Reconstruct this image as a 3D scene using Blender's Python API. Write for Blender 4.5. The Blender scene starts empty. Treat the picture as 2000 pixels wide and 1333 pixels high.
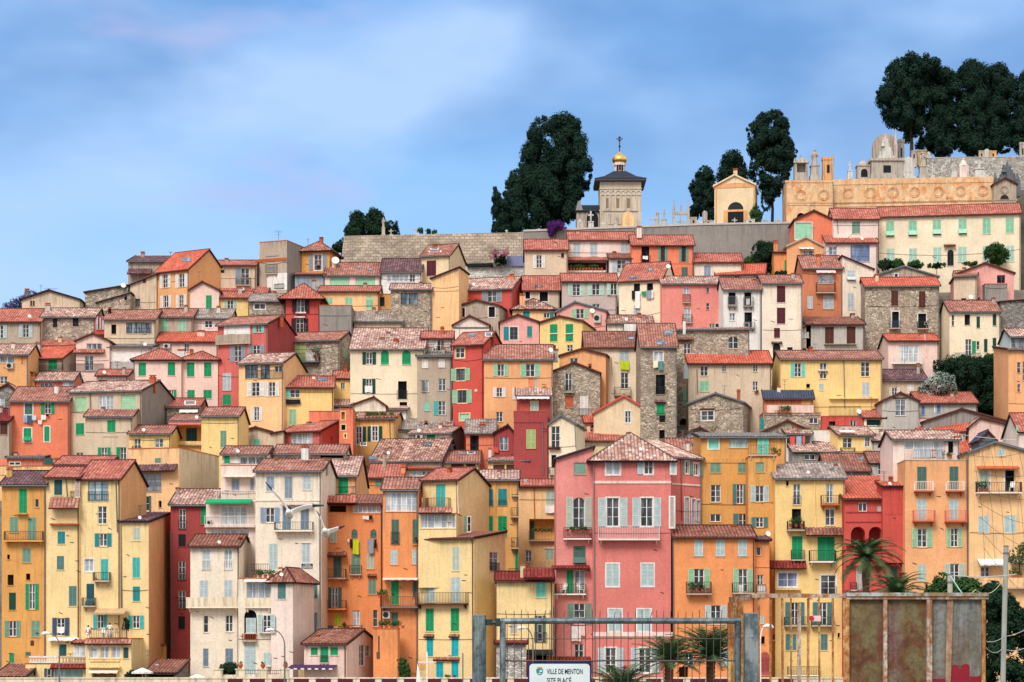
import bpy, math, random
from mathutils import Vector, Matrix, noise as mnoise
from mathutils.geometry import tessellate_polygon
RND = random.Random(7)
sc = bpy.context.scene
COL = sc.collection
F, HY, CZ = 4000.0, 1240.0, 6.0          # focal length in photo pixels, row of the horizon, eye height
K = 0.13                                 # metres of depth per photo row going up the hill
def depth_of(B): return 200.0 + (1330.0 - B) * K
def at(px, py, Y): return Vector(((px - 1000.0) / F * Y, Y, CZ + (HY - py) / F * Y))
def rows(py, Y): return CZ + (HY - py) / F * Y
# ------------------------------------------------------------------ colours
def lin(h, g=1.0):
    h = h.lstrip('#'); o = []
    for i in (0, 2, 4):
        c = int(h[i:i+2], 16) / 255.0
        o.append((c / 12.92 if c <= 0.04045 else ((c + 0.055) / 1.055) ** 2.4) * g)
    return o
PAL = dict(
 yel='FFE0A4', och='E9AB62', ochl='F3BC74', ora='F59F66', orap='F7B682', coral='F58C6A', red='D75C52', dkr='B0504F', pinkp='FAD8CA', pink='F6B4AA',
 salm='F2978B', rose='E4857C', rosel='ED9890', cream='FAEBD6', creamy='FDEBCC', creamp='FAE4D8', beige='E2CBB0', greyb='C0AF9C', grey='9C9690', lgrey='C6C0B8', white='F6F2EC',
 sand='F3D9B2', peach='F0B47C', peachy='FFCF98', mauve='D0BBB4', brick='DA8864', yelb='FFDA92',
 green='1AA36A', dgreen='14503F', lgreen='A6D3AC', lsage='C4D6C6', sage='7FA792', dsage='55776C', tealg='5F8C88', teal='2A969C', dteal='2B5E63', turq='4FC2BC',
 turqp='86E2CC', lteal='C6DADA', lblue='C9D6DC', blue='9FB0C6', slate='8195A5', gblue='9AA5B2', dblue='465F79', cyan='1ABCCE', mint='A0DAB8', lmint='C6E7D4',
 brown='5E3227', dbrown='35212A', dred='5D2632', lime='C6DE2C', limep='B8CB86', purple='4A2D5C', dark='1C2126', iron='2B2D31', pinkr='DE736C', bronze='6B5239',
 terra='C4653F', black='0E0F12', tan='C7A97F', bluec='5A86B8', greyt='6E747A', colb='EFC79A', chap='D6C8B4', rub='C4B5A2', tomb='C6BCB0', tombw='DCD7D0')
MATS = {}
def nmat(name):
    m = bpy.data.materials.new(name); m.use_nodes = True
    nt = m.node_tree; b = nt.nodes['Principled BSDF']
    return m, nt, b
def N(nt, t, **kw):
    n = nt.nodes.new(t)
    for k, v in kw.items():
        if k in ('inputs',): 
            for a, c in v.items(): n.inputs[a].default_value = c
        else: setattr(n, k, v)
    return n
def mixc(nt, f, a, b, mode='MIX'):
    n = nt.nodes.new('ShaderNodeMix'); n.data_type = 'RGBA'; n.blend_type = mode
    for sock, v in ((n.inputs[0], f), (n.inputs[6], a), (n.inputs[7], b)):
        if hasattr(v, 'is_output'): nt.links.new(v, sock)
        elif isinstance(v, (int, float)): sock.default_value = v
        else: sock.default_value = (*v[:3], 1)
    return n.outputs[2]
def ramp(nt, src, stops, interp='LINEAR'):
    n = nt.nodes.new('ShaderNodeValToRGB'); n.color_ramp.interpolation = interp
    el = n.color_ramp.elements
    while len(el) < len(stops): el.new(0.5)
    for e, (p, c) in zip(el, stops):
        e.position = p; e.color = (*c, 1) if len(c) == 3 else c
    nt.links.new(src, n.inputs[0]); return n.outputs[0]
def pos_noise(nt, scale, detail=3, rough=.6, vec=(1, 1, 1), src=None):
    if src is None: src = N(nt, 'ShaderNodeNewGeometry').outputs['Position']
    mp = N(nt, 'ShaderNodeMapping'); mp.inputs['Scale'].default_value = vec
    nt.links.new(src, mp.inputs[0])
    n = N(nt, 'ShaderNodeTexNoise'); n.inputs['Scale'].default_value = scale; n.inputs['Detail'].default_value = detail; n.inputs['Roughness'].default_value = rough
    nt.links.new(mp.outputs[0], n.inputs['Vector']); return n.outputs[0]
def bump(nt, b, h, s=.3, d=.05):
    n = N(nt, 'ShaderNodeBump'); n.inputs['Strength'].default_value = s; n.inputs['Distance'].default_value = d
    nt.links.new(h, n.inputs['Height']); nt.links.new(n.outputs[0], b.inputs['Normal'])
ALB = 0.93
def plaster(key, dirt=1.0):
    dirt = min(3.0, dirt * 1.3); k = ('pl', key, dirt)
    if k in MATS: return MATS[k]
    m, nt, b = nmat('plaster_' + key)
    c = lin(PAL[key], ALB)
    big = pos_noise(nt, .35, 4); fine = pos_noise(nt, 3.0, 5, .7); streak = pos_noise(nt, 1.0, 4, .65, (2.6, 2.6, .22))
    col = mixc(nt, ramp(nt, big, [(.3, (0, 0, 0)), (.75, (1, 1, 1))]), [x * .80 for x in c], [min(1, x * 1.08) for x in c])
    col = mixc(nt, ramp(nt, fine, [(.44, (0, 0, 0)), (.74, (.5, .5, .5))]), col, [x * .62 + .02 for x in c])
    g = sum(c) / 3
    stain = [.5 * x + .05 * g for x in c]
    sm = ramp(nt, streak, [(.52, (0, 0, 0)), (.74, (min(.9, .55 * dirt),) * 3)])
    col = mixc(nt, sm, col, stain)
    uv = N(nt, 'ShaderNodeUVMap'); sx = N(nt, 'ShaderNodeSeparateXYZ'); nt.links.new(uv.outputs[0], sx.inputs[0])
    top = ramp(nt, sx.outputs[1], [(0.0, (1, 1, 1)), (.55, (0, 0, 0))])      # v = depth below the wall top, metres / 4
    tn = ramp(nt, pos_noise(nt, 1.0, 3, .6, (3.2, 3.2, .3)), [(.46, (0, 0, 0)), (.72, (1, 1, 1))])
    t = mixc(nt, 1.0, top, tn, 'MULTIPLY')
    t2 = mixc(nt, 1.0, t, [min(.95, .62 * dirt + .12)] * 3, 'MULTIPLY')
    col = mixc(nt, t2, col, [.3 * x + .05 * g for x in c])  # streaks get darker towards the wall top
    patch = ramp(nt, pos_noise(nt, .8, 5, .7), [(.62, (0, 0, 0)), (.70, (min(.8, .5 * dirt),) * 3)])
    col = mixc(nt, patch, col, [.76 * x + .13 * g for x in c])
    grit = pos_noise(nt, 7.0, 4, .75); col = mixc(nt, ramp(nt, grit, [(.35, (.55, .55, .55)), (.52, (0, 0, 0))]), col, [x * .72 for x in c])
    col = mixc(nt, ramp(nt, grit, [(.54, (0, 0, 0)), (.7, (.5, .5, .5))]), col, [min(1, x * 1.14 + .01) for x in c])
    if key == 'colb':
        for th, h, k in ((.54, 'D2894C', 2), (.62, 'A06C44', 3), (.56, 'F3D6B0', 5)): col = mixc(nt, ramp(nt, pos_noise(nt, .5 + .11 * k, 6, .72, (1, 1, .8)), [(th - .04, (0, 0, 0)), (th + .1, (.85, .85, .85))]), col, lin(h, ALB))
    nt.links.new(col, b.inputs['Base Color']); b.inputs['Roughness'].default_value = .92; b.inputs['Specular IOR Level'].default_value = .15
    bump(nt, b, fine, .35, .04)
    MATS[k] = m; return m
def stone(key, sc_=1.0):
    k = ('st', key, sc_)
    if k in MATS: return MATS[k]
    m, nt, b = nmat('stone_' + key)
    c = lin(PAL[key], ALB)
    P = N(nt, 'ShaderNodeNewGeometry').outputs['Position']
    mp = N(nt, 'ShaderNodeMapping'); mp.inputs['Scale'].default_value = (1, 1, 1.5); nt.links.new(P, mp.inputs[0])
    dn = N(nt, 'ShaderNodeTexNoise'); dn.inputs['Scale'].default_value = 1.6; nt.links.new(P, dn.inputs['Vector'])
    add = N(nt, 'ShaderNodeVectorMath', operation='ADD'); nt.links.new(mp.outputs[0], add.inputs[0]); nt.links.new(dn.outputs[1], add.inputs[1])
    v = N(nt, 'ShaderNodeTexVoronoi'); v.inputs['Scale'].default_value = 3.0 * sc_; nt.links.new(add.outputs[0], v.inputs['Vector'])
    v2 = N(nt, 'ShaderNodeTexVoronoi', feature='DISTANCE_TO_EDGE'); v2.inputs['Scale'].default_value = 3.0 * sc_; nt.links.new(add.outputs[0], v2.inputs['Vector'])
    sp = N(nt, 'ShaderNodeSeparateColor'); nt.links.new(v.outputs['Color'], sp.inputs[0])
    col = ramp(nt, sp.outputs[0], [(0, [x * .42 for x in c]), (.4, [x * .82 for x in c]), (.75, [min(1, x * 1.12) for x in c]), (1, [min(1, x * 1.45 + .04) for x in c])])
    mort = ramp(nt, v2.outputs['Distance'], [(0.02, (1, 1, 1)), (.09, (0, 0, 0))])
    col = mixc(nt, mort, col, [x * .38 for x in c])
    big = ramp(nt, pos_noise(nt, .45, 5, .7), [(.42, (0, 0, 0)), (.7, (.75, .75, .75))])
    col = mixc(nt, big, col, [x * .5 for x in c])
    big2 = ramp(nt, pos_noise(nt, .9, 5, .7, (1, 1.3, 1)), [(.58, (0, 0, 0)), (.66, (.7, .7, .7))])
    col = mixc(nt, big2, col, [min(1, x * 1.15) for x in c])
    nt.links.new(col, b.inputs['Base Color']); b.inputs['Roughness'].default_value = .95; b.inputs['Specular IOR Level'].default_value = .1
    bump(nt, b, v2.outputs['Distance'], .8, .12)
    MATS[k] = m; return m
def courses(key):
    k = ('co', key)
    if k in MATS: return MATS[k]
    m, nt, b = nmat('coursed_stone_' + key); c = lin(PAL[key], ALB)
    P = N(nt, 'ShaderNodeNewGeometry').outputs['Position']; sp = N(nt, 'ShaderNodeSeparateXYZ'); nt.links.new(P, sp.inputs[0])
    cb = N(nt, 'ShaderNodeCombineXYZ'); nt.links.new(sp.outputs[0], cb.inputs[0]); nt.links.new(sp.outputs[2], cb.inputs[1])
    dn = N(nt, 'ShaderNodeTexNoise'); dn.inputs['Scale'].default_value = 1.2; nt.links.new(P, dn.inputs['Vector']); sc2 = N(nt, 'ShaderNodeVectorMath', operation='SCALE'); sc2.inputs['Scale'].default_value = .25; nt.links.new(dn.outputs[1], sc2.inputs[0])
    ad = N(nt, 'ShaderNodeVectorMath', operation='ADD'); nt.links.new(cb.outputs[0], ad.inputs[0]); nt.links.new(sc2.outputs[0], ad.inputs[1])
    br = N(nt, 'ShaderNodeTexBrick'); br.inputs['Scale'].default_value = 1.0; br.inputs['Brick Width'].default_value = .8; br.inputs['Row Height'].default_value = .45; br.inputs['Mortar Size'].default_value = .045; br.inputs['Mortar Smooth'].default_value = .4
    br.inputs['Color1'].default_value = (*[x * .78 for x in c], 1); br.inputs['Color2'].default_value = (*[min(1, x * 1.2) for x in c], 1); br.inputs['Mortar'].default_value = (*[x * .35 for x in c], 1)
    nt.links.new(ad.outputs[0], br.inputs['Vector'])
    col = mixc(nt, ramp(nt, pos_noise(nt, .35, 5, .7, (1, 1, 2.2)), [(.45, (0, 0, 0)), (.66, (.85, .85, .85))]), br.outputs[0], [x * .42 for x in c])
    col = mixc(nt, ramp(nt, pos_noise(nt, 1.1, 5, .7, (.5, 1, 1)), [(.6, (0, 0, 0)), (.68, (.8, .8, .8))]), col, [x * .22 for x in c])
    col = mixc(nt, ramp(nt, pos_noise(nt, .6, 4, .7), [(.58, (0, 0, 0)), (.7, (.6, .6, .6))]), col, [min(1, x * 1.3) for x in c])
    nt.links.new(col, b.inputs['Base Color']); b.inputs['Roughness'].default_value = .95; bump(nt, b, br.outputs['Fac'], -.6, .1)
    MATS[k] = m; return m
def paint(key, rough=.6, g=1.0, metal=0.0):
    k = ('pa', key, rough, g, metal)
    if k in MATS: return MATS[k]
    m, nt, b = nmat('paint_' + key)
    c = lin(PAL.get(key, key), ALB * g)
    n = pos_noise(nt, 2.2, 4, .65)
    col = mixc(nt, ramp(nt, n, [(.35, (0, 0, 0)), (.7, (1, 1, 1))]), [x * .84 for x in c], [min(1, x * 1.08) for x in c])
    nt.links.new(col, b.inputs['Base Color']); b.inputs['Roughness'].default_value = rough; b.inputs['Metallic'].default_value = metal
    b.inputs['Specular IOR Level'].default_value = .25
    MATS[k] = m; return m
def glass(kind='dark'):
    k = ('gl', kind)
    if k in MATS: return MATS[k]
    m, nt, b = nmat('window_pane_' + kind)
    a = dict(dark=([.012, .016, .022], [.10, .12, .14]), light=([.30, .36, .42], [.62, .66, .70]), mid=([.05, .08, .10], [.30, .36, .40]), void=([.008, .009, .011], [.03, .03, .035]), blue=([.12, .16, .28], [.3, .36, .52]))[kind]  # void: near-black stand-in for the shade inside open holes, no glass
    n = pos_noise(nt, 1.0, 2, .5, (1.8, 1.8, .5))
    col = ramp(nt, n, [(.45, a[0]), (.68, a[1])])
    nt.links.new(col, b.inputs['Base Color']); b.inputs['Roughness'].default_value = .12 if kind != 'void' else .9
    b.inputs['Specular IOR Level'].default_value = .5 if kind != 'void' else .0
    MATS[k] = m; return m
PITCH = .34
TILE = dict(red=['C47868', 'AE6052', 'D69A8A', '8A483C'], bright=['D4705A', 'C25E48', 'E08C76', 'A24A38'], old=['BA8A7A', '94665A', 'E4CCBC', '5C3E3A'], pinkold=['CCA496', 'A87A6C', 'EEDACE', '724C44'],
 oldred=['B87A6A', '9A6A5C', 'D2A898', '6E4840'], dark=['7C585A', '62464A', '9E8084', '40323A'], brown=['A06A5A', '885448', 'BC8C7A', '62403A'], olddark=['84706C', 'A39590', '5A4C4A', 'CABEB4'],
 tan=['B9916A', '9F7855', 'CBA884', '7E5E44'], grey=['8C8680', '716C68', 'A8A29A', '55504E'], dkred=['8E3A34', '7A302E', 'A04C44', '662828'], slate=['3E4658', '4A5264', '343B4C', '555D70'])
def tile(kind):
    k = ('ti', kind)
    if k in MATS: return MATS[k]
    m, nt, b = nmat('roof_tiles_' + kind)
    cs = [lin(x, ALB) for x in TILE[kind]]
    uv = N(nt, 'ShaderNodeUVMap')
    mu = N(nt, 'ShaderNodeVectorMath', operation='MULTIPLY'); mu.inputs[1].default_value = (1 / PITCH, 1 / .36, 0); nt.links.new(uv.outputs[0], mu.inputs[0])
    fl = N(nt, 'ShaderNodeVectorMath', operation='FLOOR'); nt.links.new(mu.outputs[0], fl.inputs[0])
    P = N(nt, 'ShaderNodeObjectInfo')
    ad = N(nt, 'ShaderNodeVectorMath', operation='ADD'); nt.links.new(fl.outputs[0], ad.inputs[0]); nt.links.new(P.outputs['Random'], ad.inputs[1])
    wn = N(nt, 'ShaderNodeTexWhiteNoise'); nt.links.new(ad.outputs[0], wn.inputs['Vector'])
    col = ramp(nt, wn.outputs['Value'], [(0, cs[0]), (.38, cs[1]), (.62, cs[2]), (.86, cs[3]), ], 'CONSTANT')
    tn = .36 if kind in ('old', 'pinkold', 'olddark', 'grey') else .5
    col = mixc(nt, tn, col, cs[0])
    big = ramp(nt, pos_noise(nt, .55, 5, .7), [(.4, (0, 0, 0)), (.72, (.8, .8, .8))])
    col = mixc(nt, big, col, cs[3])
    lt = ramp(nt, pos_noise(nt, .8, 5, .75), [(.56, (0, 0, 0)), (.66, (.55, .55, .55))])
    col = mixc(nt, lt, col, cs[2])
    fr = N(nt, 'ShaderNodeVectorMath', operation='FRACTION'); nt.links.new(mu.outputs[0], fr.inputs[0])
    sx = N(nt, 'ShaderNodeSeparateXYZ'); nt.links.new(fr.outputs[0], sx.inputs[0])
    edge = ramp(nt, sx.outputs[1], [(0, (.45, .45, .45)), (.14, (0, 0, 0))])
    col = mixc(nt, edge, col, [x * .35 for x in cs[3]])
    gut = ramp(nt, sx.outputs[0], [(0, (.75, .75, .75)), (.16, (0, 0, 0)), (.86, (0, 0, 0)), (1, (.75, .75, .75))])
    col = mixc(nt, gut, col, [x * .30 for x in cs[3]])
    nt.links.new(col, b.inputs['Base Color']); b.inputs['Roughness'].default_value = .9; b.inputs['Specular IOR Level'].default_value = .15
    MATS[k] = m; return m
def leafmat(name, c0, c1):
    k = ('lf', name)
    if k in MATS: return MATS[k]
    m, nt, b = nmat('foliage_' + name)
    n = pos_noise(nt, .5, 4, .7)
    n2 = pos_noise(nt, 3.5, 3, .7)
    col = mixc(nt, ramp(nt, n, [(.35, (0, 0, 0)), (.68, (1, 1, 1))]), c0, c1)
    col = mixc(nt, ramp(nt, n2, [(.4, (0, 0, 0)), (.75, (.6, .6, .6))]), col, [x * 1.3 for x in c1])
    nt.links.new(col, b.inputs['Base Color']); b.inputs['Roughness'].default_value = 1.0; b.inputs['Specular IOR Level'].default_value = .03
    MATS[k] = m; return m
# ------------------------------------------------------------------ mesh building
class MB:
    def __init__(s): s.v = []; s.f = []; s.uv = []; s.mi = []; s.hasuv = False
    def poly(s, pts, uv=None, mi=0):
        i = len(s.v); s.v += [tuple(p) for p in pts]; s.f.append(tuple(range(i, i + len(pts)))); s.mi.append(mi)
        if uv: s.hasuv = True
        s.uv.append(uv or [(0, 9)] * len(pts))
    def hexa(s, c, mi=0):            # c: 8 corners, 0-3 bottom loop, 4-7 top loop
        i = len(s.v); s.v += [tuple(p) for p in c]
        for q in ((3, 2, 1, 0), (4, 5, 6, 7), (0, 1, 5, 4), (1, 2, 6, 5), (2, 3, 7, 6), (3, 0, 4, 7)):
            s.f.append(tuple(i + k for k in q)); s.mi.append(mi); s.uv.append([(0, 9)] * 4)
    def box(s, x0, x1, y0, y1, z0, z1, mi=0):
        s.hexa([(x0, y0, z0), (x1, y0, z0), (x1, y1, z0), (x0, y1, z0), (x0, y0, z1), (x1, y0, z1), (x1, y1, z1), (x0, y1, z1)], mi)
    def fbox(s, P, u0, u1, n0, n1, z0, z1, mi=0):
        s.hexa([P(u0, n1, z0), P(u1, n1, z0), P(u1, n0, z0), P(u0, n0, z0), P(u0, n1, z1), P(u1, n1, z1), P(u1, n0, z1), P(u0, n0, z1)], mi)
    def tube(s, pts, rad, n=6, mi=0, cap=True):
        pts = [Vector(p) for p in pts]
        if not isinstance(rad, (list, tuple)): rad = [rad] * len(pts)
        i0 = len(s.v)
        for k, p in enumerate(pts):
            d = (pts[min(k + 1, len(pts) - 1)] - pts[max(k - 1, 0)]).normalized()
            a = d.cross(Vector((0, 0, 1)) if abs(d.z) < .9 else Vector((1, 0, 0))).normalized(); b = d.cross(a)
            for j in range(n):
                t = 2 * math.pi * j / n
                s.v.append(tuple(p + (a * math.cos(t) + b * math.sin(t)) * rad[k]))
        for k in range(len(pts) - 1):
            for j in range(n):
                a0 = i0 + k * n + j; a1 = i0 + k * n + (j + 1) % n
                s.f.append((a0, a0 + n, a1 + n, a1)); s.mi.append(mi); s.uv.append([(0, 9)] * 4)
        if cap:
            s.f.append(tuple(i0 + j for j in range(n))); s.mi.append(mi); s.uv.append([(0, 9)] * n)
            e = i0 + (len(pts) - 1) * n
            s.f.append(tuple(e + n - 1 - j for j in range(n))); s.mi.append(mi); s.uv.append([(0, 9)] * n)
    def lathe(s, c, prof, n=16, mi=0):
        i0 = len(s.v); c = Vector(c)
        for r, z in prof:
            for j in range(n):
                t = 2 * math.pi * j / n; s.v.append((c.x + r * math.cos(t), c.y + r * math.sin(t), c.z + z))
        for k in range(len(prof) - 1):
            for j in range(n):
                a0 = i0 + k * n + j; a1 = i0 + k * n + (j + 1) % n
                s.f.append((a0, a1, a1 + n, a0 + n)); s.mi.append(mi); s.uv.append([(0, 9)] * 4)
        s.f.append(tuple(i0 + n - 1 - j for j in range(n))); s.mi.append(mi); s.uv.append([(0, 9)] * n)
        e = i0 + (len(prof) - 1) * n
        s.f.append(tuple(e + j for j in range(n))); s.mi.append(mi); s.uv.append([(0, 9)] * n)
    def disc(s, c, r, nrm, n=14, mi=0, th=.03):
        c = Vector(c); nrm = Vector(nrm).normalized()
        s.tube([c - nrm * th, c + nrm * th], r, n, mi)
    def build(s, name, mats, parent=None, M=None, smooth=False):
        me = bpy.data.meshes.new(name)
        vs = s.v if M is None else [tuple(M @ Vector(p)) for p in s.v]
        me.from_pydata(vs, [], s.f)
        if not isinstance(mats, (list, tuple)): mats = [mats]
        for m in mats: me.materials.append(m)
        if len(mats) > 1: me.polygons.foreach_set('material_index', [min(i, len(mats) - 1) for i in s.mi])
        if s.hasuv:
            l = me.uv_layers.new(name='UVMap'); flat = []
            for u in s.uv:
                for a in u: flat += [a[0], a[1]]
            l.data.foreach_set('uv', flat)
        if smooth: me.polygons.foreach_set('use_smooth', [True] * len(me.polygons))
        me.update()
        o = bpy.data.objects.new(name, me); COL.objects.link(o)
        if parent is not None: o.parent = parent
        return o
def thing(name, label, cat, loc=(0, 0, 0), rz=0, group=None):
    o = bpy.data.objects.new(name, None); COL.objects.link(o); o.location = loc; o.rotation_euler = (0, 0, rz); o.empty_display_size = .5
    o['label'] = label; o['category'] = cat
    if group: o['group'] = group
    return o
def tag(o, label, cat, group=None):
    o['label'] = label; o['category'] = cat
    if group: o['group'] = group
    return o
# ------------------------------------------------------------------ tiled slope
def slope(mb, p0, p1, s, V, a=0, b=0, th=.14, amp=.085, mi=0, under=1):
    p0, p1, s = Vector(p0), Vector(p1), Vector(s).normalized()
    e = p1 - p0; W = e.length; e = e / W; n = e.cross(s).normalized()
    if n.z < 0: n = -n
    cols = max(4, int(round(W / PITCH)) * 4); i0 = len(mb.v)
    pit = W / (cols / 4)
    us = [W * k / cols for k in range(cols + 1)]
    def vm(u):
        t = 1.0
        if a > 0: t = min(t, u / a)
        if b > 0: t = min(t, (W - u) / b)
        return V * max(t, 0)
    nv = 1
    for k, u in enumerate(us):
        h = amp * abs(math.sin(math.pi * u / pit)) ** .8
        sag = .02 * mnoise.noise(Vector((p0.x + u * .6, p0.y, 3.1)))
        for v in (0.0, vm(u)):
            mb.v.append(tuple(p0 + e * u + s * v + n * (h + th * .5 + sag)))
    for k in range(cols):
        q = (i0 + 2 * k, i0 + 2 * k + 2, i0 + 2 * k + 3, i0 + 2 * k + 1)
        mb.f.append(q); mb.mi.append(mi); mb.hasuv = True
        off = PITCH / pit
        mb.uv.append([(us[k] * off, 0), (us[k + 1] * off, 0), (us[k + 1] * off, vm(us[k + 1])), (us[k] * off, vm(us[k]))])
    # soffit and edges
    tl = p0 + e * a + s * V; tr = p1 - e * b + s * V; d = n * (-th * .5); t_ = n * (th * .5 + .01)
    loop = [p0, p1, tr, tl] if (tr - tl).length > .02 else [p0, p1, tl]
    mb.poly([p + d for p in reversed(loop)], mi=under)
    for i in range(len(loop)):
        q, r = loop[i], loop[(i + 1) % len(loop)]
        mb.poly([q + d, r + d, r + t_, q + t_], mi=under)
# ------------------------------------------------------------------ houses: each listed with photo measurements of its front, built as a solid at its own depth
OX, OY, Z = 0.0, 0.0, 4.4425
def T(ox, oy, z=4.4425):
    global OX, OY, Z
    OX, OY, Z = ox, oy, z
def qx(x): return OX + x / Z
def qy(y): return OY + y / Z
BLOCKS = []; ROOTS = []
def H(label, col, x0, x1, yt, yb=None, roof='g 50 red', B=None, D=9.0, yaw=0.0, Y=None, wing=False, name='house', cat='house', apex=.5, ov=.32, fas=None, dirt=1.0, st=False, side=None, dY=0):
    if B is None: B = qy(yb)
    r = roof.split(); kind = r[0]; rh = float(r[1]) / Z if len(r) > 1 else 0; rc = r[2] if len(r) > 2 else 'red'
    b = dict(label=label, col=col, px0=qx(x0), px1=qx(x1), yt=qy(yt), B=B, kind=kind, rh=rh, rc=rc, D=D, yaw=math.radians(yaw), Y=(Y if Y else depth_of(B)) + dY, name=name, cat=cat,
             apex=apex, ov=ov, fas=fas, dirt=dirt, st=st, items=[], wing=wing, side=side)
    if wing: ROOTS[-1]['blocks'].append(b)
    else: ROOTS.append(dict(blocks=[b], label=label, name=name, cat=cat))
    BLOCKS.append(b); return b
def W(txt):
    b = BLOCKS[-1]
    for line in txt.replace('\n', ';').split(';'):
        line = line.strip()
        if not line: continue
        lab = None
        if '|' in line: line, lab = [q.strip() for q in line.split('|')]
        t = line.split(); code = t[0]; n = [float(v) for v in t[1:5]]; rest = t[5:]
        flags = [q for q in rest if q.startswith('+')]; cols = [q for q in rest if not q.startswith('+')]
        b['items'].append((code, qx(n[0]), qy(n[1]), qx(n[2]), qy(n[3]), cols, flags, lab))
LATER = []      # laundry, pots, people asked for by the houses: things of their own
class Face:
    def __init__(s, M, o, eu, en):   # M: block -> world ; o, eu, en in block coordinates
        s.o, s.eu, s.en = Vector(o), Vector(eu), Vector(en); s.M = M
        R = M.to_3x3(); s.ow = M @ s.o; s.euw = R @ s.eu; s.nw = R @ s.en
        s.holes = []; s.deep = []
    def px(s, x, y, n=0.0):
        d = Vector(((x - 1000) / F, 1, (HY - y) / F)); C = Vector((0, 0, CZ)); o = s.ow + s.nw * n
        t = (o - C).dot(s.nw) / d.dot(s.nw); p = C + d * t
        return (p - o).dot(s.euw), p.z - s.ow.z
    def P(s, u, n, z): return s.o + s.eu * u + s.en * n + Vector((0, 0, z))
    def Pn(s, base): return lambda u, n, z: s.o + s.eu * u + s.en * (n + base) + Vector((0, 0, z))
    def world(s, u, n, z): return s.M @ s.P(u, n, z)
def arch_pts(u0, u1, z0, z1, arch):
    if not arch: return [(u0, z0), (u1, z0), (u1, z1), (u0, z1)]
    r = (u1 - u0) / 2; zc = z1 - r; c = (u0 + u1) / 2
    if zc < z0 + .05: zc = z0 + .05
    return [(u0, z0), (u1, z0)] + [(c + r * math.cos(a), zc + (z1 - zc) * math.sin(a)) for a in [math.pi * k / 8 for k in range(9)]]
def inside(poly, u, z):
    c = False; n = len(poly)
    for i in range(n):
        (x0, y0), (x1, y1) = poly[i], poly[(i + 1) % n]
        if (y0 > z) != (y1 > z) and u < (x1 - x0) * (z - y0) / (y1 - y0) + x0: c = not c
    return c
def leaf(mb, P, u0, u1, z0, z1, n0, n1, arch=False):
    w = u1 - u0; h = z1 - z0; e = min(.07, w * .18)
    mb.fbox(P, u0 + e * .6, u1 - e * .6, n0, n1 - .016, z0 + .02, z1 - .02, 1)
    mb.fbox(P, u0, u0 + e, n0, n1, z0, z1, 0); mb.fbox(P, u1 - e, u1, n0, n1, z0, z1, 0)
    for zz in ([z0, z1 - e] + ([z0 + h * .5 - e / 2] if h < 1.9 else [z0 + h * .36, z0 + h * .68])):
        mb.fbox(P, u0 + e, u1 - e, n0, n1 - .002, zz, zz + e, 0)
    if w > .25:      # a few real louvre blades
        nb = max(4, min(16, int(h / .12)))
        for k in range(1, nb):
            zz = z0 + h * k / nb; mb.fbox(P, u0 + e * 1.1, u1 - e * 1.1, n1 - .018, n1 - .006, zz - .02, zz + .012, 0)
def railing(mb, P, u0, u1, n1, z0, z1, sides=True, sp=.16, r=.016, rc=.03):
    mb.fbox(P, u0, u1, n1 - rc, n1, z1 - .045, z1, 0); mb.fbox(P, u0, u1, n1 - rc, n1, z0 + .06, z0 + .095, 0)
    k = max(2, int((u1 - u0) / sp))
    for i in range(k + 1):
        u = u0 + (u1 - u0) * i / k; mb.fbox(P, u - r, u + r, n1 - rc, n1 - .002, z0, z1 - .045, 0)
    if sides and n1 > .25:
        for u in (u0, u1):
            mb.fbox(P, u - .015, u + .015, 0, n1 - rc, z1 - .045, z1, 0)
            m = max(1, int(n1 / sp))
            for i in range(m): mb.fbox(P, u - r, u + r, n1 * i / m, n1 * i / m + .03, z0, z1 - .045, 0)
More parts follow.
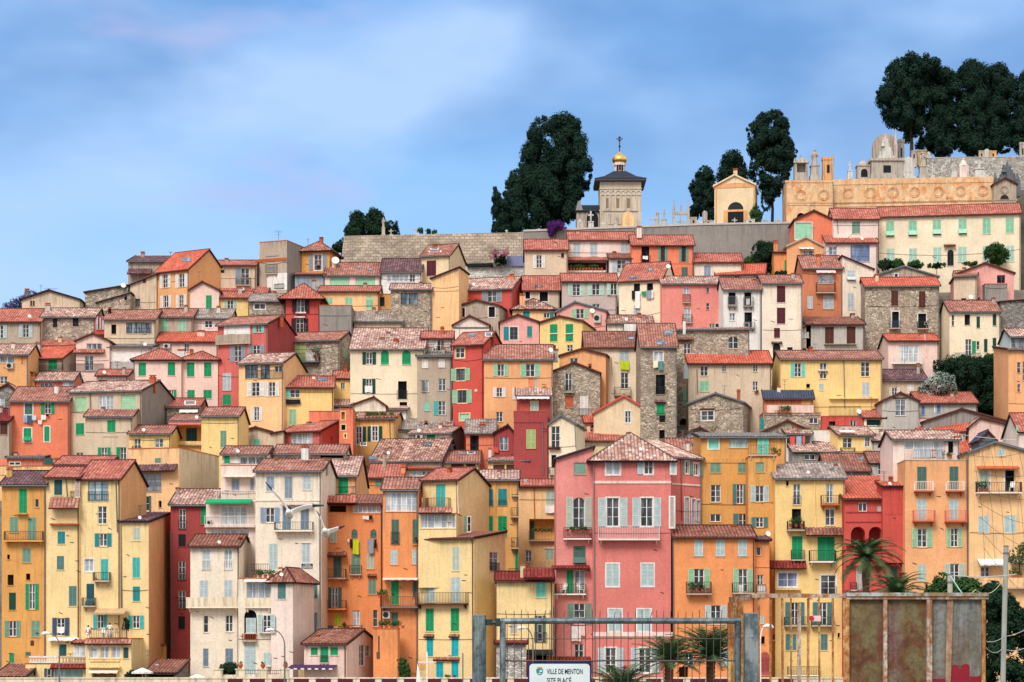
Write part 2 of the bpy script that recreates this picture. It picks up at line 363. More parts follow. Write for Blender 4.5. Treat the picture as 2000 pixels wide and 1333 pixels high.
def do_item(it, face, root, Tm, b, poly):
    code, x0, y0, x1, y1, cols, flags, lab = it
    if code[0] in 'RL' and len(code) > 1: code = code[1:]
    arch = code.endswith('a') and len(code) > 1
    if arch: code = code[:-1]
    u0, z1 = face.px(x0, y0); u1, z0 = face.px(x1, y1)
    if u1 < u0: u0, u1 = u1, u0
    if z1 < z0: z0, z1 = z1, z0
    if u1 - u0 < .12: u1 = u0 + .12
    w, h = u1 - u0, z1 - z0; cu, cz = (u0 + u1) / 2, (z0 + z1) / 2
    base = 0.0
    for (a0, a1, c0, c1, dd) in face.deep:
        if a0 - .05 < cu < a1 + .05 and c0 - .05 < cz < c1 + .05 and code not in 'bBlspnrfu' : base = -dd + .03
    P = face.Pn(base)
    def B(mb, name, mats, parent): return mb.build(name, mats, parent, Tm)
    c0 = cols[0] if cols else None
    if code in ('c', 'o', 'ol', 'or', 'w', 'd', 'D', 'v', 'A', 'dr') or code[0] == 'g':
        lw = {'o': .27, 'ol': .4, 'or': .4}.get(code, 0)
        ua, ub = u0 + (w * lw if code in ('o', 'ol') else 0), u1 - (w * lw if code in ('o', 'or') else 0)
        hole = arch_pts(ua, ub, z0, z1, arch)
        cut = (it in b['cut'])
        nb = 0.0 if cut else (.17 if base == 0 else .03)
        Pw = face.Pn(base + nb)
        fr = MB(); dp = -.15
        fc = None if code in ('c', 'A', 'D', 'd', 'v', 'dr') else cols[1] if len(cols) > 1 else ('white' if code in ('o', 'ol', 'or', 'w') or code[0] == 'g' else None)
        wall_m = b['wm']
        # sill: every opening has one
        sill_c = 'white' if '+w' in flags else (b['col'] if not b['st'] else 'greyb')
        if '+w' in flags or '+yel' in flags:
            q = .13
            fr.fbox(Pw, ua - q, ua, 0, .03, z0 - q, z1 + q, 1); fr.fbox(Pw, ub, ub + q, 0, .03, z0 - q, z1 + q, 1)
            fr.fbox(Pw, ua, ub, 0, .03, z1, z1 + q, 1); fr.fbox(Pw, ua, ub, 0, .05, z0 - q, z0, 1)
            if '+yel' in flags: sill_c = 'yel'
        else:
            fr.fbox(Pw, ua - .07, ub + .07, -.02 if cut else 0, .07, z0 - .07, z0 - .004, 1)
        fmats = [paint(fc or 'white', .5), plaster(sill_c, .6)]
        n_m = int(code[1:]) if code[0] == 'g' and len(code) > 1 else 2
        if fc and code not in ('d', 'D', 'v', 'c', 'A'):
            e = min(.06, w * .08)
            fr.fbox(Pw, ua, ua + e, dp, dp + .05, z0, z1, 0); fr.fbox(Pw, ub - e, ub, dp, dp + .05, z0, z1, 0)
            fr.fbox(Pw, ua + e, ub - e, dp, dp + .05, z1 - e, z1, 0); fr.fbox(Pw, ua + e, ub - e, dp, dp + .05, z0, z0 + e, 0)
            iw = ub - ua
            nm = n_m if (iw > .75 or code[0] == 'g') else (2 if iw > .5 else 1)
            for k in range(1, nm):
                uu = ua + iw * k / nm; fr.fbox(Pw, uu - e * .7, uu + e * .7, dp, dp + .055, z0 + e, z1 - e, 0)
            if h > .9:
                rowsn = 2 if h < 1.7 else 3
                for k in range(1, rowsn):
                    zz = z0 + h * k / rowsn; fr.fbox(Pw, ua + e, ub - e, dp + .005, dp + .045, zz - .018, zz + .018, 0)
        wo = B(fr, 'window' if code != 'dr' else 'door', fmats, root)
        # pane or closed leaf
        if code in ('c', 'A'):
            two = (w > .55)
            um = (u0 + u1) / 2
            zb = z0
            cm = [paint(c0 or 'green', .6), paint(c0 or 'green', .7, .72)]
            for (a, bb) in (((u0 + .01, um - .005), (um + .005, u1 - .01)) if two else ((u0 + .01, u1 - .01),)):
                s = MB()
                if arch:
                    pts = arch_pts(u0 + .01, u1 - .01, z0, z1, True)
                    pts = [p for p in pts]
                    half = [p for p in pts if (p[0] <= um + 1e-6) == (a < um - .01)] if two else pts
                    if two:
                        half = [(p[0], p[1]) for p in half]
                        mid_top = (um, z1)
                        if a < um - .01: half = [(u0 + .01, z0), (um - .004, z0), (um - .004, z1)] + [p for p in pts[2:] if p[0] < um - .01]
                        else: half = [(um + .004, z0), (u1 - .01, z0)] + [p for p in pts[2:] if p[0] > um + .01] + [(um + .004, z1)]
                    s.poly([Pw(p[0], -.03, p[1]) for p in half], mi=0)
                    for k in range(3, max(5, int(h / .16))):
                        zz = z0 + (z1 - (w / 2) - z0) * k / max(5, int(h / .16)); s.fbox(Pw, a + .05, bb - .05, -.03, -.005, zz, zz + .05, 1)
                elif code == 'A':
                    zm = z0 + h * .36
                    leaf(s, Pw, a, bb, zm, z1, -.05, -.01)
                    n_ = .42   # lower flap hinged outwards
                    i = [Pw(a, .0, zm), Pw(bb, .0, zm), Pw(bb, n_, z0 + h * .06), Pw(a, n_, z0 + h * .06)]
                    s.hexa([p + Vector((0, 0, -.03)) for p in i] + i, 0)
                else: leaf(s, Pw, a, bb, z0, z1, -.05, -.01)
                B(s, 'shutter', cm, wo)
            if code == 'A':
                p = MB(); p.fbox(Pw, u0, u1, -.2, -.17, z0, z1); B(p, 'pane', glass('void'), wo)
        elif code == 'v':
            p = MB(); p.fbox(Pw, u0, u1, -.14, -.10, z0, z1)
            k = max(3, int(h / .22))
            for i in range(1, k): p.fbox(Pw, u0 + .02, u1 - .02, -.10, -.09, z0 + h * i / k - .012, z0 + h * i / k + .012, 1)
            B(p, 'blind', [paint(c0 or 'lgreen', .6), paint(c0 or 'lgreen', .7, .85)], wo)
        else:
            g = {'d': 'void', 'D': 'void'}.get(code, 'dark')
            if code[0] == 'g': g = 'light'
            if '+l' in flags: g = 'light'
            if '+m' in flags: g = 'mid'
            if '+b' in flags: g = 'blue'
            if code == 'dr':
                p = MB(); p.fbox(Pw, ua, ub, -.12, -.06, z0, z1); B(p, 'door_leaf', paint(c0 or 'brown', .6), wo)
            elif code == 'D':
                dd = float(cols[1]) if len(cols) > 1 else 1.1
                p = MB(); p.poly([face.P(u0, -dd, z0), face.P(u1, -dd, z0), face.P(u1, -dd, z1), face.P(u0, -dd, z1)], [(0, 9)] * 4)
                B(p, 'loggia_wall', plaster(c0) if c0 else paint('dark', .9), root)
            else:
                pts = arch_pts(ua, ub, z0, z1, arch); dpn = dp + .01 if code != 'd' else -.28
                p = MB(); p.poly([Pw(q[0], dpn, q[1]) for q in pts])
                m = glass(g) if not (code == 'd' and c0) else paint(c0, .8)
                B(p, 'pane', m, wo)
            if code in ('o', 'ol', 'or'):
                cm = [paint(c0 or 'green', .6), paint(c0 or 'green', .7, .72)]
                lv = []
                if code != 'or': lv.append((u0, ua - .015))
                if code != 'ol': lv.append((ub + .015, u1))
                q = .14 if ('+w' in flags) else 0
                for a, bb in lv:
                    s = MB(); leaf(s, Pw, a - (q if a < cu else -q), bb - (q if a < cu else -q), z0 - .02, z1 + .02, .03 + q * .1, .075 + q * .1); B(s, 'shutter', cm, wo)
    elif code in ('b', 'B'):
        pr = float(cols[1]) if len(cols) > 1 else .75
        slab = MB(); slab.fbox(P, u0, u1, -.02, pr, z0, z0 + .13)
        for uu in (u0 + .2, u1 - .32): slab.hexa([P(uu, 0, z0 - .4), P(uu + .12, 0, z0 - .4), P(uu + .12, .1, z0 - .4), P(uu, .1, z0 - .4), P(uu, 0, z0), P(uu + .12, 0, z0), P(uu + .12, pr * .8, z0), P(uu, pr * .8, z0)])
        so = B(slab, 'balcony', paint(cols[2] if len(cols) > 2 else 'greyb', .9), root)
        rl = MB()
        if code == 'B':
            rl.fbox(P, u0, u1, pr - .1, pr - .002, z0 + .13, z1); rl.fbox(P, u0, u0 + .1, 0, pr - .1, z0 + .13, z1); rl.fbox(P, u1 - .1, u1, 0, pr - .1, z0 + .13, z1)
            B(rl, 'parapet', plaster(c0 or b['col']), so)
        else:
            railing(rl, P, u0 + .03, u1 - .03, pr - .03, z0 + .13, z1); B(rl, 'railing', paint(c0 or 'iron', .6), so)
    elif code == 'r':
        rl = MB(); railing(rl, P, u0, u1, .12, z0, z1, False); B(rl, 'railing', paint(c0 or 'iron', .6), root)
    elif code == 'u':       # balustrade
        rl = MB(); rl.fbox(P, u0, u1, -.15, .12, z1 - .16, z1); rl.fbox(P, u0, u1, -.12, .1, z0, z0 + .14)
        k = max(3, int(w / .26))
        for i in range(k):
            c = P(u0 + w * (i + .5) / k, -.02, z0 + .14); hh = h - .3
            rl.lathe(c, [(.05, 0), (.085, hh * .3), (.04, hh * .72), (.07, hh)], 6)
        B(rl, 'balustrade', plaster(c0 or 'white', .6), root)
    elif code == 'n':
        pr = float(cols[1]) if len(cols) > 1 else .9
        a = MB(); zt, zb = z1, z0 + min(.18, h * .3)
        a.hexa([P(u0, .02, zt - .03), P(u1, .02, zt - .03), P(u1, pr, zb - .03), P(u0, pr, zb - .03), P(u0, .02, zt), P(u1, .02, zt), P(u1, pr, zb), P(u0, pr, zb)])
        k = max(4, int(w / .35))
        for i in range(k):
            a.fbox(P, u0 + w * i / k + .005, u0 + w * (i + 1) / k - .005, pr - .012, pr + .002, z0 + (.04 if i % 2 else 0), zb + .0, 0 if i % 2 else 1)
        B(a, 'awning', [paint(c0 or 'white', .85), paint(cols[2] if len(cols) > 2 else (c0 or 'white'), .85, .9)], root)
    elif code == 'p':
        pr = float(cols[1]) if len(cols) > 1 else (1.6 if h > .6 else .7)
        a = MB(); z_e = z0; rise = max(.25, (z1 - z0) - .0 + pr * .0)
        pz0 = z0 - pr * (-(HY - (y0 + y1) / 2) / F) * 0
        q0, q1 = P(u0, pr, z0), P(u1, pr, z0)
        s = P(u0, 0, z0 + rise) - q0
        slope(a, q0, q1, s, s.length, th=.1)
        B(a, 'porch_roof', [tile(c0 or 'red'), paint('brown', .8)], root)
    elif code == 's':
        a = MB(); a.fbox(P, u0, u1, -.01, .07 if '+t' not in flags else .02, z0, z1); B(a, 'string_course', plaster(c0 or b['col'], .5), root)
    elif code == 'S':       # projecting slab / ledge
        a = MB(); a.fbox(P, u0, u1, -.01, .5, z0, z1); B(a, 'ledge', plaster(c0 or b['col'], .8), root)
    elif code == 'q':
        a = MB(); r = .055
        pts = [P(u0, .09, z1), P(u1, .09, z0)]; a.tube(pts, r, 6); B(a, 'downpipe', paint(c0 or 'greyt', .5), root)
    elif code == 'k':
        a = MB(); a.fbox(P, u0, u1, .05, .4, z0, z1); bo = B(a, 'air_conditioner', paint('lgrey', .5), root)
        f = MB(); c = P(u0 + w * .42, .405, cz); nn = face.en
        f.disc(c, min(w, h) * .38, nn, 14); B(f, 'fan_grille', paint('dark', .5), bo)
    elif code == 'x':
        a = MB(); a.fbox(P, u0, u1, .0, .03, z0, z1); B(a, 'vent', paint(c0 or 'dark', .8), root)
    elif code == 'i':       # sat dish
        a = MB(); c = P(cu, .45, cz); r = (w + h) / 4; d = (face.en * .9 + face.eu * .35 + Vector((0, 0, .35))).normalized()
        a.disc(c, r, d, 14, th=.02); a.tube([c, P(cu, 0, cz - .3)], .03, 5); B(a, 'satellite_dish', paint('white', .4), root)
    elif code == 'wc':      # cable stapled along the wall
        a = MB(); a.tube([P(u0 + w * k / 8, .035, z1 - h * 4 * (k / 8) * (1 - k / 8)) for k in range(9)], .02, 4); B(a, 'wall_cable', paint('iron', .7), root)
    elif code == 'tr':      # iron wall tie
        a = MB(); a.tube([P(u0, .03, z1), P(u1, .03, z0)], .028, 4); B(a, 'wall_tie', paint('iron', .7), root)
    elif code == 'O':       # ring medallion
        a = MB(); r = min(w, h) / 2; n = 28
        for k in range(n):
            t0, t1 = 2 * math.pi * k / n, 2 * math.pi * (k + 1) / n
            for (ra, rb, d) in ((1, .84, .10), (.72, .60, .07)):
                q = lambda t, rr, nn: P(cu + r * rr * math.cos(t), nn, cz + r * rr * math.sin(t))
                a.hexa([q(t0, rb, 0), q(t1, rb, 0), q(t1, ra, 0), q(t0, ra, 0), q(t0, rb, d), q(t1, rb, d), q(t1, ra, d), q(t0, ra, d)])
        B(a, 'medallion', plaster(c0 or b['col'], 1.5), root)
    elif code in ('l', 'f', 'ch'):
        LATER.append((code, face, u0, u1, z0, z1, cols, lab, it))


def build_block(b, root, Mroot):
    Ym = b['Y']; u0 = (b['px0'] - 1000) / F; u1 = (b['px1'] - 1000) / F; a = b['yaw']
    ca, sa = math.cos(a), math.sin(a)
    t0 = Ym * (u1 - u0) / (ca - u1 * sa); Ya = Ym - t0 * sa / 2
    t = Ya * (u1 - u0) / (ca - u1 * sa); Wd = t
    A = Vector((u0 * Ya, Ya, 0))
    ze_w = rows(b['yt'], Ym); zb_w = max(rows(b['B'], Ym) - 4.0, min(rows(b['B'], Ym) - .3, .9))
    M = Matrix.Translation((A.x, A.y, zb_w)) @ Matrix.Rotation(a, 4, 'Z')
    if root is None:
        root = thing(b['name'], b['label'], b['cat'], (0, 0, 0), 0, 'houses stacked up the hillside' if b['cat'] == 'house' else None)
        base = M @ Vector((Wd / 2, 0, 0)); Mroot = Matrix.Translation(base) @ Matrix.Rotation(a, 4, 'Z')
        root.matrix_world = Mroot; root.location = base; root.rotation_euler = (0, 0, a)
    Tm = Mroot.inverted() @ M
    D = b['D']; ze = ze_w - zb_w; kind = b['kind']; rh = b['rh']; ov = b['ov']; os_ = min(.22, ov)
    def zrow(row, run):      # height of a photo row at a depth 'run' behind the front
        return rows(row, Ym + run * ca) - zb_w
    # heights
    zr = ze
    if kind == 'g': run = D / 2; zr = max(ze + run * .28, min(zrow(b['yt'] - rh, run), ze + run * .9))
    elif kind == 'm': run = D; zr = max(ze + run * .12, min(zrow(b['yt'] - rh, run), ze + run * .9))
    elif kind == 'h':
        ins = min(Wd, D) / 2; run = ins; zr = max(ze + ins * .28, min(zrow(b['yt'] - rh, ins), ze + ins * .95))
    elif kind in 'fRL': zr = zrow(b['yt'] - rh, 0)
    zg = min(1e9, ze)
    # wall outlines (u,z)
    ax = b['apex'] * Wd
    if kind == 'f': fo = [(0, 0), (Wd, 0), (Wd, ze), (ax, zr), (0, ze)]
    elif kind == 'R': fo = [(0, 0), (Wd, 0), (Wd, zr), (0, ze)]
    elif kind == 'L': fo = [(0, 0), (Wd, 0), (Wd, ze), (0, zr)]
    else: fo = [(0, 0), (Wd, 0), (Wd, ze), (0, ze)]
    zl = zr if kind == 'L' else ze; zrr = zr if kind == 'R' else ze
    def side(zs):
        if kind == 'g': return [(0, 0), (D, 0), (D, ze), (D / 2, zr), (0, ze)]
        if kind == 'm': return [(0, 0), (D, 0), (D, zr), (0, ze)]
        return [(0, 0), (D, 0), (D, zs), (0, zs)]
    mir = lambda pl: [(D - u, z) for u, z in reversed(pl)]
    faces = dict(F=(Face(M, (0, 0, 0), (1, 0, 0), (0, -1, 0)), fo), R=(Face(M, (Wd, 0, 0), (0, 1, 0), (1, 0, 0)), side(zrr)),
                 L=(Face(M, (0, D, 0), (0, -1, 0), (-1, 0, 0)), mir(side(zl))))
    bo = [(0, 0), (Wd, 0)] + ([(Wd, zr), (0, zr)] if kind == 'm' else [(Wd, zl), (0, zrr)] if kind in 'RL' else [(Wd, ze), (Wd - ax, zr), (0, ze)] if kind == 'f' else [(Wd, ze), (0, ze)])
    faces['K'] = (Face(M, (Wd, D, 0), (-1, 0, 0), (0, 1, 0)), bo)
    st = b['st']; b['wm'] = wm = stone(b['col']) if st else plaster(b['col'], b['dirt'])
    b['cut'] = []
    wall = MB(); wall.hasuv = True
    for key, (fc, pl) in faces.items():
        holes = []
        for it in b['items']:
            code = it[0]; fk = code[0] if code[0] in 'RL' and len(code) > 1 else 'F'
            if fk != key: continue
            cc = code[1:] if fk != 'F' else code
            ar = cc.endswith('a') and len(cc) > 1; cc = cc.rstrip('a') if ar else cc
            if not (cc in ('c', 'o', 'ol', 'or', 'w', 'd', 'D', 'v', 'A', 'dr') or cc[0] == 'g'): continue
            a0, c1 = fc.px(it[1], it[2]); a1, c0 = fc.px(it[3], it[4])
            if a1 < a0: a0, a1 = a1, a0
            if a1 - a0 < .12: a1 = a0 + .12
            w = a1 - a0; lw = {'o': .27, 'ol': .4, 'or': .4}.get(cc, 0)
            ua, ub = a0 + (w * lw if cc in ('o', 'ol') else 0), a1 - (w * lw if cc in ('o', 'or') else 0)
            pts = arch_pts(ua, ub, c0, c1, ar)
            g = .04
            ok = all(inside(pl, q[0] + sx, q[1] + sz) for q in pts for sx in (-g, g) for sz in (-g, g))
            for (h0, h1, k0, k1) in holes_bb(holes):
                if ua < h1 + g and ub > h0 - g and c0 < k1 + g and c1 > k0 - g: ok = False
            if ok:
                dd = float(it[5][1]) if cc == 'D' and len(it[5]) > 1 else (1.1 if cc == 'D' else .2)
                if cc == 'd': dd = .3
                holes.append((pts, dd)); b['cut'].append(it)
                if cc == 'D': fc.deep.append((ua, ub, c0, c1, dd))
        top = max(z for _, z in pl)
        uvf = lambda u, z: (u / 4, (top - z) / 4 if kind not in 'fRL' or key in 'RLK' else (min(ze + (zr - ze) * .5, top) - z) / 4)
        if holes:
            polys = [[Vector((u, z, 0)) for u, z in pl]] + [[Vector((u, z, 0)) for u, z in reversed(h)] for h, _ in holes]
            flat = [(v.x, v.y) for p in polys for v in p]
            for tri in tessellate_polygon(polys):
                pp = [flat[i] for i in tri]
                ar_ = (pp[1][0] - pp[0][0]) * (pp[2][1] - pp[0][1]) - (pp[2][0] - pp[0][0]) * (pp[1][1] - pp[0][1])
                if ar_ < 0: pp.reverse()
                wall.poly([fc.P(u, 0, z) for u, z in pp], [uvf(u, z) for u, z in pp])
            for h, dd in holes:
                for i in range(len(h)):
                    (p0, q0), (p1, q1) = h[i], h[(i + 1) % len(h)]
                    wall.poly([fc.P(p1, 0, q1), fc.P(p0, 0, q0), fc.P(p0, -dd, q0), fc.P(p1, -dd, q1)], [(0, 9)] * 4)
        else:
            wall.poly([fc.P(u, 0, z) for u, z in pl], [uvf(u, z) for u, z in pl], 1 if key in 'RL' else 0)
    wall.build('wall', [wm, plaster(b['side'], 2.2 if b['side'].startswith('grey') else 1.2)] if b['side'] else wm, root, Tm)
    # ---------------- roof
    rm = MB(); tm = tile(b['rc']) if kind not in 'to' else plaster('greyb')
    fas = paint(b['fas'] or ('dbrown' if kind != 'f' else 'brown'), .8)
    rn = Vector((0, -1, 0)); plane = None
    e = .05
    if kind in ('g', 'm'):
        run = D / 2 if kind == 'g' else D
        sl = (zr - ze) / run
        p0 = Vector((-os_, -ov, ze + e - sl * ov)); p1 = Vector((Wd + os_, -ov, ze + e - sl * ov)); s = Vector((0, 1, sl)); L = (run + ov) * math.sqrt(1 + sl * sl)
        slope(rm, p0, p1, s, L); plane = (p0, s)
        if kind == 'g':
            slope(rm, (Wd + os_, D + ov, ze + e - sl * ov), (-os_, D + ov, ze + e - sl * ov), Vector((0, -1, sl)), L)
            zt = zr + e + .13; rm.tube([(-os_, D / 2, zt), (Wd + os_, D / 2, zt)], .11, 6, 0)
            nk = int(Wd / .4)
        # verge caps
        for x in (-os_ + .03, Wd + os_ - .03):
            q0 = Vector((x, -ov, ze + e - sl * ov + .13)); rm.tube([q0, q0 + s.normalized() * L], .085, 6, 0)
    elif kind == 'h':
        ins = min(Wd, D) / 2; sl = (zr - ze) / ins; o_ = ov + .1; zz = ze + e - sl * o_
        k = ins + o_; V = k * math.sqrt(1 + sl * sl)
        c = [Vector((-o_, -o_, zz)), Vector((Wd + o_, -o_, zz)), Vector((Wd + o_, D + o_, zz)), Vector((-o_, D + o_, zz))]
        slope(rm, c[0], c[1], (0, 1, sl), V, k, k); plane = (c[0], Vector((0, 1, sl)))
        slope(rm, c[1], c[2], (-1, 0, sl), V, k, k); slope(rm, c[2], c[3], (0, -1, sl), V, k, k); slope(rm, c[3], c[0], (1, 0, sl), V, k, k)
        zt = ze + e + sl * ins + .1
        t0_, t1_ = (Vector((ins, ins, zt)), Vector((Wd - ins, D - ins, zt)))
        rr = [(c[0], t0_), (c[1], Vector((Wd - ins, ins, zt))), (c[2], t1_), (c[3], Vector((ins, D - ins, zt)))]
        for q, r_ in rr: rm.tube([q + Vector((0, 0, .12)), r_], .11, 6)
        if (t1_ - t0_).length > .2: rm.tube([t0_, t1_], .11, 6)
    elif kind == 'f':
        for (xe, xa, sgn) in ((-os_, ax, 1), (Wd + os_, ax, -1)):
            w_ = abs(xa - (0 if sgn > 0 else Wd)); sl = (zr - ze) / max(w_, .3); L = (w_ + os_) * math.sqrt(1 + sl * sl); z_ = ze + e - sl * os_
            if sgn > 0: slope(rm, (xe, D + .1, z_), (xe, -ov, z_), (1, 0, sl), L)
            else: slope(rm, (xe, -ov, z_), (xe, D + .1, z_), (-1, 0, sl), L)
            q0 = Vector((xe, -ov - .02, z_ + .06)); q1 = Vector((xa, -ov - .02, zr + e + .06)); d = Vector((0, 0, .10))
            rm.hexa([q0 - d, q1 - d, q1 - d + Vector((0, .06, 0)), q0 - d + Vector((0, .06, 0)), q0 + d, q1 + d, q1 + d + Vector((0, .06, 0)), q0 + d + Vector((0, .06, 0))], 1)
        rm.tube([(ax, -ov, zr + e + .14), (ax, D, zr + e + .14)], .11, 6)
    elif kind in 'RL':
        sl = (zr - ze) / Wd; L = (Wd + 2 * os_) * math.sqrt(1 + sl * sl)
        if kind == 'R': slope(rm, (-os_, D + .1, ze + e - sl * os_), (-os_, -ov, ze + e - sl * os_), (1, 0, sl), L)
        else: slope(rm, (Wd + os_, -ov, ze + e - sl * os_), (Wd + os_, D + .1, ze + e - sl * os_), (-1, 0, sl), L)
    elif kind == 't':
        zf = ze - .12; rm.poly([(0.02, 0.02, zf), (Wd - .02, 0.02, zf), (Wd - .02, D - .02, zf), (0.02, D - .02, zf)], [(0, 9)] * 4)
        for (x0, x1, y0, y1) in ((-.04, Wd + .04, -.05, .22), (-.04, .22, .22, D - .22), (Wd - .22, Wd + .04, .22, D - .22), (-.04, Wd + .04, D - .22, D + .05)):
            rm.box(x0, x1, y0, y1, ze - .02, ze + .07, 1)
        fas = paint(b['fas'] or 'terra', .9)
    elif kind == 'o':
        rm.box(-.3, Wd + .3, -.4, D + .2, ze, ze + .2); 
    ro = rm.build('roof', [tm, fas], root, Tm)
    b['roof_o'] = ro
    # gutter along the front eave
    if kind in ('g', 'm') and Wd > 3:
        gm = MB(); sl = (zr - ze) / (D / 2 if kind == 'g' else D); zz = ze + e - sl * ov
        gm.tube([(-os_, -ov - .07, zz - .02), (Wd + os_, -ov - .07, zz - .02)], .075, 6); gm.tube([(Wd - .12, -ov - .05, zz - .05), (Wd - .12, -.1, zz - .5), (Wd - .12, -.1, .3)], .05, 6)
        gm.build('gutter', paint('greyt' if st or b['rc'] in ('old', 'dark', 'olddark', 'grey', 'oldred', 'pinkold') else 'brown', .6), root, Tm)
    # ---------------- openings and fittings
    for it in b['items']:
        code = it[0]
        if code in ('C', 'S8', 'Y'):
            _, x0, y0, x1, y1, cols, flags, lab = it
            if code == 'S8' and plane is not None:
                o_, s_ = M @ plane[0], (M.to_3x3() @ plane[1]).normalized(); eu = M.to_3x3() @ Vector((1, 0, 0)); n = eu.cross(s_).normalized(); n = n if n.z > 0 else -n
                o2 = o_ + n * .17; C = Vector((0, 0, CZ)); pts = []
                for (x, y) in ((x0, y1), (x1, y1), (x1, y0), (x0, y0)):
                    d = Vector(((x - 1000) / F, 1, (HY - y) / F)); k = (o2 - C).dot(n) / d.dot(n)
                    pts.append(C + d * k)
                if all((p - o2).length < 40 for p in pts):
                    q = MB(); iv = Mroot.inverted()
                    q.hexa([iv @ (p - n * .1) for p in pts] + [iv @ p for p in pts], 0)
                    cc = sum(pts, Vector()) / 4
                    q.hexa([iv @ (cc + (p - cc) * .8) for p in pts] + [iv @ (cc + (p - cc) * .8 + n * .02) for p in pts], 1)
                    q.build('skylight', [paint(cols[0] if cols else 'greyt', .5), glass('mid')], ro)
            elif code == 'Y':
                run_ = D * .45 if kind in 'ghm' else .6; Yd = Ym + run_
                p = at(x0, y1, Yd); h_ = (y1 - y0) / F * Yd; iv = Mroot.inverted(); q = MB()
                w_ = (x1 - x0) / F * Yd
                q.tube([iv @ (p - Vector((0, 0, .8))), iv @ (p + Vector((0, 0, h_)))], .03, 5)
                for kz, kw in ((.97, 1), (.86, .7), (.6, .5)):
                    c = p + Vector((0, 0, h_ * kz)); q.tube([iv @ (c - Vector((w_ / 2 * kw, .1, 0))), iv @ (c + Vector((w_ / 2 * kw, .1, 0)))], .02, 4)
                q.build('antenna', paint('greyt', .5), ro)
            else:
                frac = float(cols[1]) if len(cols) > 1 else .55
                run_ = (D / 2 if kind in 'g' else D if kind == 'm' else min(Wd, D) / 2) * frac if kind in 'ghm' else .8
                Yd = Ym + run_; cx = (x0 + x1) / 2; p = at(cx, y1, Yd); w_ = max(.35, (x1 - x0) / F * Yd); h_ = (y1 - y0) / F * Yd
                iv = Mroot.inverted(); p = iv @ p; q = MB()
                q.box(p.x - w_ / 2, p.x + w_ / 2, p.y - .25, p.y + .25, p.z - .9, p.z + h_ * .72, 0)
                q.box(p.x - w_ / 2 - .06, p.x + w_ / 2 + .06, p.y - .31, p.y + .31, p.z + h_ * .72, p.z + h_ * .80, 1)
                for dx in (-.25, .25): q.box(p.x + dx * w_ - .05, p.x + dx * w_ + .05, p.y - .2, p.y + .2, p.z + h_ * .80, p.z + h_ * .92, 0)
                q.box(p.x - w_ / 2 - .04, p.x + w_ / 2 + .04, p.y - .28, p.y + .28, p.z + h_ * .92, p.z + h_, 1)
                q.build('chimney', [plaster(cols[0] if cols else 'greyb'), paint('terra', .9, .8)], ro)
            continue
        fk = code[0] if code[0] in 'RL' and len(code) > 1 else 'F'
        fc, pl = faces[fk]
        do_item(it, fc, root, Tm, b, pl)
    return root, Mroot
def holes_bb(holes):
    for h, _ in holes: yield min(p[0] for p in h), max(p[0] for p in h), min(p[1] for p in h), max(p[1] for p in h)
def clutter():
    rr = random.Random(21)
    for R in ROOTS:
        if R['cat'] != 'house': continue
        for b in R['blocks']:
            w = b['px1'] - b['px0']; codes = [i[0] for i in b['items']]
            if w < 30: continue
            if b['kind'] in 'gmh' and codes.count('C') == 0 and rr.random() < .75 and b['rh'] > 4:
                x = b['px0'] + w * rr.uniform(.12, .88); y = b['yt'] - b['rh'] * rr.uniform(.5, .9); h = rr.uniform(8, 14)
                b['items'].append(('C', x - 3, y - h, x + 3.5, y, [rr.choice(['greyb', 'terra', 'cream', 'lgrey', 'sand']), '%.2f' % rr.uniform(.5, .9)], [], None))
            if codes.count('Y') == 0 and rr.random() < .4:
                x = b['px0'] + w * rr.uniform(.1, .9); b['items'].append(('Y', x - 6, b['yt'] - b['rh'] - rr.uniform(14, 24), x + 6, b['yt'] - b['rh'] * .8, [], [], None))
            if rr.random() < .10 and b['kind'] in 'gmh':
                x = b['px0'] + w * rr.uniform(.15, .85); y = b['yt'] - b['rh'] * .3; b['items'].append(('i', x - 3.5, y - 7, x + 3.5, y, [], [], None))
            hgt = b['B'] - b['yt']
            for _ in range(int(rr.random() * 1.7)):
                y = b['yt'] + hgt * rr.uniform(.08, .8); b['items'].append(('wc', b['px0'] + 1, y, b['px1'] - 1, y + rr.uniform(.6, 1.8), [], [], None))
            for _ in range(int(hgt / 55)):
                x = b['px0'] + w * rr.uniform(.06, .94); y = b['yt'] + hgt * rr.uniform(.15, .9); b['items'].append(('tr', x, y, x + rr.uniform(5, 9), y + rr.uniform(-3, 4), [], [], None))
def build_houses():
    clutter()
    for R in ROOTS:
        root = None; Mr = None
        for b in R['blocks']: root, Mr = build_block(b, root, Mr)
# ------------------------------------------------------------------ things hung on or standing by the houses
def cloth(face, u0, u1, z0, z1, col, label, name='laundry', cat='laundry', group=None, n0=.28):
    mb = MB(); nu, nz = 6, 8; g = []
    ph = RND.random() * 6
    for j in range(nz + 1):
        for i in range(nu + 1):
            fu, fz = i / nu, j / nz
            n = n0 + .05 * math.sin(fu * 7 + ph) * (1 - fz * .8) + .02 * math.sin(fu * 15 + fz * 3)
            u = u0 + (u1 - u0) * fu; z = z0 + (z1 - z0) * fz + (.04 * math.sin(fu * 5 + ph) if j == 0 else 0) - (.03 * math.sin(fu * math.pi) if j == nz else 0)
            g.append(face.world(u, n, z))
    for j in range(nz):
        for i in range(nu):
            a = j * (nu + 1) + i; mb.poly([g[a], g[a + 1], g[a + nu + 2], g[a + nu + 1]])
    o = mb.build(name, paint(col, .9)); recentre(o)
    return tag(o, label, cat, group)
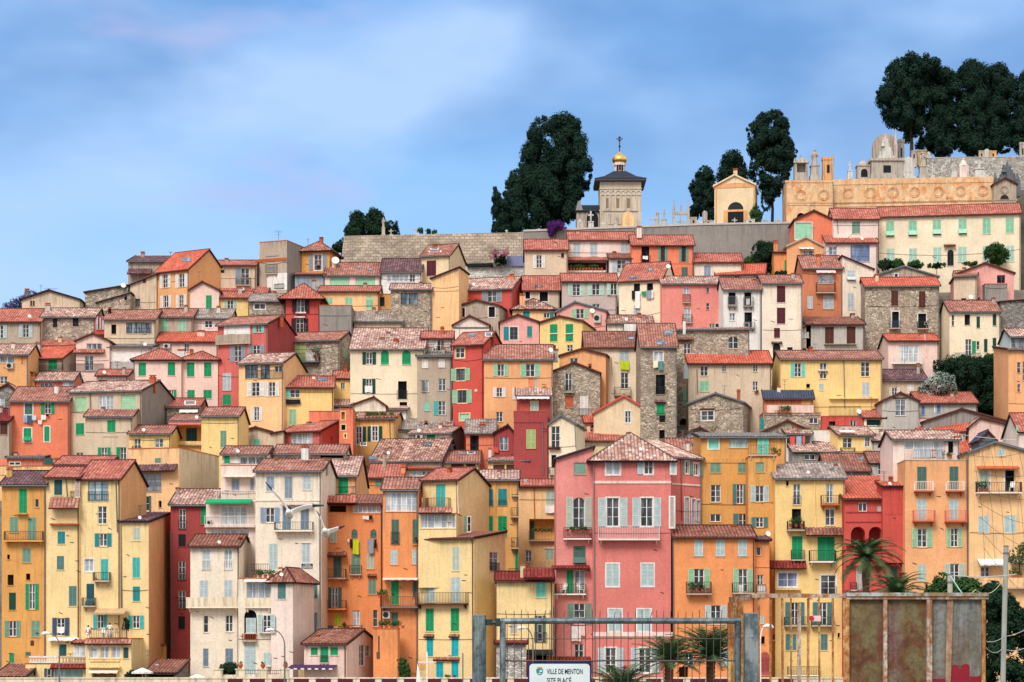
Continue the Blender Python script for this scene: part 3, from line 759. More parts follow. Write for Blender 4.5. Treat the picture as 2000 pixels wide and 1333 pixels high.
def recentre(o):
    me = o.data; xs = [v.co for v in me.vertices]
    lo = Vector((min(v.x for v in xs), min(v.y for v in xs), min(v.z for v in xs))); hi = Vector((max(v.x for v in xs), max(v.y for v in xs), max(v.z for v in xs)))
    c = Vector(((lo.x + hi.x) / 2, (lo.y + hi.y) / 2, lo.z)); me.transform(Matrix.Translation(-c)); o.location = c
DENS = 1.0
def leaves(mb, c, r, n, s, mi=0, shell=.55, squash=(1, 1, 1), rnd=RND, up=.0):
    c = Vector(c)
    for _ in range(int(n * DENS)):
        d = Vector((rnd.gauss(0, 1), rnd.gauss(0, 1), rnd.gauss(0, 1)))
        if d.length < 1e-4: continue
        d.normalize(); rr = r * (shell + (1.08 - shell) * rnd.random() ** .7)
        p = c + Vector((d.x * squash[0], d.y * squash[1], d.z * squash[2])) * rr
        t = Vector((rnd.gauss(0, 1), rnd.gauss(0, 1), rnd.gauss(0, 1) + up)); 
        nn = (d * 2.0 + t * .5).normalized(); a = nn.cross(Vector((rnd.random() - .5, rnd.random() - .5, rnd.random()))).normalized(); b = nn.cross(a)
        k = s * (.5 + .8 * rnd.random()); l = k * 1.7
        mb.poly([p - a * k * .5, p - b * l * .3, p + a * k * .5, p + b * l * .6], mi=mi)
def build_later():
    for code, face, u0, u1, z0, z1, cols, lab, it in LATER:
        if code == 'l':
            cloth(face, u0, u1, z0, z1, cols[0] if cols else 'white', lab or 'laundry hanging', cols[1] if len(cols) > 1 else 'laundry', 'laundry')
        elif code == 'f':
            pr = float(cols[1]) if len(cols) > 1 else .45
            w, h = u1 - u0, z1 - z0; base = face.world((u0 + u1) / 2, pr, z0)
            r = thing('potted_plant', lab or 'potted plant', 'plant', base)
            mb = MB(); n = max(1, int(w / .45)); ex = face.euw
            for k in range(n):
                c = ex * ((k + .5) / n - .5) * w; mb.lathe(c, [(.12, 0), (.19, min(.34, h * .4))], 8)
            mb.build('pot', paint('terra', .8), r)
            lf = MB(); rr = random.Random(sum(map(ord, lab or "p")) % 999)
            for k in range(n * 2):
                c = ex * (rr.random() - .5) * w * .8 + Vector((0, 0, min(.34, h * .4) + (h - .34) * (.25 + .4 * rr.random()))); leaves(lf, c, max(.16, min(h * .35, .5)), 40, .12, rnd=rr)
            lf.build('foliage', leafmat('pot', (.02, .06, .02), (.07, .15, .04)), r)
        elif code == 'ch':
            base = face.world((u0 + u1) / 2, .42, z0); r = thing('chair', lab or 'white garden chair', 'chair', base, .5 if (cols and cols[-1] == 'r') else -.4)
            m = paint('white', .5)
            s = MB(); s.box(-.24, .24, -.24, .24, .40, .45); s.build('seat', m, r)
            k = MB(); k.hexa([(-.24, .22, .45), (.24, .22, .45), (.24, .26, .45), (-.24, .26, .45), (-.22, .36, 1.02), (.22, .36, 1.02), (.22, .40, 1.02), (-.22, .40, 1.02)]); k.build('backrest', m, r)
            for a in (-.22, .22):
                for c in (-.22, .22):
                    g = MB(); g.box(a - .025, a + .025, c - .025, c + .025, 0, .40); g.build('leg', m, r)
                g = MB(); g.box(a - .03, a + .03, -.24, .3, .62, .66); g.build('armrest', m, r)
# ================================================================== the left third of the town
T(0, 740)
H('tall ochre house at the far left with dark brown tiled roof', 'och', 15, 400, 925, roof='g 110 dark', B=1330, dirt=1.2)
W('''c 165 955 235 1175 green; w 305 1045 335 1115; c 85 1200 158 1335 sage; c 240 1205 315 1410 sage; C 60 770 105 850 ochl; S 150 1168 242 1180''')
T(0, 1033)
W('''b 45 25 380 115 bronze .7 och; c 195 170 268 295 sage; d 62 225 85 265; d 65 400 118 490; d 225 390 262 445; c 78 555 138 705 dgreen; o 222 480 335 700 green; o 42 800 178 935 sage; c 272 798 345 940 sage; x 265 970 295 1015 brown; c 80 1078 125 1165 green; c 220 1070 268 1105 dsage''')
T(0, 740)
H('tall pale yellow tower house with teal glazed balcony room and blue shutters', 'yel', 690, 1045, 872, roof='g 150 red', B=1330, D=9, yaw=-6, side='peach')  # side painted warmer than the front, standing in for bounced light
W('''g3 765 890 940 1060 teal teal; r 765 980 940 1060; w 848 1108 926 1262 ; q 1008 900 1020 1330''')
T(0, 1033)
W('''o 823 42 968 152 teal; w 735 265 810 370 white +w +l; c 875 265 940 450 turq; b 822 380 965 463 iron .7; A 750 478 818 675 dteal; b 722 600 835 680 iron .6; n 845 690 1110 748 tan 1.2; o 810 742 930 870 turq''')
T(0, 740)
H('', 'yel', 398, 690, 862, roof='g 65 red', B=1330, D=9, wing=True)
W('''c 470 878 540 1010 dteal; c 650 885 698 1030 mauve; r 610 975 698 1035; p 440 1035 695 1135 oldred 1.0; D 482 1142 690 1258 ochl 1.2; S 440 1258 693 1272 terra; q 575 870 585 1030''')
T(0, 1033)
W('''c 500 25 565 133 teal; c 493 237 556 357 tealg; c 598 498 665 672 tealg; o 455 775 602 928 dblue; n 425 945 690 975 white .6; c 512 1003 577 1105 dteal; l 500 850 562 905 white | white cloth in the lower window of the tall yellow house''')
T(0, 740)
H('', 'yel', 1045, 1290, 1245, roof='m 75 dark', B=1330, D=12.9, wing=True, side='orap')  # orange of the side wall stands in for bounced light
W('''c 1158 1297 1215 1405 lsage; q 1048 1260 1056 2000''')
T(0, 1033)
W('''c 1150 250 1215 427 turq; c 1152 502 1215 630 teal; o 1115 755 1248 865 turq; s 1110 108 1240 114 +t; C 1400 1000 1440 1080 ochl''')
T(0, 740)
H('', 'peachy', 1115, 1555, 605, roof='t', B=1060, D=11, yaw=-14, Y=216.5, wing=True, dirt=1.8, side='sand')
W('''p 1100 755 1545 808 dark 1.0; g4 1150 822 1398 980 gblue gblue; r 1150 905 1398 980; d 1185 1020 1250 1148; o 1240 1020 1312 1148 dsage; d 1375 1060 1402 1118; x 1345 690 1395 728 tealg''')
H('yellow block with flat red tiled roof behind the tower house', 'yel', 480, 940, 752, 830, 'g 48 red', Y=226)
W('''x 735 765 850 785; C 470 690 520 750 ochl''')
T(0, 1033)
H('low yellow veranda annexe with balustrade under the roof terrace', 'yel', 745, 1140, 955, roof='t', B=1345, D=6, Y=194)
W('''p 740 968 1145 1005 oldred .5; g2 775 1020 850 1125; g2 872 1020 945 1125; g2 968 1020 1045 1125; c 1070 1030 1115 1125 dteal; S 770 1196 1050 1206; u 780 1138 1040 1196 yel; n 780 1222 1030 1255 cream .8; D 800 1257 1010 1315 tan; r 780 868 1110 953''')
H('', 'yel', 220, 745, 1172, roof='t', B=1345, D=6, Y=194.6, wing=True)
W('''u 255 1105 500 1165 white; u 535 1110 740 1170 greyb; p 445 1178 760 1215 dkred .6; g4 475 1225 720 1330 turq turq; w 260 1210 310 1280; o 385 1215 465 1330 dblue''')
H('', 'yel', 640, 752, 1000, roof='m 25 red', B=1290, D=2, Y=196.5, wing=True)
W('g2 642 1020 745 1110')
H('low stone shed with brown tiled roof below the ochre house', 'greyb', -40, 212, 1292, roof='m 105 brown', B=1345, Y=191, D=6, st=True)
T(0, 740)
H('narrow dark red house squeezed between yellow tower and cream house', 'dkr', 1480, 1850, 1098, roof='g 125 pinkold', B=1290, D=11, Y=208.5, dirt=1.4)
W('''w 1555 1130 1612 1305 greyt; r 1550 1230 1615 1310; c 1742 1105 1800 1265 green''')
T(0, 1033)
W('''c 1548 48 1612 155 dark; w 1548 280 1608 445 greyt; r 1546 380 1612 450; w 1550 537 1610 695 greyt; r 1548 620 1612 698; c 1548 760 1605 872 dark; q 1482 20 1490 1050''')
H('low dark shed with brown tiled roof and slanting ridge', 'grey', 1268, 1530, 1258, roof='m 110 brown', B=1345, Y=191, D=7, st=True)
W('D 1285 1268 1510 1320 dark')
# ---- cream group
T(400, 1033)
H('cream house with white railed balcony and brown eaves', 'cream', -125, 300, 157, roof='g 80 brown', B=1333, D=9)
W('''c -20 182 45 355 lblue; w 170 178 238 355 white +l; r 165 270 240 350 white; r -22 270 48 350 white; c -45 450 30 680 lblue; c 168 448 240 675 lblue; B -150 597 305 690 creamy .9 cream; w -10 755 30 900 pinkp; w 180 750 243 895 pinkp; c -15 1040 32 1195 slate; c 178 1040 245 1185 slate; C 295 70 320 120 dark; k -145 625 -100 680; f 280 600 312 690 | small dark cypress in a pot at the end of the white balcony''')
T(400, 740)
H('white terraced house with green awning and glazed pale blue veranda', 'creamp', 10, 445, 1052, roof='t', B=1060, D=7, Y=206)
W('''n 20 1045 415 1095 green 1.1; g4 145 1108 365 1270 lteal white; S 5 1270 440 1292; k 25 1225 60 1275''')
T(400, 1033)
W('''g4 55 10 385 75 white white; r 0 -110 440 -30 white''')
T(400, 740)
H('', 'creamp', 140, 445, 752, roof='t', B=1062, D=7, Y=209, wing=True)
W('''n 165 838 430 862 cream .9 tan; c 232 865 300 970 blue; c 393 865 428 970 blue; r 90 968 430 1050 white''')
H('', 'white', 150, 540, 662, roof='g 50 oldred', B=915, D=8, Y=216, wing=True)
W('''g3 305 676 510 742 white +m; c 170 658 216 740 green; C 250 580 290 640 lgrey; C 350 610 368 670 white''')
H('large cream house with blue shutters and long iron balcony', 'cream', 440, 1012, 808, roof='g 98 oldred', B=1310, D=11, yaw=-3)
W('''c 533 850 603 975 blue; c 692 850 760 1038 gblue; c 850 843 918 965 lblue; s 415 1050 1010 1062; o 483 1120 650 1248 blue; n 665 1078 940 1102 mauve .7; c 675 1112 748 1312 slate; c 832 1108 905 1308 slate; b 610 1245 945 1330 greyt .8 cream; C 1045 690 1065 760; C 610 690 630 760; C 840 590 900 630 white''')
T(400, 1033)
W('''c 558 130 632 360 lteal; c 842 122 914 298 lblue; s 830 118 922 126; c 897 455 978 605 tealg; c 900 728 975 905 gblue; q 985 -100 993 900 cream''')
H('', 'cream', 290, 582, 432, roof='t', B=1333, D=5, Y=196.8, wing=True)
W('''n 350 440 572 466 white .9; g4 362 468 572 680 lteal white; B 350 600 585 690 creamy .35 cream; da 342 705 450 975; c 358 775 446 905 lteal; b 325 912 450 980 terra .5; ca 345 1000 442 1260 lteal; r 405 305 560 372; f 410 350 630 430 x -.4 | row of flower pots on the terrace edge above the cream veranda''')
H('', 'creamp', 575, 765, 442, roof='h 92 brown', B=1333, D=5.5, yaw=-16, Y=196, wing=True)
W('''c 633 475 703 610 tealg; o 468 748 617 902 lteal; c 515 1075 577 1190 lteal''')
T(400, 740)
H('attic dormer house with long brown roof behind the large cream house', 'beige', 600, 1215, 658, roof='g 72 oldred', B=900, D=9, Y=219)
W('''g2 636 668 724 708 tealg +m; g4 755 668 935 708 white; d 1000 665 1200 690; C 845 575 895 625 white; C 535 600 590 700 greyb .1''')
# ---- orange group
H('tall orange house hung with lime green towel and balconies', 'ora', 1012, 1542, 1092, roof='m 78 brown', B=1275, D=6)
W('''g6 1290 1097 1530 1166 white white; D 1030 1098 1225 1158 brown 1.5; p 1000 1020 1315 1088 red .9; q 1538 1000 1550 1500''')
T(400, 1033)
W('''c 1085 20 1145 122 lsage; ca 1272 5 1325 85 dsage; ca 1437 5 1490 85 dsage; p 1025 212 1232 245 brown .9; c 1115 238 1185 420 dsage; b 990 350 1228 440 iron .9 greyb; c 1272 215 1350 400 sage; b 1255 318 1362 405 iron .35 greyb; c 1405 218 1467 350 lsage; c 1420 440 1487 572 sage; p 1412 408 1490 420 brown .25; o 1068 510 1188 685 dsage; b 1015 622 1230 705 brown .9 ora; c 1128 740 1183 840 lime; w 1283 708 1345 850 white +l; b 1240 838 1365 915 iron .5 ora; w 1460 705 1500 850 white
l 1287 92 1337 222 lime towel | long lime green towel hung under an arched window; l 1262 90 1285 170 dbrown towel | dark brown cloth left of the lime green towel; l 1240 88 1256 118 white towel | small white cloth beside the dark brown cloth; l 1415 88 1468 216 gblue towel | grey striped towel hung on the orange house; l 1472 95 1492 170 dark towel | black cloth right of the grey striped towel
l 1048 840 1118 945 dblue blanket | navy blanket hanging over the lowest orange balcony; l 1122 845 1160 920 white towel | white sheet beside the navy blanket; f 1200 810 1270 860 x .3 | potted plant above the white sheet on the orange house''')
T(400, 740)
W('l 1372 1192 1424 1222 white towel | white shirts on the line below the white veranda windows; l 1428 1185 1456 1222 dark towel | black cloth beside the white shirts under the veranda')
H('orange upper block with green shuttered window and sloping old tiled roof', 'orap', 1052, 1318, 848, roof='g 165 pinkold', B=968, D=16, Y=213)
W('c 1158 860 1245 998 green; C 1140 860 1160 860; S8 1425 675 1490 700; C 1550 640 1570 700')
H('small orange house with red roof and green window above white veranda', 'ora', 1422, 1720, 862, roof='g 110 red', B=975, D=10)
W('c 1480 878 1553 940 sage; C 1705 740 1740 860 ora .3; C 1600 855 1650 905 terra .05')
T(400, 1033)
H('small pink house with green shutters and purple awning below', 'pinkp', 862, 1230, 1002, roof='g 68 brown', B=1340, D=9, yaw=-16, Y=193)
W('''c 920 1030 980 1098 green; c 1003 1022 1072 1170 green; c 1090 1028 1155 1098 green; b 1000 1100 1075 1172 iron .15; n 755 1180 1150 1222 purple 1.3 white; D 760 1228 1180 1308 tan 1.5; Rw 1340 1010 1388 1190; Rw 1395 1015 1435 1110; s 750 1300 1230 1318 creamy''')
H('orange rendered stair buttress beside the small pink house', 'ora', 1462, 1672, 868, roof='t', B=1345, D=4, Y=195.5, name='stair_wall', cat='wall')
W('s 1505 930 1512 1100 +t brown; x 1490 1070 1520 1130 bronze; f 1500 800 1740 865 x -.4 | row of green plants along the top of the orange stair wall')
T(400, 740)
H('orange house with wide white veranda windows under brown roof', 'ora', 1545, 1850, 968, roof='g 95 oldred', B=1325, D=9)
W('''g6 1570 985 1840 1152 white white; c 1620 1222 1685 1435 dsage; c 1803 1222 1858 1435 dsage; r 1615 1330 1690 1440''')
T(400, 1033)
W('''c 1612 185 1672 312 lteal; c 1798 183 1846 308 lteal; n 1548 425 1850 450 pinkp 1.2; c 1617 450 1685 660 green; c 1805 448 1845 600 dsage; b 1525 590 1850 690 brown .9 greyt; k 1545 715 1608 780; c 1620 725 1677 850 dsage; f 1500 520 1590 600 x .6 | potted shrub on the railed brown balcony; D 1690 870 1850 1240 brown 1.0''')
# ================================================================== middle-left band
T(0, 740)
H('coral orange house with laundry line and green shutters', 'coral', 85, 600, 198, roof='g 115 oldred', B=900, D=10, dirt=.7)
W('''c 215 215 282 310 dsage teal +w; o 355 210 475 305 green; A 205 430 272 545 green +w; c 385 415 430 545 green +w; C 475 50 510 110 white; q 78 220 86 700
l 205 318 240 380 blue | pale blue jeans at the left of the laundry line; l 240 320 280 392 dblue | navy trousers on the coral house laundry line; l 283 320 320 362 lblue | light blue shirt on the coral house laundry line; l 360 316 402 360 white | white shirt on the coral house laundry line; l 404 306 428 332 dark | black top at the right of the laundry line; l 335 362 366 396 cream | small cream cloth hung low on the laundry line''')
H('greige house with big roller blinds and grey gable wall', 'beige', 600, 1228, 114, roof='g 82 pinkold', B=900, D=12, yaw=-11, side='grey')
W('''v 650 165 752 280 lgreen; g4 855 145 985 272 white; v 1048 140 1178 270 lgreen; c 658 387 730 487 green; w 660 642 723 700; C 1300 -30 1350 60 terra; q 782 110 790 300''')
H('', 'beige', 740, 1150, 332, roof='m 55 oldred', B=900, D=3, Y=252, wing=True)
W('c 930 362 1002 465 green; o 850 598 960 698 green; ol 1010 595 1097 700 green; x 895 495 1025 510 greyb')
H('yellow house with small red roof and iron balcony door', 'yelb', 1120, 1480, 482, roof='g 65 oldred', B=905, D=8, Y=251)
W('w 1165 520 1222 665; b 1150 590 1225 670 iron .5; w 1345 520 1418 598 greyt +m')
H('yellow house with open loggia and red striped awning', 'ochl', 1470, 1795, 372, roof='m 66 oldred', B=890, D=7)
W('n 1470 372 1750 410 pinkr .9; D 1490 414 1745 545 ochl 1.4; c 1600 420 1695 545 dteal; B 1470 545 1752 582 yelb .4')
H('grey stuccoed house at left edge below a dark gable', 'greyb', -60, 78, 372, roof='g 100 dkred', B=912, D=9)
W('c 0 385 65 485 brown')
T(0, 480)
H('grey rubble gable house at the left edge', 'grey', -90, 172, 1292, roof='f 88 old', B=812, st=True, apex=.62)
W('g2 -40 1320 40 1400 white')
T(0, 740)
H('peach flat roofed terrace block under the coral house', 'peachy', 0, 470, 758, roof='t', B=935, D=8)
W('w 80 722 180 752; x 385 690 460 745 dteal; s -60 700 60 750 coral')
H('', 'coral', 60, 380, 690, roof='m 20 grey', B=935, D=4, dY=2, wing=True)
W('w 80 722 180 752')
T(0, 480)
H('pale pink house with bright green closed shutters, left wing', 'pinkp', 1160, 1572, 988, roof='h 88 red', B=800, D=9, dirt=.5)
W('c 1202 1018 1267 1130 green; c 1455 1013 1520 1128 green; o 1440 1252 1530 1335 green; C 1545 900 1600 950 white; q 1160 1000 1168 1180')
H('', 'pinkp', 1572, 1890, 988, roof='h 62 red', B=795, D=9, wing=True, dirt=.5)
W('c 1622 1015 1687 1138 green; c 1770 1015 1835 1138 green; c 1625 1253 1690 1325 green; c 1765 1253 1838 1328 green; q 1566 990 1574 1260')
T(0, 740)
H('rough stone house with red roof and skylight below the pink house', 'greyb', 1445, 1732, 246, roof='g 65 red', B=845, D=8, st=True)
W('S8 1600 190 1700 225 white; n 1560 260 1720 300 white .5')
T(400, 440)
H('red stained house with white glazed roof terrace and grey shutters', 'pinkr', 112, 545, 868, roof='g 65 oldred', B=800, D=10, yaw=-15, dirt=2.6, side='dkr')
W('''s 168 868 395 948 white; v 205 890 258 945 turqp; v 315 890 372 945 turqp; o 418 875 515 932 turqp; B 105 960 405 1032 greyb .5; o 220 1045 352 1182 gblue; o 380 1045 515 1115 gblue; c 155 1285 228 1435 lblue; c 155 1470 228 1560 green; C 660 790 680 830 terra''')
H('pale yellow house with old roof, dark loggia and white shutters', 'peachy', 295, 682, 1202, roof='g 78 pinkold', B=850, D=9, yaw=-13, dirt=.6)
W('''g2 350 1216 460 1330 dark dark +m; g2 485 1216 565 1330 dark dark +m; r 460 1260 680 1333; w 605 1220 672 1275 brown; C 300 1180 320 1190''')
T(400, 740)
W('o 368 35 515 150 white; o 520 33 645 150 white; o 402 248 498 362 white')
H('yellow house with turquoise open shutter and laundry on the sill', 'yelb', 690, 1115, 78, roof='g 88 red', B=845, D=8, yaw=4, dirt=.5)
W('ol 685 92 825 165 turqp; c 730 265 795 405 lgreen; l 705 180 830 225 dark | dark clothes drying under the turquoise shutter; S8 980 -8 1060 18; q 684 120 692 430')
H('', 'yelb', 1114, 1262, 2, roof='g 62 red', B=800, D=6, wing=True)
W('w 1180 35 1215 92 tealg')
T(400, 440)
H('big cream house with arched green shutters and wide old tiled roof', 'creamy', 1262, 1905, 1078, roof='g 172 pinkold', B=818, D=17, dirt=.5)
W('''o 1368 1105 1485 1208 dgreen; ca 1528 1085 1597 1212 green; ca 1712 1085 1787 1212 green; C 1515 975 1560 1040 lgrey .3; C 1640 985 1680 1040 terra .3; C 1575 925 1610 985 lgrey .6''')
T(400, 740)
W('o 1368 2 1480 130 dgreen; l 1390 62 1455 122 white | white towels drying in the lower green shuttered window; d 1677 22 1752 178; r 1668 100 1755 178; d 1690 202 1755 235')
H('coral red house with weathered terrace wall', 'coral', 905, 1170, 284, roof='t', B=845, D=6, dirt=1.8)
W('x 1150 360 1160 372')
H('', 'coral', 1166, 1285, 262, roof='t', B=880, D=6, dY=-3, wing=True, dirt=1.8)
W('d 1185 288 1215 355 terra +yel; d 1185 400 1220 446 black +yel; d 1212 480 1226 512 black +yel')
H('white dormer strip under an old pinkish roof', 'white', 940, 1275, 238, roof='g 70 pinkold', B=826, D=9)
W('g2 1095 242 1255 265 dark +m')
H('cream gabled house end with grey tiled roof', 'cream', 1268, 1570, 238, roof='f 72 pinkold', B=826, apex=.66)
H('yellow house with black green shutters and white window surrounds', 'ochl', 1280, 1652, 350, roof='g 36 old', B=868, D=8, yaw=-5)
W('o 1283 418 1390 570 dgreen +w; o 1422 415 1530 540 dgreen +w; q 1602 350 1612 560; f 1380 290 1700 335 x .4 | row of small terrace plants above the black shuttered yellow house')
H('white glazed terrace room with thin old roof behind yellow house', 'white', 1385, 1760, 268, roof='g 30 oldred', B=822, D=8)
W('g5 1420 272 1720 305 white')
H('salmon pink cottage with four pane white window', 'pinkr', 680, 1010, 462, roof='g 80 red', B=876, D=9, yaw=-24, dirt=.4)
W('g4 750 478 935 570 white white; Rd 1095 505 1110 545; S8 905 380 955 400')
H('beige stained gable house with small turquoise shutter', 'beige', 300, 580, 466, roof='f 38 oldred', B=884, apex=.5, dirt=2)
W('c 420 528 480 605 turqp')
H('', 'beige', 580, 680, 480, roof='R 20 oldred', B=884, wing=True, dirt=2)
H('yellow tall plain house with one green shutter', 'yelb', -30, 298, 328, roof='g 68 oldred', B=965, D=9, dirt=.6)
W('c 135 452 188 598 sage')
T(0, 740)
# ================================================================== top left
T(0, 480)
H('salmon house with white shutters and bright red roof on the left crest', 'peach', 1355, 1640, 218, roof='g 160 bright', B=612, D=9, yaw=-30, dirt=.4)
W('o 1388 252 1482 362 white; o 1525 252 1630 355 white; o 1395 440 1488 532 white; o 1530 435 1618 530 white; Y 1480 55 1520 80; S8 1575 105 1660 140')
H('beige wall house with slanting roof line, patched plaster', 'beige', 1130, 1358, 345, roof='R 92 oldred', B=612, D=7, dY=1, dirt=1.8)
W('d 1172 462 1215 530 greyt; x 1240 292 1265 325 brown')
H('grey brown house with two dark roofs at the left crest', 'greyb', 1112, 1470, 142, roof='m 45 dark', B=570, D=7, Y=301)
W('p 1115 205 1320 264 dark 1.5; q 1138 150 1146 210')
H('long low rubble barn with sloping top beside the crest houses', 'greyb', 738, 1110, 408, roof='R 60 grey', B=600, D=7, st=True, Y=296)
W('i 1055 325 1095 375')
H('', 'greyb', 840, 1130, 500, roof='R 85 grey', B=612, D=4, st=True, Y=292, wing=True)
W('d 1078 440 1102 475')
H('lone grey gabled house on the left skyline with antennas', 'beige', 190, 690, 472, roof='f 78 old', B=612, apex=.47, D=9, fas='dbrown')
W('c 262 478 280 525 brown; c 284 478 302 525 brown; C 218 375 252 455 greyt; Y 355 340 385 470; Y 440 370 560 470')
H('grey beige house at the far left with pale blue shutters', 'greyb', -60, 358, 662, roof='g 102 red', B=690, D=10)
W('o 165 683 282 797 lteal; o -60 692 62 803 lteal; C 395 500 435 580 lgrey .8')
H('rubble stone house with two small dark shutters and pinkish roof', 'rub', 360, 825, 622, roof='g 68 pinkold', B=680, D=8, st=True)
W('c 458 635 497 710 dark; c 630 630 682 702 dark; s 820 615 905 770 red; o 835 622 905 730 lblue; C 945 535 960 600 dark .3')
H('greige house with five part dark window under mottled roof', 'beige', 905, 1352, 642, roof='g 72 oldred', B=690, D=8, dirt=1.8)
W('d 965 685 1008 768; g5 1095 668 1315 762 dark dark +m; Y 1040 690 1060 800')
H('greige house with two turquoise shutters', 'greyb', 1355, 1672, 622, roof='g 62 oldred', B=670, D=8)
W('c 1393 640 1460 752 mint; c 1547 637 1615 750 mint; q 1348 620 1358 800')
H('cream house with two small square windows and lichen roof', 'creamp', 1672, 1998, 632, roof='g 72 olddark', B=662, D=8)
W('')
T(400, 440)
W('w 0 830 65 890 white +w; w 135 828 200 890 white +w')
T(0, 480)
H('low pale pink house with bright red roof and white chimney', 'pinkp', 1365, 1890, 836, roof='g 76 bright', B=700, D=8, dirt=.4)
W('k 1420 855 1480 895; w 1600 848 1640 922; C 1715 735 1775 790 pinkp')
H('white garage with roll shutter and flat blue roof', 'white', 942, 1322, 884, roof='m 26 grey', B=732, D=7)
W('v 970 892 1280 1072 white; r 910 1010 1150 1075')
H('pale pink gabled house with brown timber windows', 'pinkp', 660, 950, 832, roof='f 62 red', B=735, D=9, dirt=.4)
W('g3 750 850 885 900 brown +m; p 640 902 910 938 red .5; w 735 955 812 1085 brown +m; r 610 1025 900 1098; C 720 1030 775 1100 terra .1; C 840 1020 895 1090 terra .1')
H('grey cottage with green shutters and red roof', 'greyb', 262, 550, 982, roof='g 100 bright', B=740, D=8, yaw=-16)
W('c 262 992 340 1105 green; c 420 993 495 1075 green; b 255 1045 550 1112 iron .3')
H('coral peach house at the left with air conditioner', 'peach', -60, 246, 948, roof='g 80 pinkold', B=785, D=8)
W('g2 0 962 125 1020 grey +m; k 60 1020 118 1070; w 0 1135 65 1200 brown; x 185 960 200 1030 terra; q 236 960 244 1200')
H('small beige cottage strip with pinkish red roof', 'beige', 310, 652, 872, roof='g 46 red', B=702, D=6)
H('low orange cottage with two white windows under old roof', 'coral', 310, 642, 1172, roof='g 65 pinkold', B=775, D=6)
W('g3 345 1190 460 1230 white +m; g2 547 1184 640 1235 white; C 258 1095 305 1245 orap .1')
H('tiny cream cottage with slanted roof and turquoise door', 'beige', 145, 258, 1160, roof='R 50 old', B=775, D=5)
W('c 200 1170 248 1255 turqp; r 190 1210 250 1260')
H('small cream cottage with red roof beside a white pillar', 'creamp', 838, 1110, 1132, roof='g 46 red', B=768, D=6)
W('d 855 1165 930 1185; C 1065 1055 1090 1105 lgrey .1')
T(400, 440)
H('grey rendered tower house with white lower panel and balcony window', 'greyb', 475, 712, 142, roof='t', B=575, D=6, yaw=-20, dirt=1.6, side='grey')
W('c 553 268 613 420 lgrey; b 530 350 632 425 iron .35; s 527 258 642 266; s 442 300 712 308 terra; s 540 425 714 560 white +t; c 620 460 685 545 lgrey; r 605 512 690 552; Y 640 50 715 135')
H('beige house with dark balcony door beside the tower', 'beige', 100, 445, 352, roof='g 36 red', B=575, D=7)
W('ol 265 372 385 525 gblue; b 270 460 398 530 iron .5; x 135 390 170 415; s 100 455 440 463')
H('small ochre orange tower with hip roof and person at window', 'och', 840, 1082, 212, roof='h 64 oldred', B=550, D=5.5, yaw=-10, ov=.5, dirt=.6)
W('o 912 258 1052 390 gblue white +w; i 1120 265 1160 355; Y 895 120 920 170')
H('low blue grey wall house below the ochre tower', 'gblue', 782, 1042, 432, roof='m 16 red', B=575, D=5)
W('c 952 488 1020 532 lgrey')
H('white house with two wide mint blinds under pinkish roof', 'creamp', 1042, 1522, 437, roof='g 102 oldred', B=575, D=10, dirt=.5)
W('v 1085 448 1255 533 mint; v 1308 448 1478 533 mint; S8 1310 360 1355 376; S8 1405 378 1460 396')
H('white windowed house with dark purple tiled roof under the rampart', 'white', 1532, 1880, 408, roof='g 108 dark', B=575, D=10)
W('g5 1580 425 1765 490 white white; w 1777 425 1825 495')
H('rough stone house with wide dark window and thin pink roof', 'greyb', 1612, 1965, 562, roof='g 42 pinkold', B=655, D=7, st=True)
W('g2 1700 590 1850 692 dark dark +m')
H('long peach house with three mint shutters', 'peachy', 990, 1512, 580, roof='g 42 red', B=630, D=8, dirt=.6)
W('c 1047 630 1110 690 mint; c 1217 628 1280 692 mint; ca 1400 615 1460 735 mint')
H('', 'och', 1512, 1612, 600, roof='t', B=625, D=6, wing=True)
W('c 1520 625 1560 705 dark')
H('bright red house with dark brown shutters and wide hip roof', 'red', 702, 988, 606, roof='h 92 red', B=668, D=8, ov=.9, dirt=.6)
W('o 760 606 905 758 dbrown; S 790 758 880 770 white; s 695 768 985 776 dkr; o 752 812 897 935 dbrown; S 782 797 872 808 white; r 800 880 895 932')
H('pale pink gabled house with tall green shutter', 'pinkp', -133, 122, 568, roof='f 70 bright', B=622, apex=.44, dirt=.4)
W('c 10 610 60 735 green')
H('small yellow house with pale shutters between pink gable and stone cottage', 'yelb', 122, 388, 634, roof='g 48 red', B=618, D=7)
W('o 165 652 278 730 lsage')
H('low house with plain red roof behind the small yellow house', 'beige', 130, 540, 592, roof='g 62 red', B=590, D=7)
W('C 420 555 450 605 cream .4')
H('stone cottage with one wide window and lichened roof', 'greyb', 388, 700, 662, roof='g 56 olddark', B=640, D=8, st=True)
W('w 430 682 525 730 white +w')
H('plain grey concrete block house', 'grey', 995, 1270, 697, roof='t', B=680, D=8, dirt=1.8)
H('low beige ruin under a broken grey stone roof', 'beige', 1295, 1712, 838, roof='g 92 olddark', B=660, D=9, dirt=1.6)
H('rubble stone house with lime green door and overgrown balcony', 'rub', 605, 1168, 1008, roof='g 68 oldred', B=738, D=9, yaw=-11, st=True)
W('''c 785 1040 878 1185 limep; b 790 1120 1000 1195 iron .8 greyt; c 815 1230 855 1270 limep; Rc 1200 1060 1235 1160 lsage; l 882 1108 962 1192 white | white sheet hung on the stone house balcony; f 940 1050 1010 1150 x .4 | leafy green plant on the stone house balcony''')
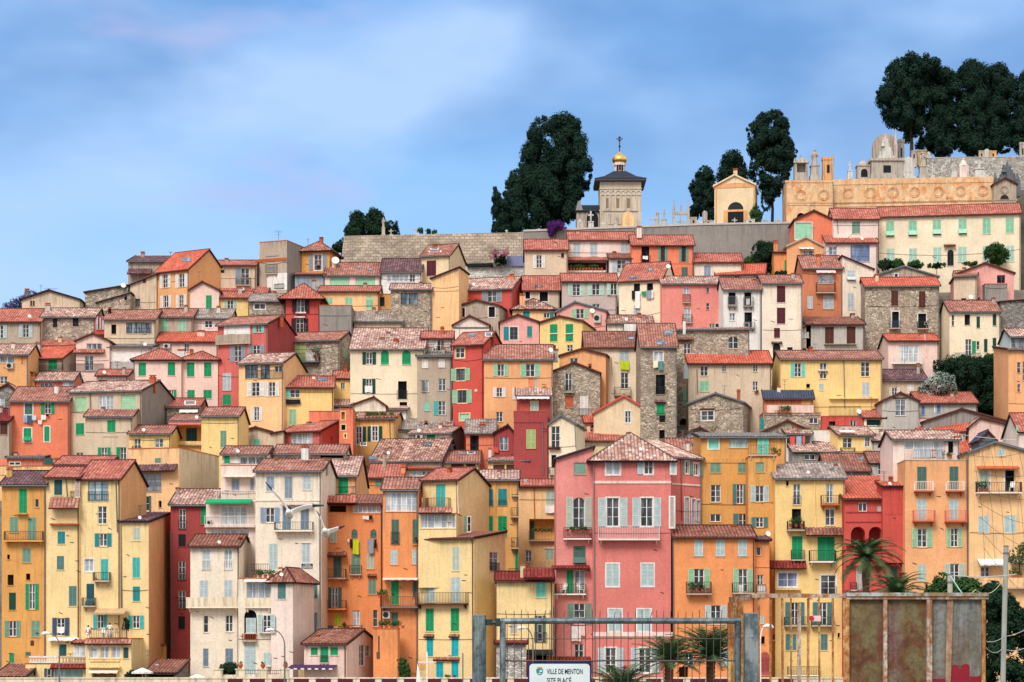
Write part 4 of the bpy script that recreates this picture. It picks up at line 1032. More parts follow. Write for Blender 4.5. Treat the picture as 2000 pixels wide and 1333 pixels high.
# ================================================================== the middle of the town
T(800, 1033)
H('tall pale yellow house with cyan and green shutters and bronze balcony', 'yel', 75, 560, 92, roof='m 12 brown', B=1335, D=8, yaw=-22, dirt=.7, side='orap')  # side wall colour carries warm bounced light
W('''c 140 148 212 355 lsage; c 370 160 432 365 lsage; c 138 430 218 640 lteal; c 358 422 440 640 lteal; b 75 556 512 660 bronze .8 brown; c 140 693 210 890 green; c 357 690 430 890 green; c 148 945 205 1110 cyan; c 363 943 425 1110 cyan; p 130 928 215 943 brown .3; p 348 928 434 943 brown .3; c 230 1158 293 1305 cyan; c 363 1150 425 1305 cyan; p 212 1130 435 1145 brown .3; Rw 693 200 770 370 greyt +m; Rr 690 290 772 372; x 95 1170 140 1225 ochl; f 320 1260 420 1300 x .5 | small row of pots at the foot of the cyan shuttered house''')
T(800, 740)
H('', 'yel', 78, 405, 1172, roof='t', B=1068, D=4, Y=199.6, yaw=-6, wing=True)
W('p 82 1128 372 1172 oldred .7; g4 98 1177 330 1297 tealg white; g2 335 1177 398 1297 lteal white')
H('', 'yel', 112, 424, 884, roof='g 95 red', B=1060, D=9, Y=203, yaw=-19, wing=True, dirt=.6)
W('c 228 918 310 1115 turq; b 158 1040 358 1128 bronze .8 terra; ol 480 1195 535 1330 sage; q 415 890 424 1170 cream')
H('narrow recessed house with dark teal shutter in the yellow alley gap', 'och', 540, 622, 882, roof='m 20 dark', B=1070, D=5, Y=216, dirt=1.8)
W('c 555 925 605 1045 dteal; b 552 1060 612 1145 iron .5; c 552 1180 605 1320 sage; f 565 1040 615 1075 x .4 | flower box in the alley gap beside the teal shutter')
H('yellow house with two columns of green and teal shutters', 'ochl', 615, 944, 882, roof='g 62 pinkold', B=1215, D=9, Y=211)
W('''c 650 958 724 1105 teal; c 768 955 845 1102 teal; c 650 1192 724 1372 green; c 768 1192 845 1372 green; r 650 1050 724 1107 dteal; r 768 1050 845 1104 dteal; b 876 1120 945 1208 bronze .7; q 740 890 748 1200 ochl; b 885 1005 945 1025 brown .4''')
T(800, 1033)
W('b 880 80 945 178 iron .7; c 915 180 942 370 green; b 860 345 945 390 dark .6')
T(800, 740)
H('attic house with brown shutters and one tall stained gable', 'peachy', 680, 1035, 716, roof='m 48 pinkold', B=940, D=8, dirt=2, yaw=-9)
W('v 725 748 825 808 brown; v 838 748 938 806 brown')
H('attic house with worn shutters left of the stained gable', 'sand', 284, 604, 728, roof='g 90 oldred', B=930, D=9, dirt=1.6)
W('v 360 738 470 790 brown; v 492 738 572 790 brown; S8 420 640 490 658; S8 500 632 570 650 white; C 690 600 705 655 white')
H('pale yellow house with slanting top and loggia with iron balcony', 'peachy', 946, 1272, 935, 'R 85 red', B=1140, D=5, dirt=.8)
W('''c 1185 968 1262 1098 lsage; l 1175 1102 1262 1165 white | white cloths on the sill of the slant topped yellow house; D 1038 1217 1268 1400 ochl 1.4; c 1045 1230 1085 1390 dsage; g2 1185 1240 1265 1390 tealg tealg +m; b 1035 1320 1272 1412 iron .5; q 1076 890 1084 1215 terra; f 1050 1290 1250 1330 x .3 | flower boxes along the iron loggia balcony''')
T(800, 1033)
W('w 1005 190 1060 290 brown; c 1180 175 1252 275 lsage; s 1160 165 1265 174 white; B 1048 278 1268 345 peachy .3')
H('low yellow house with dark red porch roof behind the steel fence', 'yel', 755, 1242, 455, roof='g 42 dkred', B=1345, D=6, Y=196.5, dirt=1.4)
W('''p 985 352 1240 436 dkred 1.5; c 1095 462 1182 597 turqp; c 875 825 935 912 lgrey; o 1085 755 1180 980 dsage; r 1083 898 1190 988; n 1015 1048 1240 1100 dark 1.0; D 1080 1098 1190 1170 black; s 1015 1104 1078 1320 dkr; s 1192 1104 1240 1320 dkr; C 960 300 1005 370 sand .3''')
H('whitish rubble stone lean-to wall under dark red coping', 'lgrey', 752, 1012, 1003, roof='m 14 dkred', B=1345, D=2, Y=193.5, st=True, name='stone_shed', cat='shed')
T(800, 740)
H('big rose pink mansion with white window surrounds and hip roof', 'rose', 1594, 2268, 690, roof='h 208 pinkold', B=1335, D=15, ov=.5, dirt=.5)
T(1200, 740)
W('''w -72 700 48 833 white +w +l; ol 212 700 333 828 lblue +w; s -183 888 492 910 creamp; o -128 1035 100 1280 lteal white +w; o 168 1035 393 1280 lteal white +w; b -140 1280 388 1405 lblue .9 creamp; c 490 712 528 825 lteal +w; c 482 1030 516 1290 lgrey +w; q -178 690 -168 2600 greyt''')
T(1200, 1033)
W('''c -70 305 38 500 lteal +w; c 235 305 340 498 lteal +w; c -50 700 62 890 lteal +w; c 200 700 315 890 lteal +w; s -183 897 505 935 creamp; o -130 1035 65 1250 lblue white +w; o 155 1035 375 1250 lblue white +w''')
T(1200, 740)
H('', 'rose', 493, 752, 690, roof='m 150 pinkold', B=1335, D=6.5, yaw=38, Y=205.5, wing=True, dirt=.5)
W('''s 495 905 750 935 creamp; o 600 715 660 825 sage white +w; o 668 735 752 840 sage white +w; w 612 1032 645 1295 white +w +l; w 672 1045 702 1300 white +w +l; w 714 1055 742 1300 white +w +l; q 572 690 582 1230 dkr''')
T(800, 740)
H('', 'rosel', 1272, 1592, 700, roof='R 100 slate', B=1335, D=9, Y=200.8, wing=True, dirt=.6)
W('''v 1425 728 1530 832 sage; oa 1360 1030 1578 1300 lsage; b 1335 1292 1576 1400 iron .8 white; f 1345 1280 1570 1330 x .4 | flower boxes and cushions on the rose house balcony''')
T(800, 1033)
W('''A 1420 150 1527 305 dsage; p 1232 326 1562 356 dkred .9; D 1260 358 1525 568 rosel 1.4; c 1362 362 1420 568 green; g2 1432 362 1522 562 white +m; b 1255 480 1528 576 iron .6 white; ch 1305 478 1372 566 x | white folding deck chair on the rose loggia; ch 1450 478 1510 566 r | white garden armchair on the rose loggia; o 1370 650 1575 830 sage; l 1400 845 1486 975 white | white shirts hanging under the lower green shutters; l 1488 845 1520 930 pinkp | pink towel hanging right of the white shirts; w 1430 1000 1510 1120 lsage; p 1235 1118 1570 1160 dkred 1.2''')
T(1200, 740)
H('tall ochre house with mint windows and flat grey tiled roof', 'och', 752, 1490, 515, roof='m 34 grey', B=1320, D=9, Y=207, dirt=1.1)
W('''v 818 527 902 608 turqp +w; g4 995 525 1155 600 turqp turqp; s 752 692 1160 730 och; c 832 732 922 818 sage; c 1072 730 1152 818 sage; w 835 922 922 1072 tealg; o 1025 915 1152 1085 tealg; w 832 1175 922 1242 creamp; ol 1030 1172 1150 1292 tealg; c 1240 517 1338 660 turqp; q 1157 690 1166 1330''')
H('', 'och', 1162, 1405, 680, roof='t', B=1325, D=3, Y=204.5, wing=True, dirt=1.2)
W('''b 1160 575 1405 672 bronze .2; v 1228 727 1297 812 sage; o 1182 930 1340 1070 lteal; o 1188 1203 1332 1290 tealg; f 1360 590 1460 670 x -.6 | dark green plants on the ochre tower terrace''')
T(1200, 1033)
H('narrow orange house slice with white towel and arched dark red door', 'ora', 1215, 1345, 108, roof='m 22 dark', B=1345, D=5, Y=199.5)
W('''w 1232 160 1270 232 greyt; w 1237 400 1292 490 greyt; b 1232 485 1310 565 iron .4; l 1240 490 1308 562 white towel | white towel on the small balcony of the narrow orange house; c 1265 755 1300 825 lsage; d 1268 935 1305 1000; ca 1262 1068 1345 1270 dkr; s 1215 325 1345 335 ora; i 1318 10 1342 80''')
H('square orange house with brown roof and two flowered balconies', 'ora', 515, 1216, 78, roof='g 76 brown', B=1340, D=9, Y=198.8, dirt=.6)
W('''c 692 97 770 238 lteal lteal; c 880 97 958 238 lteal; c 1072 97 1152 238 lteal; s 686 240 776 248 white; s 874 240 964 248 white; s 1066 240 1158 248 white; o 640 350 828 548 lgreen; b 622 462 838 575 iron .8; f 640 455 830 545 x .35 | red flower boxes along the left balcony rail of the square orange house; o 1030 350 1200 548 lgreen; b 1018 470 1205 568 iron .8; l 1075 488 1120 572 white towel .95 | white towel over the right balcony rail of the square orange house; o 787 665 972 830 lteal; c 930 1040 1000 1190 lteal; w 600 1075 690 1190; q 508 80 516 1200; D 560 1200 640 1290 brown''')
T(1200, 740)
H('bright yellow house with dark mottled roof and green balcony doors', 'yelb', 1396, 2000, 868, roof='g 125 olddark', B=1345, D=9, Y=203, dirt=.5)
W('''d 1490 885 1512 930; w 1552 912 1615 1095 white +m; r 1550 1015 1617 1092; d 1540 1130 1620 1300; b 1495 1238 1642 1325 iron .9; f 1500 1200 1640 1290 x .5 | trailing plants on the round iron balcony of the yellow house; q 1735 880 1743 1310 yelb''')
T(1200, 1033)
W('''c 1540 65 1632 275 green; b 1530 185 1645 280 iron .5; p 1345 280 1660 352 dkred .6; w 1420 380 1585 505 white +w +b; S 1393 520 1612 533 yelb; c 1762 70 1912 280 green; b 1685 190 1915 297 iron .9 white; p 1650 -5 1990 66 brown .9; o 1482 640 1648 840 tealg; b 1470 765 1680 850 iron .7; o 1720 640 1890 840 tealg; b 1705 765 1900 850 iron .7; c 1485 915 1525 1055 tealg; c 1545 915 1580 1055 tealg; c 1790 915 1850 1055 tealg; d 1378 920 1392 965; b 1500 1195 1780 1280 iron .5 white; r 1800 500 1925 568''')
T(1600, 1033)
W('w 15 405 145 570 white +w; d 160 905 180 945')
T(1600, 840)
W('w 60 468 122 635 greyt +m; b 10 570 172 660 bronze .8 terra; w 53 685 135 830 dark')
T(1600, 840)
H('vivid red house with arcaded terrace and bright red roof', 'red', 218, 742, 602, roof='m 190 bright', B=1345, D=11, Y=201.5, dirt=.5)
W('''w 340 630 415 708 lsage; v 500 655 545 708 lgrey; s 235 710 740 719 dkr; s 230 795 740 803 dkr; Da 275 840 400 1000 dkr 1.6; Da 430 840 550 1000 dkr 1.6; Da 590 840 706 1000 dkr 1.6; S 230 1000 738 1010 red; S 230 1170 738 1182 red; f 600 940 735 1000 x .3 | dark plants along the arcade of the red house''')
T(1600, 1033)
W('c 320 335 388 540 lgrey; b 268 465 322 542 iron .4; p 215 545 390 562 dkred .3; c 610 330 680 540 dsage')
T(1600, 840)
H('', 'red', 553, 744, 495, roof='m 36 bright', B=1020, D=3.5, Y=200.6, wing=True, dirt=.6)
W('; '.join('s %d 500 %d 735 red' % (x, x + 6) for x in range(575, 735, 26)))
H('tall orange house with pairs of pink railed balconies and roof terrace', 'orap', 745, 1288, 264, roof='t', B=1345, D=9, Y=199.5, dirt=.6, fas='greyb')
W('''c 850 320 932 520 dsage; c 1130 318 1208 520 dsage; b 820 450 985 542 creamp .7 terra; b 1095 450 1252 542 creamp .7 terra; c 848 602 932 785 lteal; c 1128 602 1208 785 lteal; b 808 702 997 802 pinkr .8 terra; b 1086 702 1270 806 pinkr .8 terra; o 805 857 982 1018 lgreen white; o 1105 855 1240 1015 lgreen white; c 853 1168 930 1315 lsage; o 1088 1162 1260 1310 lsage; r 815 172 1085 246; s 740 172 812 262 pinkp; s 975 165 1010 262 pinkp; q 1278 230 1290 2000''')
H('', 'creamp', 640, 1215, 88, roof='g 68 pinkold', B=960, D=7, Y=203.5, wing=True)
W('g4 735 98 1080 240 white white; d 1120 100 1165 200; C 1175 10 1212 220 white .1; f 1095 195 1170 250 x .3 | plants in tubs on the roof terrace of the tall orange house')
H('peach gabled house at the right with striped awning and long iron balcony', 'peachy', 1302, 1840, 200, roof='f 85 slate', B=1345, D=9, Y=199, apex=.41, dirt=1.2, fas='greyt')
W('''c 1550 165 1612 228 lteal; n 1365 313 1725 348 terra .8; c 1388 350 1465 530 lsage; d 1615 350 1695 530; s 1470 350 1490 535 white +t; s 1596 350 1612 535 white +t; b 1355 458 1742 556 iron .9 creamp; ch 1640 440 1690 540 x | small chair and table on the long iron balcony; f 1370 440 1470 540 x .4 | potted plants at the left end of the long iron balcony; c 1380 748 1475 895 lteal; c 1605 740 1708 895 lteal; n 1370 1120 1592 1182 white 1.2; w 1402 1188 1478 1282; n 1645 1118 1840 1165 lgrey 1.2; B 1365 1285 1840 1380 peachy .8; f 1650 1200 1740 1290 x .5 | shrubs behind the low balcony parapet at the right''')
# ------------------------------------------------------------------ middle rows, centre
T(800, 440)
H('weathered grey tower house with white and turquoise shutters', 'greyb', 66, 362, 1142, roof='m 36 grey', B=828, D=6, dirt=2)
W('c 108 1165 160 1240 white; c 250 1162 305 1235 white')
T(800, 740)
W('w 105 15 165 115 greyt +m; w 250 0 315 105 gblue +m; c 130 205 172 280 turqp; ol 208 195 312 315 turq; c 108 15 135 110 greyt; q 362 -20 372 250')
T(800, 440)
H('', 'creamp', 105, 372, 985, roof='g 52 red', B=710, D=6, Y=270, wing=True)
W('D 180 990 372 1100 creamp 1.2; w 240 995 300 1095 greyt; b 105 1038 362 1102 iron .4; ch 200 1040 240 1100 x | white chair on the terrace of the weathered grey tower')
H('tall red house with pale green shutters and cream window trims', 'red', 375, 642, 1042, roof='g 102 red', B=835, D=9, yaw=-18, dirt=.6)
W('w 400 1065 475 1150 white +yel; o 362 1250 523 1345 lgreen greyt +yel; S8 655 930 715 965 white; S8 510 940 570 970; C 715 970 735 1080 dkr')
T(800, 740)
W('o 372 103 540 207 lgreen greyt +yel; v 435 305 520 360 mint +yel; s 565 92 588 112 creamp')
T(800, 440)
H('white gable with red edged roof in front of the stone gable house', 'creamp', 378, 690, 872, roof='f 78 red', B=660, D=8, apex=.46, dirt=.5)
W('s 380 885 690 898 greyt; w 712 880 725 930; C 600 860 635 915 dark .1')
H('orange house with mint shutters and weathered red roof', 'orap', 646, 1242, 1168, roof='g 118 oldred', B=850, D=10, dirt=.6)
W('o 728 1207 855 1312 mint; o 963 1205 1130 1315 mint; C 1215 1075 1290 1130 lgrey .4; i 1205 1065 1245 1110')
T(800, 740)
W('o 725 80 833 158 white; o 893 80 985 180 white; w 750 288 808 375 lsage; v 1033 -5 1075 65 coral; v 1078 -5 1105 85 lgrey')
T(800, 440)
H('orange gabled house with dark window behind the stone gable', 'orap', 1300, 1702, 1135, roof='f 55 old', B=815, D=8, apex=.5, yaw=-10, dirt=.6)
W('w 1390 1155 1460 1202 brown; C 1660 1200 1680 1260 terra; q 1750 1150 1758 1300')
H('rubble stone gabled house with white barred door', 'rub', 1205, 1652, 1290, roof='f 90 old', B=835, D=8, apex=.5, st=True)
W('w 1350 1288 1410 1440 tealg; C 1555 1205 1575 1280 dark')
T(800, 740)
W('b 1338 60 1428 125 iron .5; v 1350 152 1420 252 terra; c 1478 152 1550 320 white; r 1472 258 1556 322')
H('dark red tower with sage shutter and striped awning terrace', 'dkr', 905, 1197, 284, roof='t', B=945, D=7, dirt=.6)
W('c 1012 440 1095 608 limep; s 900 372 1160 381 dkr; q 1152 380 1162 830 greyt')
H('', 'dkr', 930, 1230, 152, roof='m 62 pinkold', B=820, D=4, Y=254.5, wing=True, dirt=.8)
W('n 930 150 1212 184 white .9; v 950 215 1040 275 red; c 1045 192 1120 278 lsage')
H('small dark red gabled house with white curtained door', 'dkr', 738, 907, 472, roof='f 62 slate', B=905, D=7, apex=.68, fas='dbrown')
W('w 780 505 855 622 white +m; l 728 595 770 640 red | red cloth on the sill of the small dark red gabled house')
H('orange house with dark doorway under grey mottled roof', 'coral', 490, 738, 474, roof='g 108 olddark', B=895, D=10)
W('d 525 493 600 626; C 610 380 652 450 terra .5')
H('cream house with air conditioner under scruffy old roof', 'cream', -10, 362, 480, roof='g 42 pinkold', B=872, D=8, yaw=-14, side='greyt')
W('k 60 488 120 525; c 150 487 222 540 green; d 0 480 58 525')
H('cream house under pale grey mottled roof', 'cream', -130, 362, 442, roof='g 112 olddark', B=848, D=10)
W('C 130 365 155 430 dark .3; C 320 380 368 440 terra .4; s 100 443 220 455 white')
H('house with dark stained gable and old tiled roof', 'greyb', -340, 278, 716, roof='g 182 old', B=930, D=13, yaw=-9, dirt=2.5, side='greyt')
W('S8 120 545 190 585 dark; C 225 585 245 640 greyb; C 75 670 95 730 greyb .3; C -180 590 -160 650; S8 -430 550 -370 580 white')
H('low house with bright red roof strip and white windows', 'creamp', -40, 275, 786, roof='g 48 bright', B=938, D=6)
W('g2 20 800 105 850 white; g3 108 800 210 840 white +m')
H('pale yellow gabled house with grey verge and french window', 'creamy', 1207, 1442, 398, roof='f 72 slate', B=945, D=8, apex=.47, fas='greyt', yaw=-10, dirt=.5)
W('w 1228 414 1303 598 white; S 1212 598 1310 612 brown; d 1230 662 1272 765; b 1212 770 1272 838 iron .4; q 1434 400 1444 600')
H('cream house with bright red roof and white dormer', 'cream', 1520, 1905, 383, roof='g 116 bright', B=850, D=9, yaw=2)
W('C 1668 325 1742 418 white .05; w 1548 395 1600 428 white')
H('lower house with pinkish red roof beside the rose mansion', 'sand', 1465, 1925, 540, roof='g 104 red', B=880, D=8)
W('')
T(1200, 740)
H('sand coloured gabled house with red verge and small white window', 'sand', -180, 322, 302, roof='f 145 red', B=868, D=8, apex=.53, yaw=-8, fas='red', dirt=.8)
W('w 92 282 142 382 white +w')
T(1200, 440)
H('cream house with pale blue shutter and green cloth', 'creamy', -255, 228, 1064, roof='g 128 brown', B=800, D=11, dirt=.7)
W('c 45 1080 128 1182 lblue; l 48 1180 124 1256 lime towel | bright green towel under a pale blue shutter; w 55 1280 122 1420 white; s 85 860 300 920 white; S8 108 970 178 992 dark')
T(1200, 740)
W('b -5 78 142 152 iron .7')
T(1200, 440)
H('', 'cream', -60, 330, 855, roof='g 62 old', B=660, D=7, wing=True)
W('D 78 858 300 920 white .8; l 135 862 185 912 red | red shirt on the line in the small white loggia; l 186 858 230 912 lblue | pale blue sheet beside the red shirt; l 90 870 130 912 white | white clothes left of the red shirt')
H('tall grey stone house with white window and red skylit roof', 'greyb', 228, 542, 1057, roof='g 190 oldred', B=875, D=11, st=True)
W('w 345 1098 420 1182 white +w +l; l 335 1182 378 1240 creamy towel | yellow towel at the left of the grey stone house sill; l 380 1182 425 1262 tealg towel | teal towel at the right of the grey stone house sill; d 360 1298 440 1470; S8 430 915 510 955; S8 365 1000 440 1038; C 600 810 612 890 white')
T(1200, 740)
W('r 358 68 445 136; p 350 190 445 212 dark .35; c 365 215 437 312 green; r 362 300 440 350; d 390 322 440 378; d 390 445 437 522')
T(1200, 440)
H('large rubble stone house with arched dark window', 'rub', 540, 1172, 912, roof='m 14 old', B=845, D=6, st=True, yaw=-4, Y=270)
W('w 600 1028 660 1115 white; p 528 978 688 1003 brown .5; wa 985 965 1075 1072 dark white')
T(1200, 740)
W('c 597 88 635 232 turqp; da 567 345 635 470')
T(1200, 440)
H('cream house with raised bright red roof and small green framed windows', 'beige', 642, 1362, 1202, roof='g 100 bright', B=815, D=9, dirt=1.2)
W('w 745 1222 812 1310 lsage; w 935 1213 970 1275; w 1203 1212 1243 1272; c 600 1215 640 1330 lblue')
T(1200, 740)
W('c 740 22 820 112 mint; w 1200 25 1245 102; q 715 -80 723 130; f 1200 95 1245 125 x .25 | flower box under the small window of the cream house')
H('rubble stone gable house with grey verge and dark double window', 'greyb', 645, 1118, 216, roof='f 82 grey', B=858, D=8, apex=.5, yaw=-14, st=True, fas='greyt')
W('w 755 282 862 360 white +w; s 742 260 868 272 brown; C 1065 95 1090 165 terra .3')
H('stone terrace house with pink parapet and glass pergola', 'greyb', 1290, 1790, 298, roof='t', B=845, D=7, st=True)
W('c 1265 345 1295 450 teal; w 1690 340 1765 390 green; s 1322 230 1728 296 pinkp; f 1405 235 1530 300 x .3 | red flowering pots on the pink terrace parapet')
H('', 'brick', 1300, 1722, 170, roof='m 62 slate', B=812, D=1.4, Y=264.4, wing=True)
W('s 1620 170 1722 226 ochl')
H('low stone gable with rough tile edge', 'rub', 1280, 1722, 468, roof='f 98 old', B=866, D=7, apex=.5, st=True)
H('white veranda room with red and blue laundry', 'white', 1490, 1712, 482, roof='g 30 old', B=888, D=6)
W('D 1495 490 1700 598 lgrey 1.0; l 1520 500 1565 575 red | red curtain cloth at the left of the white veranda; l 1575 500 1622 580 blue | blue cloth in the middle of the white veranda; l 1630 500 1650 570 pinkr | pink cloth at the right of the white veranda')
H('grey house with pinkish hip roof right of the ochre house', 'grey', 1545, 1960, 632, roof='g 72 pinkold', B=905, D=7, yaw=4)
W('S 1540 632 1900 640 lgrey; w 1650 655 1740 705 greyt')
H('low dark stone gable below the stone gable house', 'grey', 545, 872, 502, roof='f 72 old', B=872, D=6, apex=.6, st=True)
W('f 830 410 890 470 x .3 | small flowering bush on the low dark stone gable')
H('pink house under skylit old roof right of the rose mansion', 'pinkp', 470, 752, 672, roof='g 140 oldred', B=905, D=9, Y=228)
W('S8 610 555 665 592 greyt; S8 675 555 735 582 dark')
# ================================================================== right band and upper town
T(1600, 640)
H('wide yellow ochre house with turquoise shutters and long old roof', 'yelb', -335, 545, 278, roof='g 66 oldred', B=818, D=9, dirt=.7)
W('''w 5 305 65 445 lsage; w 362 298 437 426 turq; c 372 478 437 604 lblue; c 0 490 40 545 lteal; q 212 280 222 700; S 88 616 510 624 yelb; b -10 370 72 382 white .3''')
T(1200, 440)
W('o 1528 1198 1655 1318 turqp')
T(1200, 740)
W('d 1665 45 1697 80')
T(1600, 640)
H('small pale pink house with white bay window and red roof', 'pinkp', 600, 1036, 118, roof='g 50 bright', B=740, D=7, dirt=.5)
W('g4 690 155 865 300 white white; b 630 230 888 322 white .8 white; q 915 60 930 260 pinkp')
H('beige house with dark purple roof and white shuttered window', 'beige', 515, 932, 458, roof='g 82 dark', B=792, D=8)
W('c 765 490 820 570 white; o 605 525 700 590 white; C 850 310 865 420 lgrey .6')
H('whitish gabled house with barred dark window', 'lgrey', 547, 862, 642, roof='f 68 red', B=852, D=7, apex=.5)
W('w 660 625 750 765 greyt +m; s 640 608 760 618 brown; q 858 640 866 780')
H('', 'lgrey', 862, 1372, 658, roof='g 86 red', B=835, D=9, wing=True)
W('c 890 678 915 755 bluec; c 1022 675 1052 735 bluec; s 995 655 1006 740 white')
H('grey concrete humped wall house with low arched roof', 'grey', 905, 1640, 822, roof='f 108 grey', B=858, D=6, apex=.45, dirt=1.6)
H('low pale pink wall house behind cables', 'pinkp', 1300, 1722, 868, roof='f 78 old', B=880, D=6, apex=.22)
H('cream house with bright red roof and tall cream gable', 'creamp', 835, 1265, 912, roof='g 130 bright', B=872, D=12, yaw=-20, dirt=.3)
W('S8 915 872 970 892 white')
H('', 'creamp', 695, 960, 792, roof='t', B=872, D=5, dY=3, wing=True, dirt=.3)
H('low red wall house with terrace railing above', 'red', 22, 382, 772, roof='t', B=850, D=6, dirt=1.2)
W('d 85 815 140 880; w 268 805 322 862 dkr; r 85 685 360 768; i 312 712 368 750')
H('tiny yellow house with grey edged red roof and dark opening', 'creamy', 388, 570, 788, roof='m 85 red', B=850, D=6)
W('D 412 792 540 862 dteal; r 415 850 545 882 white')
H('small bright yellow house with white grilled windows', 'yelb', 165, 472, 935, roof='g 66 pinkold', B=902, D=7, yaw=8, dirt=.4)
W('w 205 955 285 1045 lblue white; w 398 948 438 1035 white +w; b 180 1045 302 1092 dark .6; n 170 890 300 915 white .5')
H('bright white flat wall house', 'white', -150, 112, 888, roof='t', B=878, D=7, dirt=.4)
W('f 90 960 170 1000 x .4 | bushy plant beside the bright white wall')
H('grey terrace house with cream flat roof and dark windows', 'lgrey', 466, 642, 990, roof='m 62 pinkold', B=900, D=6)
W('g2 530 1005 635 1048 dark dark +m; B 402 1062 640 1115 lgrey .6')
H('grey house with blue framed window and old brown roof', 'lgrey', 442, 642, 1180, roof='g 90 brown', B=945, D=7)
W('w 510 1185 590 1278 gblue; C 370 1190 410 1260 white')
H('grey lane house with wide brown roof and round flue', 'grey', 60, 440, 1245, roof='g 140 brown', B=948, D=8)
W('C 375 1175 410 1265 white .4; S8 335 1125 385 1150')
H('peach house with wide bright red roof and dark dormer', 'peach', 1222, 1735, 1092, roof='g 158 bright', B=908, D=9, Y=256)
W('S8 1310 1040 1400 1085 white')
H('', 'greyt', 1392, 1530, 975, roof='f 72 slate', B=875, D=5, Y=252, wing=True)
W('d 1410 930 1510 975')
H('cream house at the right edge with red roof in shadow', 'creamp', 1732, 1880, 905, roof='g 150 red', B=950, D=8, Y=246)
W('c 1705 850 1725 920 mint')
H('peach house at the right edge with glazed attic veranda', 'orap', 1642, 1920, 195, roof='m 20 old', B=835, D=8, Y=262, dirt=.8)
W('w 1718 302 1748 395 white; w 1765 295 1800 460 white; w 1720 492 1745 560 white')
H('', 'lteal', 1660, 1920, 82, roof='g 62 pinkold', B=690, D=6, Y=264, wing=True)
W('g4 1665 88 1880 188 gblue gblue +m')
# ------------------------------------------------------------------ upper centre
T(800, 440)
H('small sand coloured shed house with dark brown door under the rampart', 'sand', 104, 352, 266, roof='g 86 oldred', B=560, D=8, yaw=-15, dirt=.6)
W('c 148 310 230 440 dred; S8 180 200 250 212 white; S8 165 222 275 232 white')
H('peach blank walled house with slanting top and black streaks', 'peachy', 190, 428, 462, roof='R 86 red', B=655, D=6, yaw=-12, dirt=2.2)
W('s 192 562 425 570 peachy')
H('red house with grey blue shutters and white grid window', 'red', 418, 892, 560, roof='g 92 pinkold', B=620, D=9, yaw=-14, dirt=.7)
W('o 628 570 802 665 gblue white; C 865 425 905 500 coral; S8 440 510 500 530 dark')
H('grey stone gable house with two white framed windows', 'greyb', 400, 778, 712, roof='f 56 old', B=648, D=8, apex=.48, yaw=-14, dirt=2)
W('d 428 720 480 800 black +w; d 686 710 740 798 black +w; C 508 640 525 730 brown .1')
H('peach house with teal shutters under heavy old tiles', 'peachy', 893, 1258, 728, roof='h 82 old', B=640, D=7, dirt=.5)
W('c 983 748 1042 808 teal; or 1163 760 1250 806 teal; C 955 595 998 665 orap .3')
H('pink gabled house with teal shutters and dark window', 'pink', 785, 1122, 846, roof='f 62 old', B=700, D=8, apex=.46, dirt=.5)
W('ol 825 885 938 995 teal greyt +w; c 1020 878 1063 973 teal; x 838 970 860 998 lgrey')
H('yellow gabled house with two long bright green shutters', 'yelb', 1130, 1502, 846, roof='f 50 old', B=705, D=8, apex=.46, yaw=-14, dirt=.5)
W('c 1217 862 1283 1010 green; c 1353 860 1420 1008 green; w 1365 1040 1417 1096 tealg; w 1215 1042 1272 1090 tealg; r 1215 940 1285 948 white; r 1350 940 1422 948 white')
H('rosy gabled house with pale green shutters and grey verge', 'pink', 1275, 1702, 752, roof='f 80 slate', B=648, D=9, apex=.38, fas='greyt', yaw=-8, dirt=.5)
W('o 1403 730 1553 810 lgreen; k 1600 770 1660 850; i 1570 720 1605 775')
H('beige pink house with white shutters at the rampart foot', 'beige', 1000, 1372, 217, roof='g 82 red', B=560, D=9, dirt=.4)
W('o 1072 262 1175 372 white; d 1315 242 1340 285 brown; C 1255 150 1272 195 white .5')
H('beige house with steep red roof and black openings', 'beige', 985, 1302, 568, roof='g 116 red', B=612, D=10, dirt=.5)
W('d 1005 577 1045 640 black +w; d 1128 578 1200 662 black +w; S8 1085 520 1150 538 dark')
H('pale pink house below the chapel with blue shutters', 'creamp', 1378, 1950, 132, roof='g 62 red', B=520, D=7, Y=305.5, dirt=.3)
W('c 1420 152 1480 270 lblue; c 1565 152 1630 268 lblue; c 1832 140 1905 237 lblue')
H('', 'creamp', 1330, 1712, 310, roof='m 36 red', B=552, D=4, Y=303, wing=True, dirt=.4)
W('D 1345 316 1705 392 brown 1.2; s 1330 395 1710 410 creamp; f 1360 345 1680 392 x .1 | plants inside the dark loggia of the pale pink house')
T(1200, 440)
H('narrow white house with open blue shutters', 'white', -42, 148, 292, roof='m 36 brown', B=560, D=5, Y=300.5, dirt=.5)
W('o -20 303 140 410 lblue; s 35 375 95 405 lgrey +t')
T(800, 440)
H('mauve grey house with row of pale mint shutters and red roof', 'mauve', 1322, 1798, 492, roof='g 62 red', B=622, D=8, dirt=.5)
W('o 1375 508 1518 612 lmint; o 1545 508 1687 607 lmint; o 1710 508 1830 607 lmint; w 1585 685 1650 715; C 1345 640 1372 690 white .1')
T(1200, 440)
H('coral house with sage shutters and black doorway', 'coral', 150, 688, 177, roof='g 78 red', B=560, D=8, dirt=.5)
W('d 235 185 303 328; r 228 265 312 330; l 245 270 290 300 white | white cloth in the black doorway of the coral house; o 380 183 460 320 sage dark; o 560 183 642 320 sage dark; s 150 327 686 336 coral; c 583 365 637 455 dsage; C 195 10 235 60 creamp .5; q 682 180 690 450')
H('pale yellow house with laundry between black windows', 'creamy', 40, 412, 480, roof='g 142 red', B=632, D=9, yaw=-18, dirt=.5)
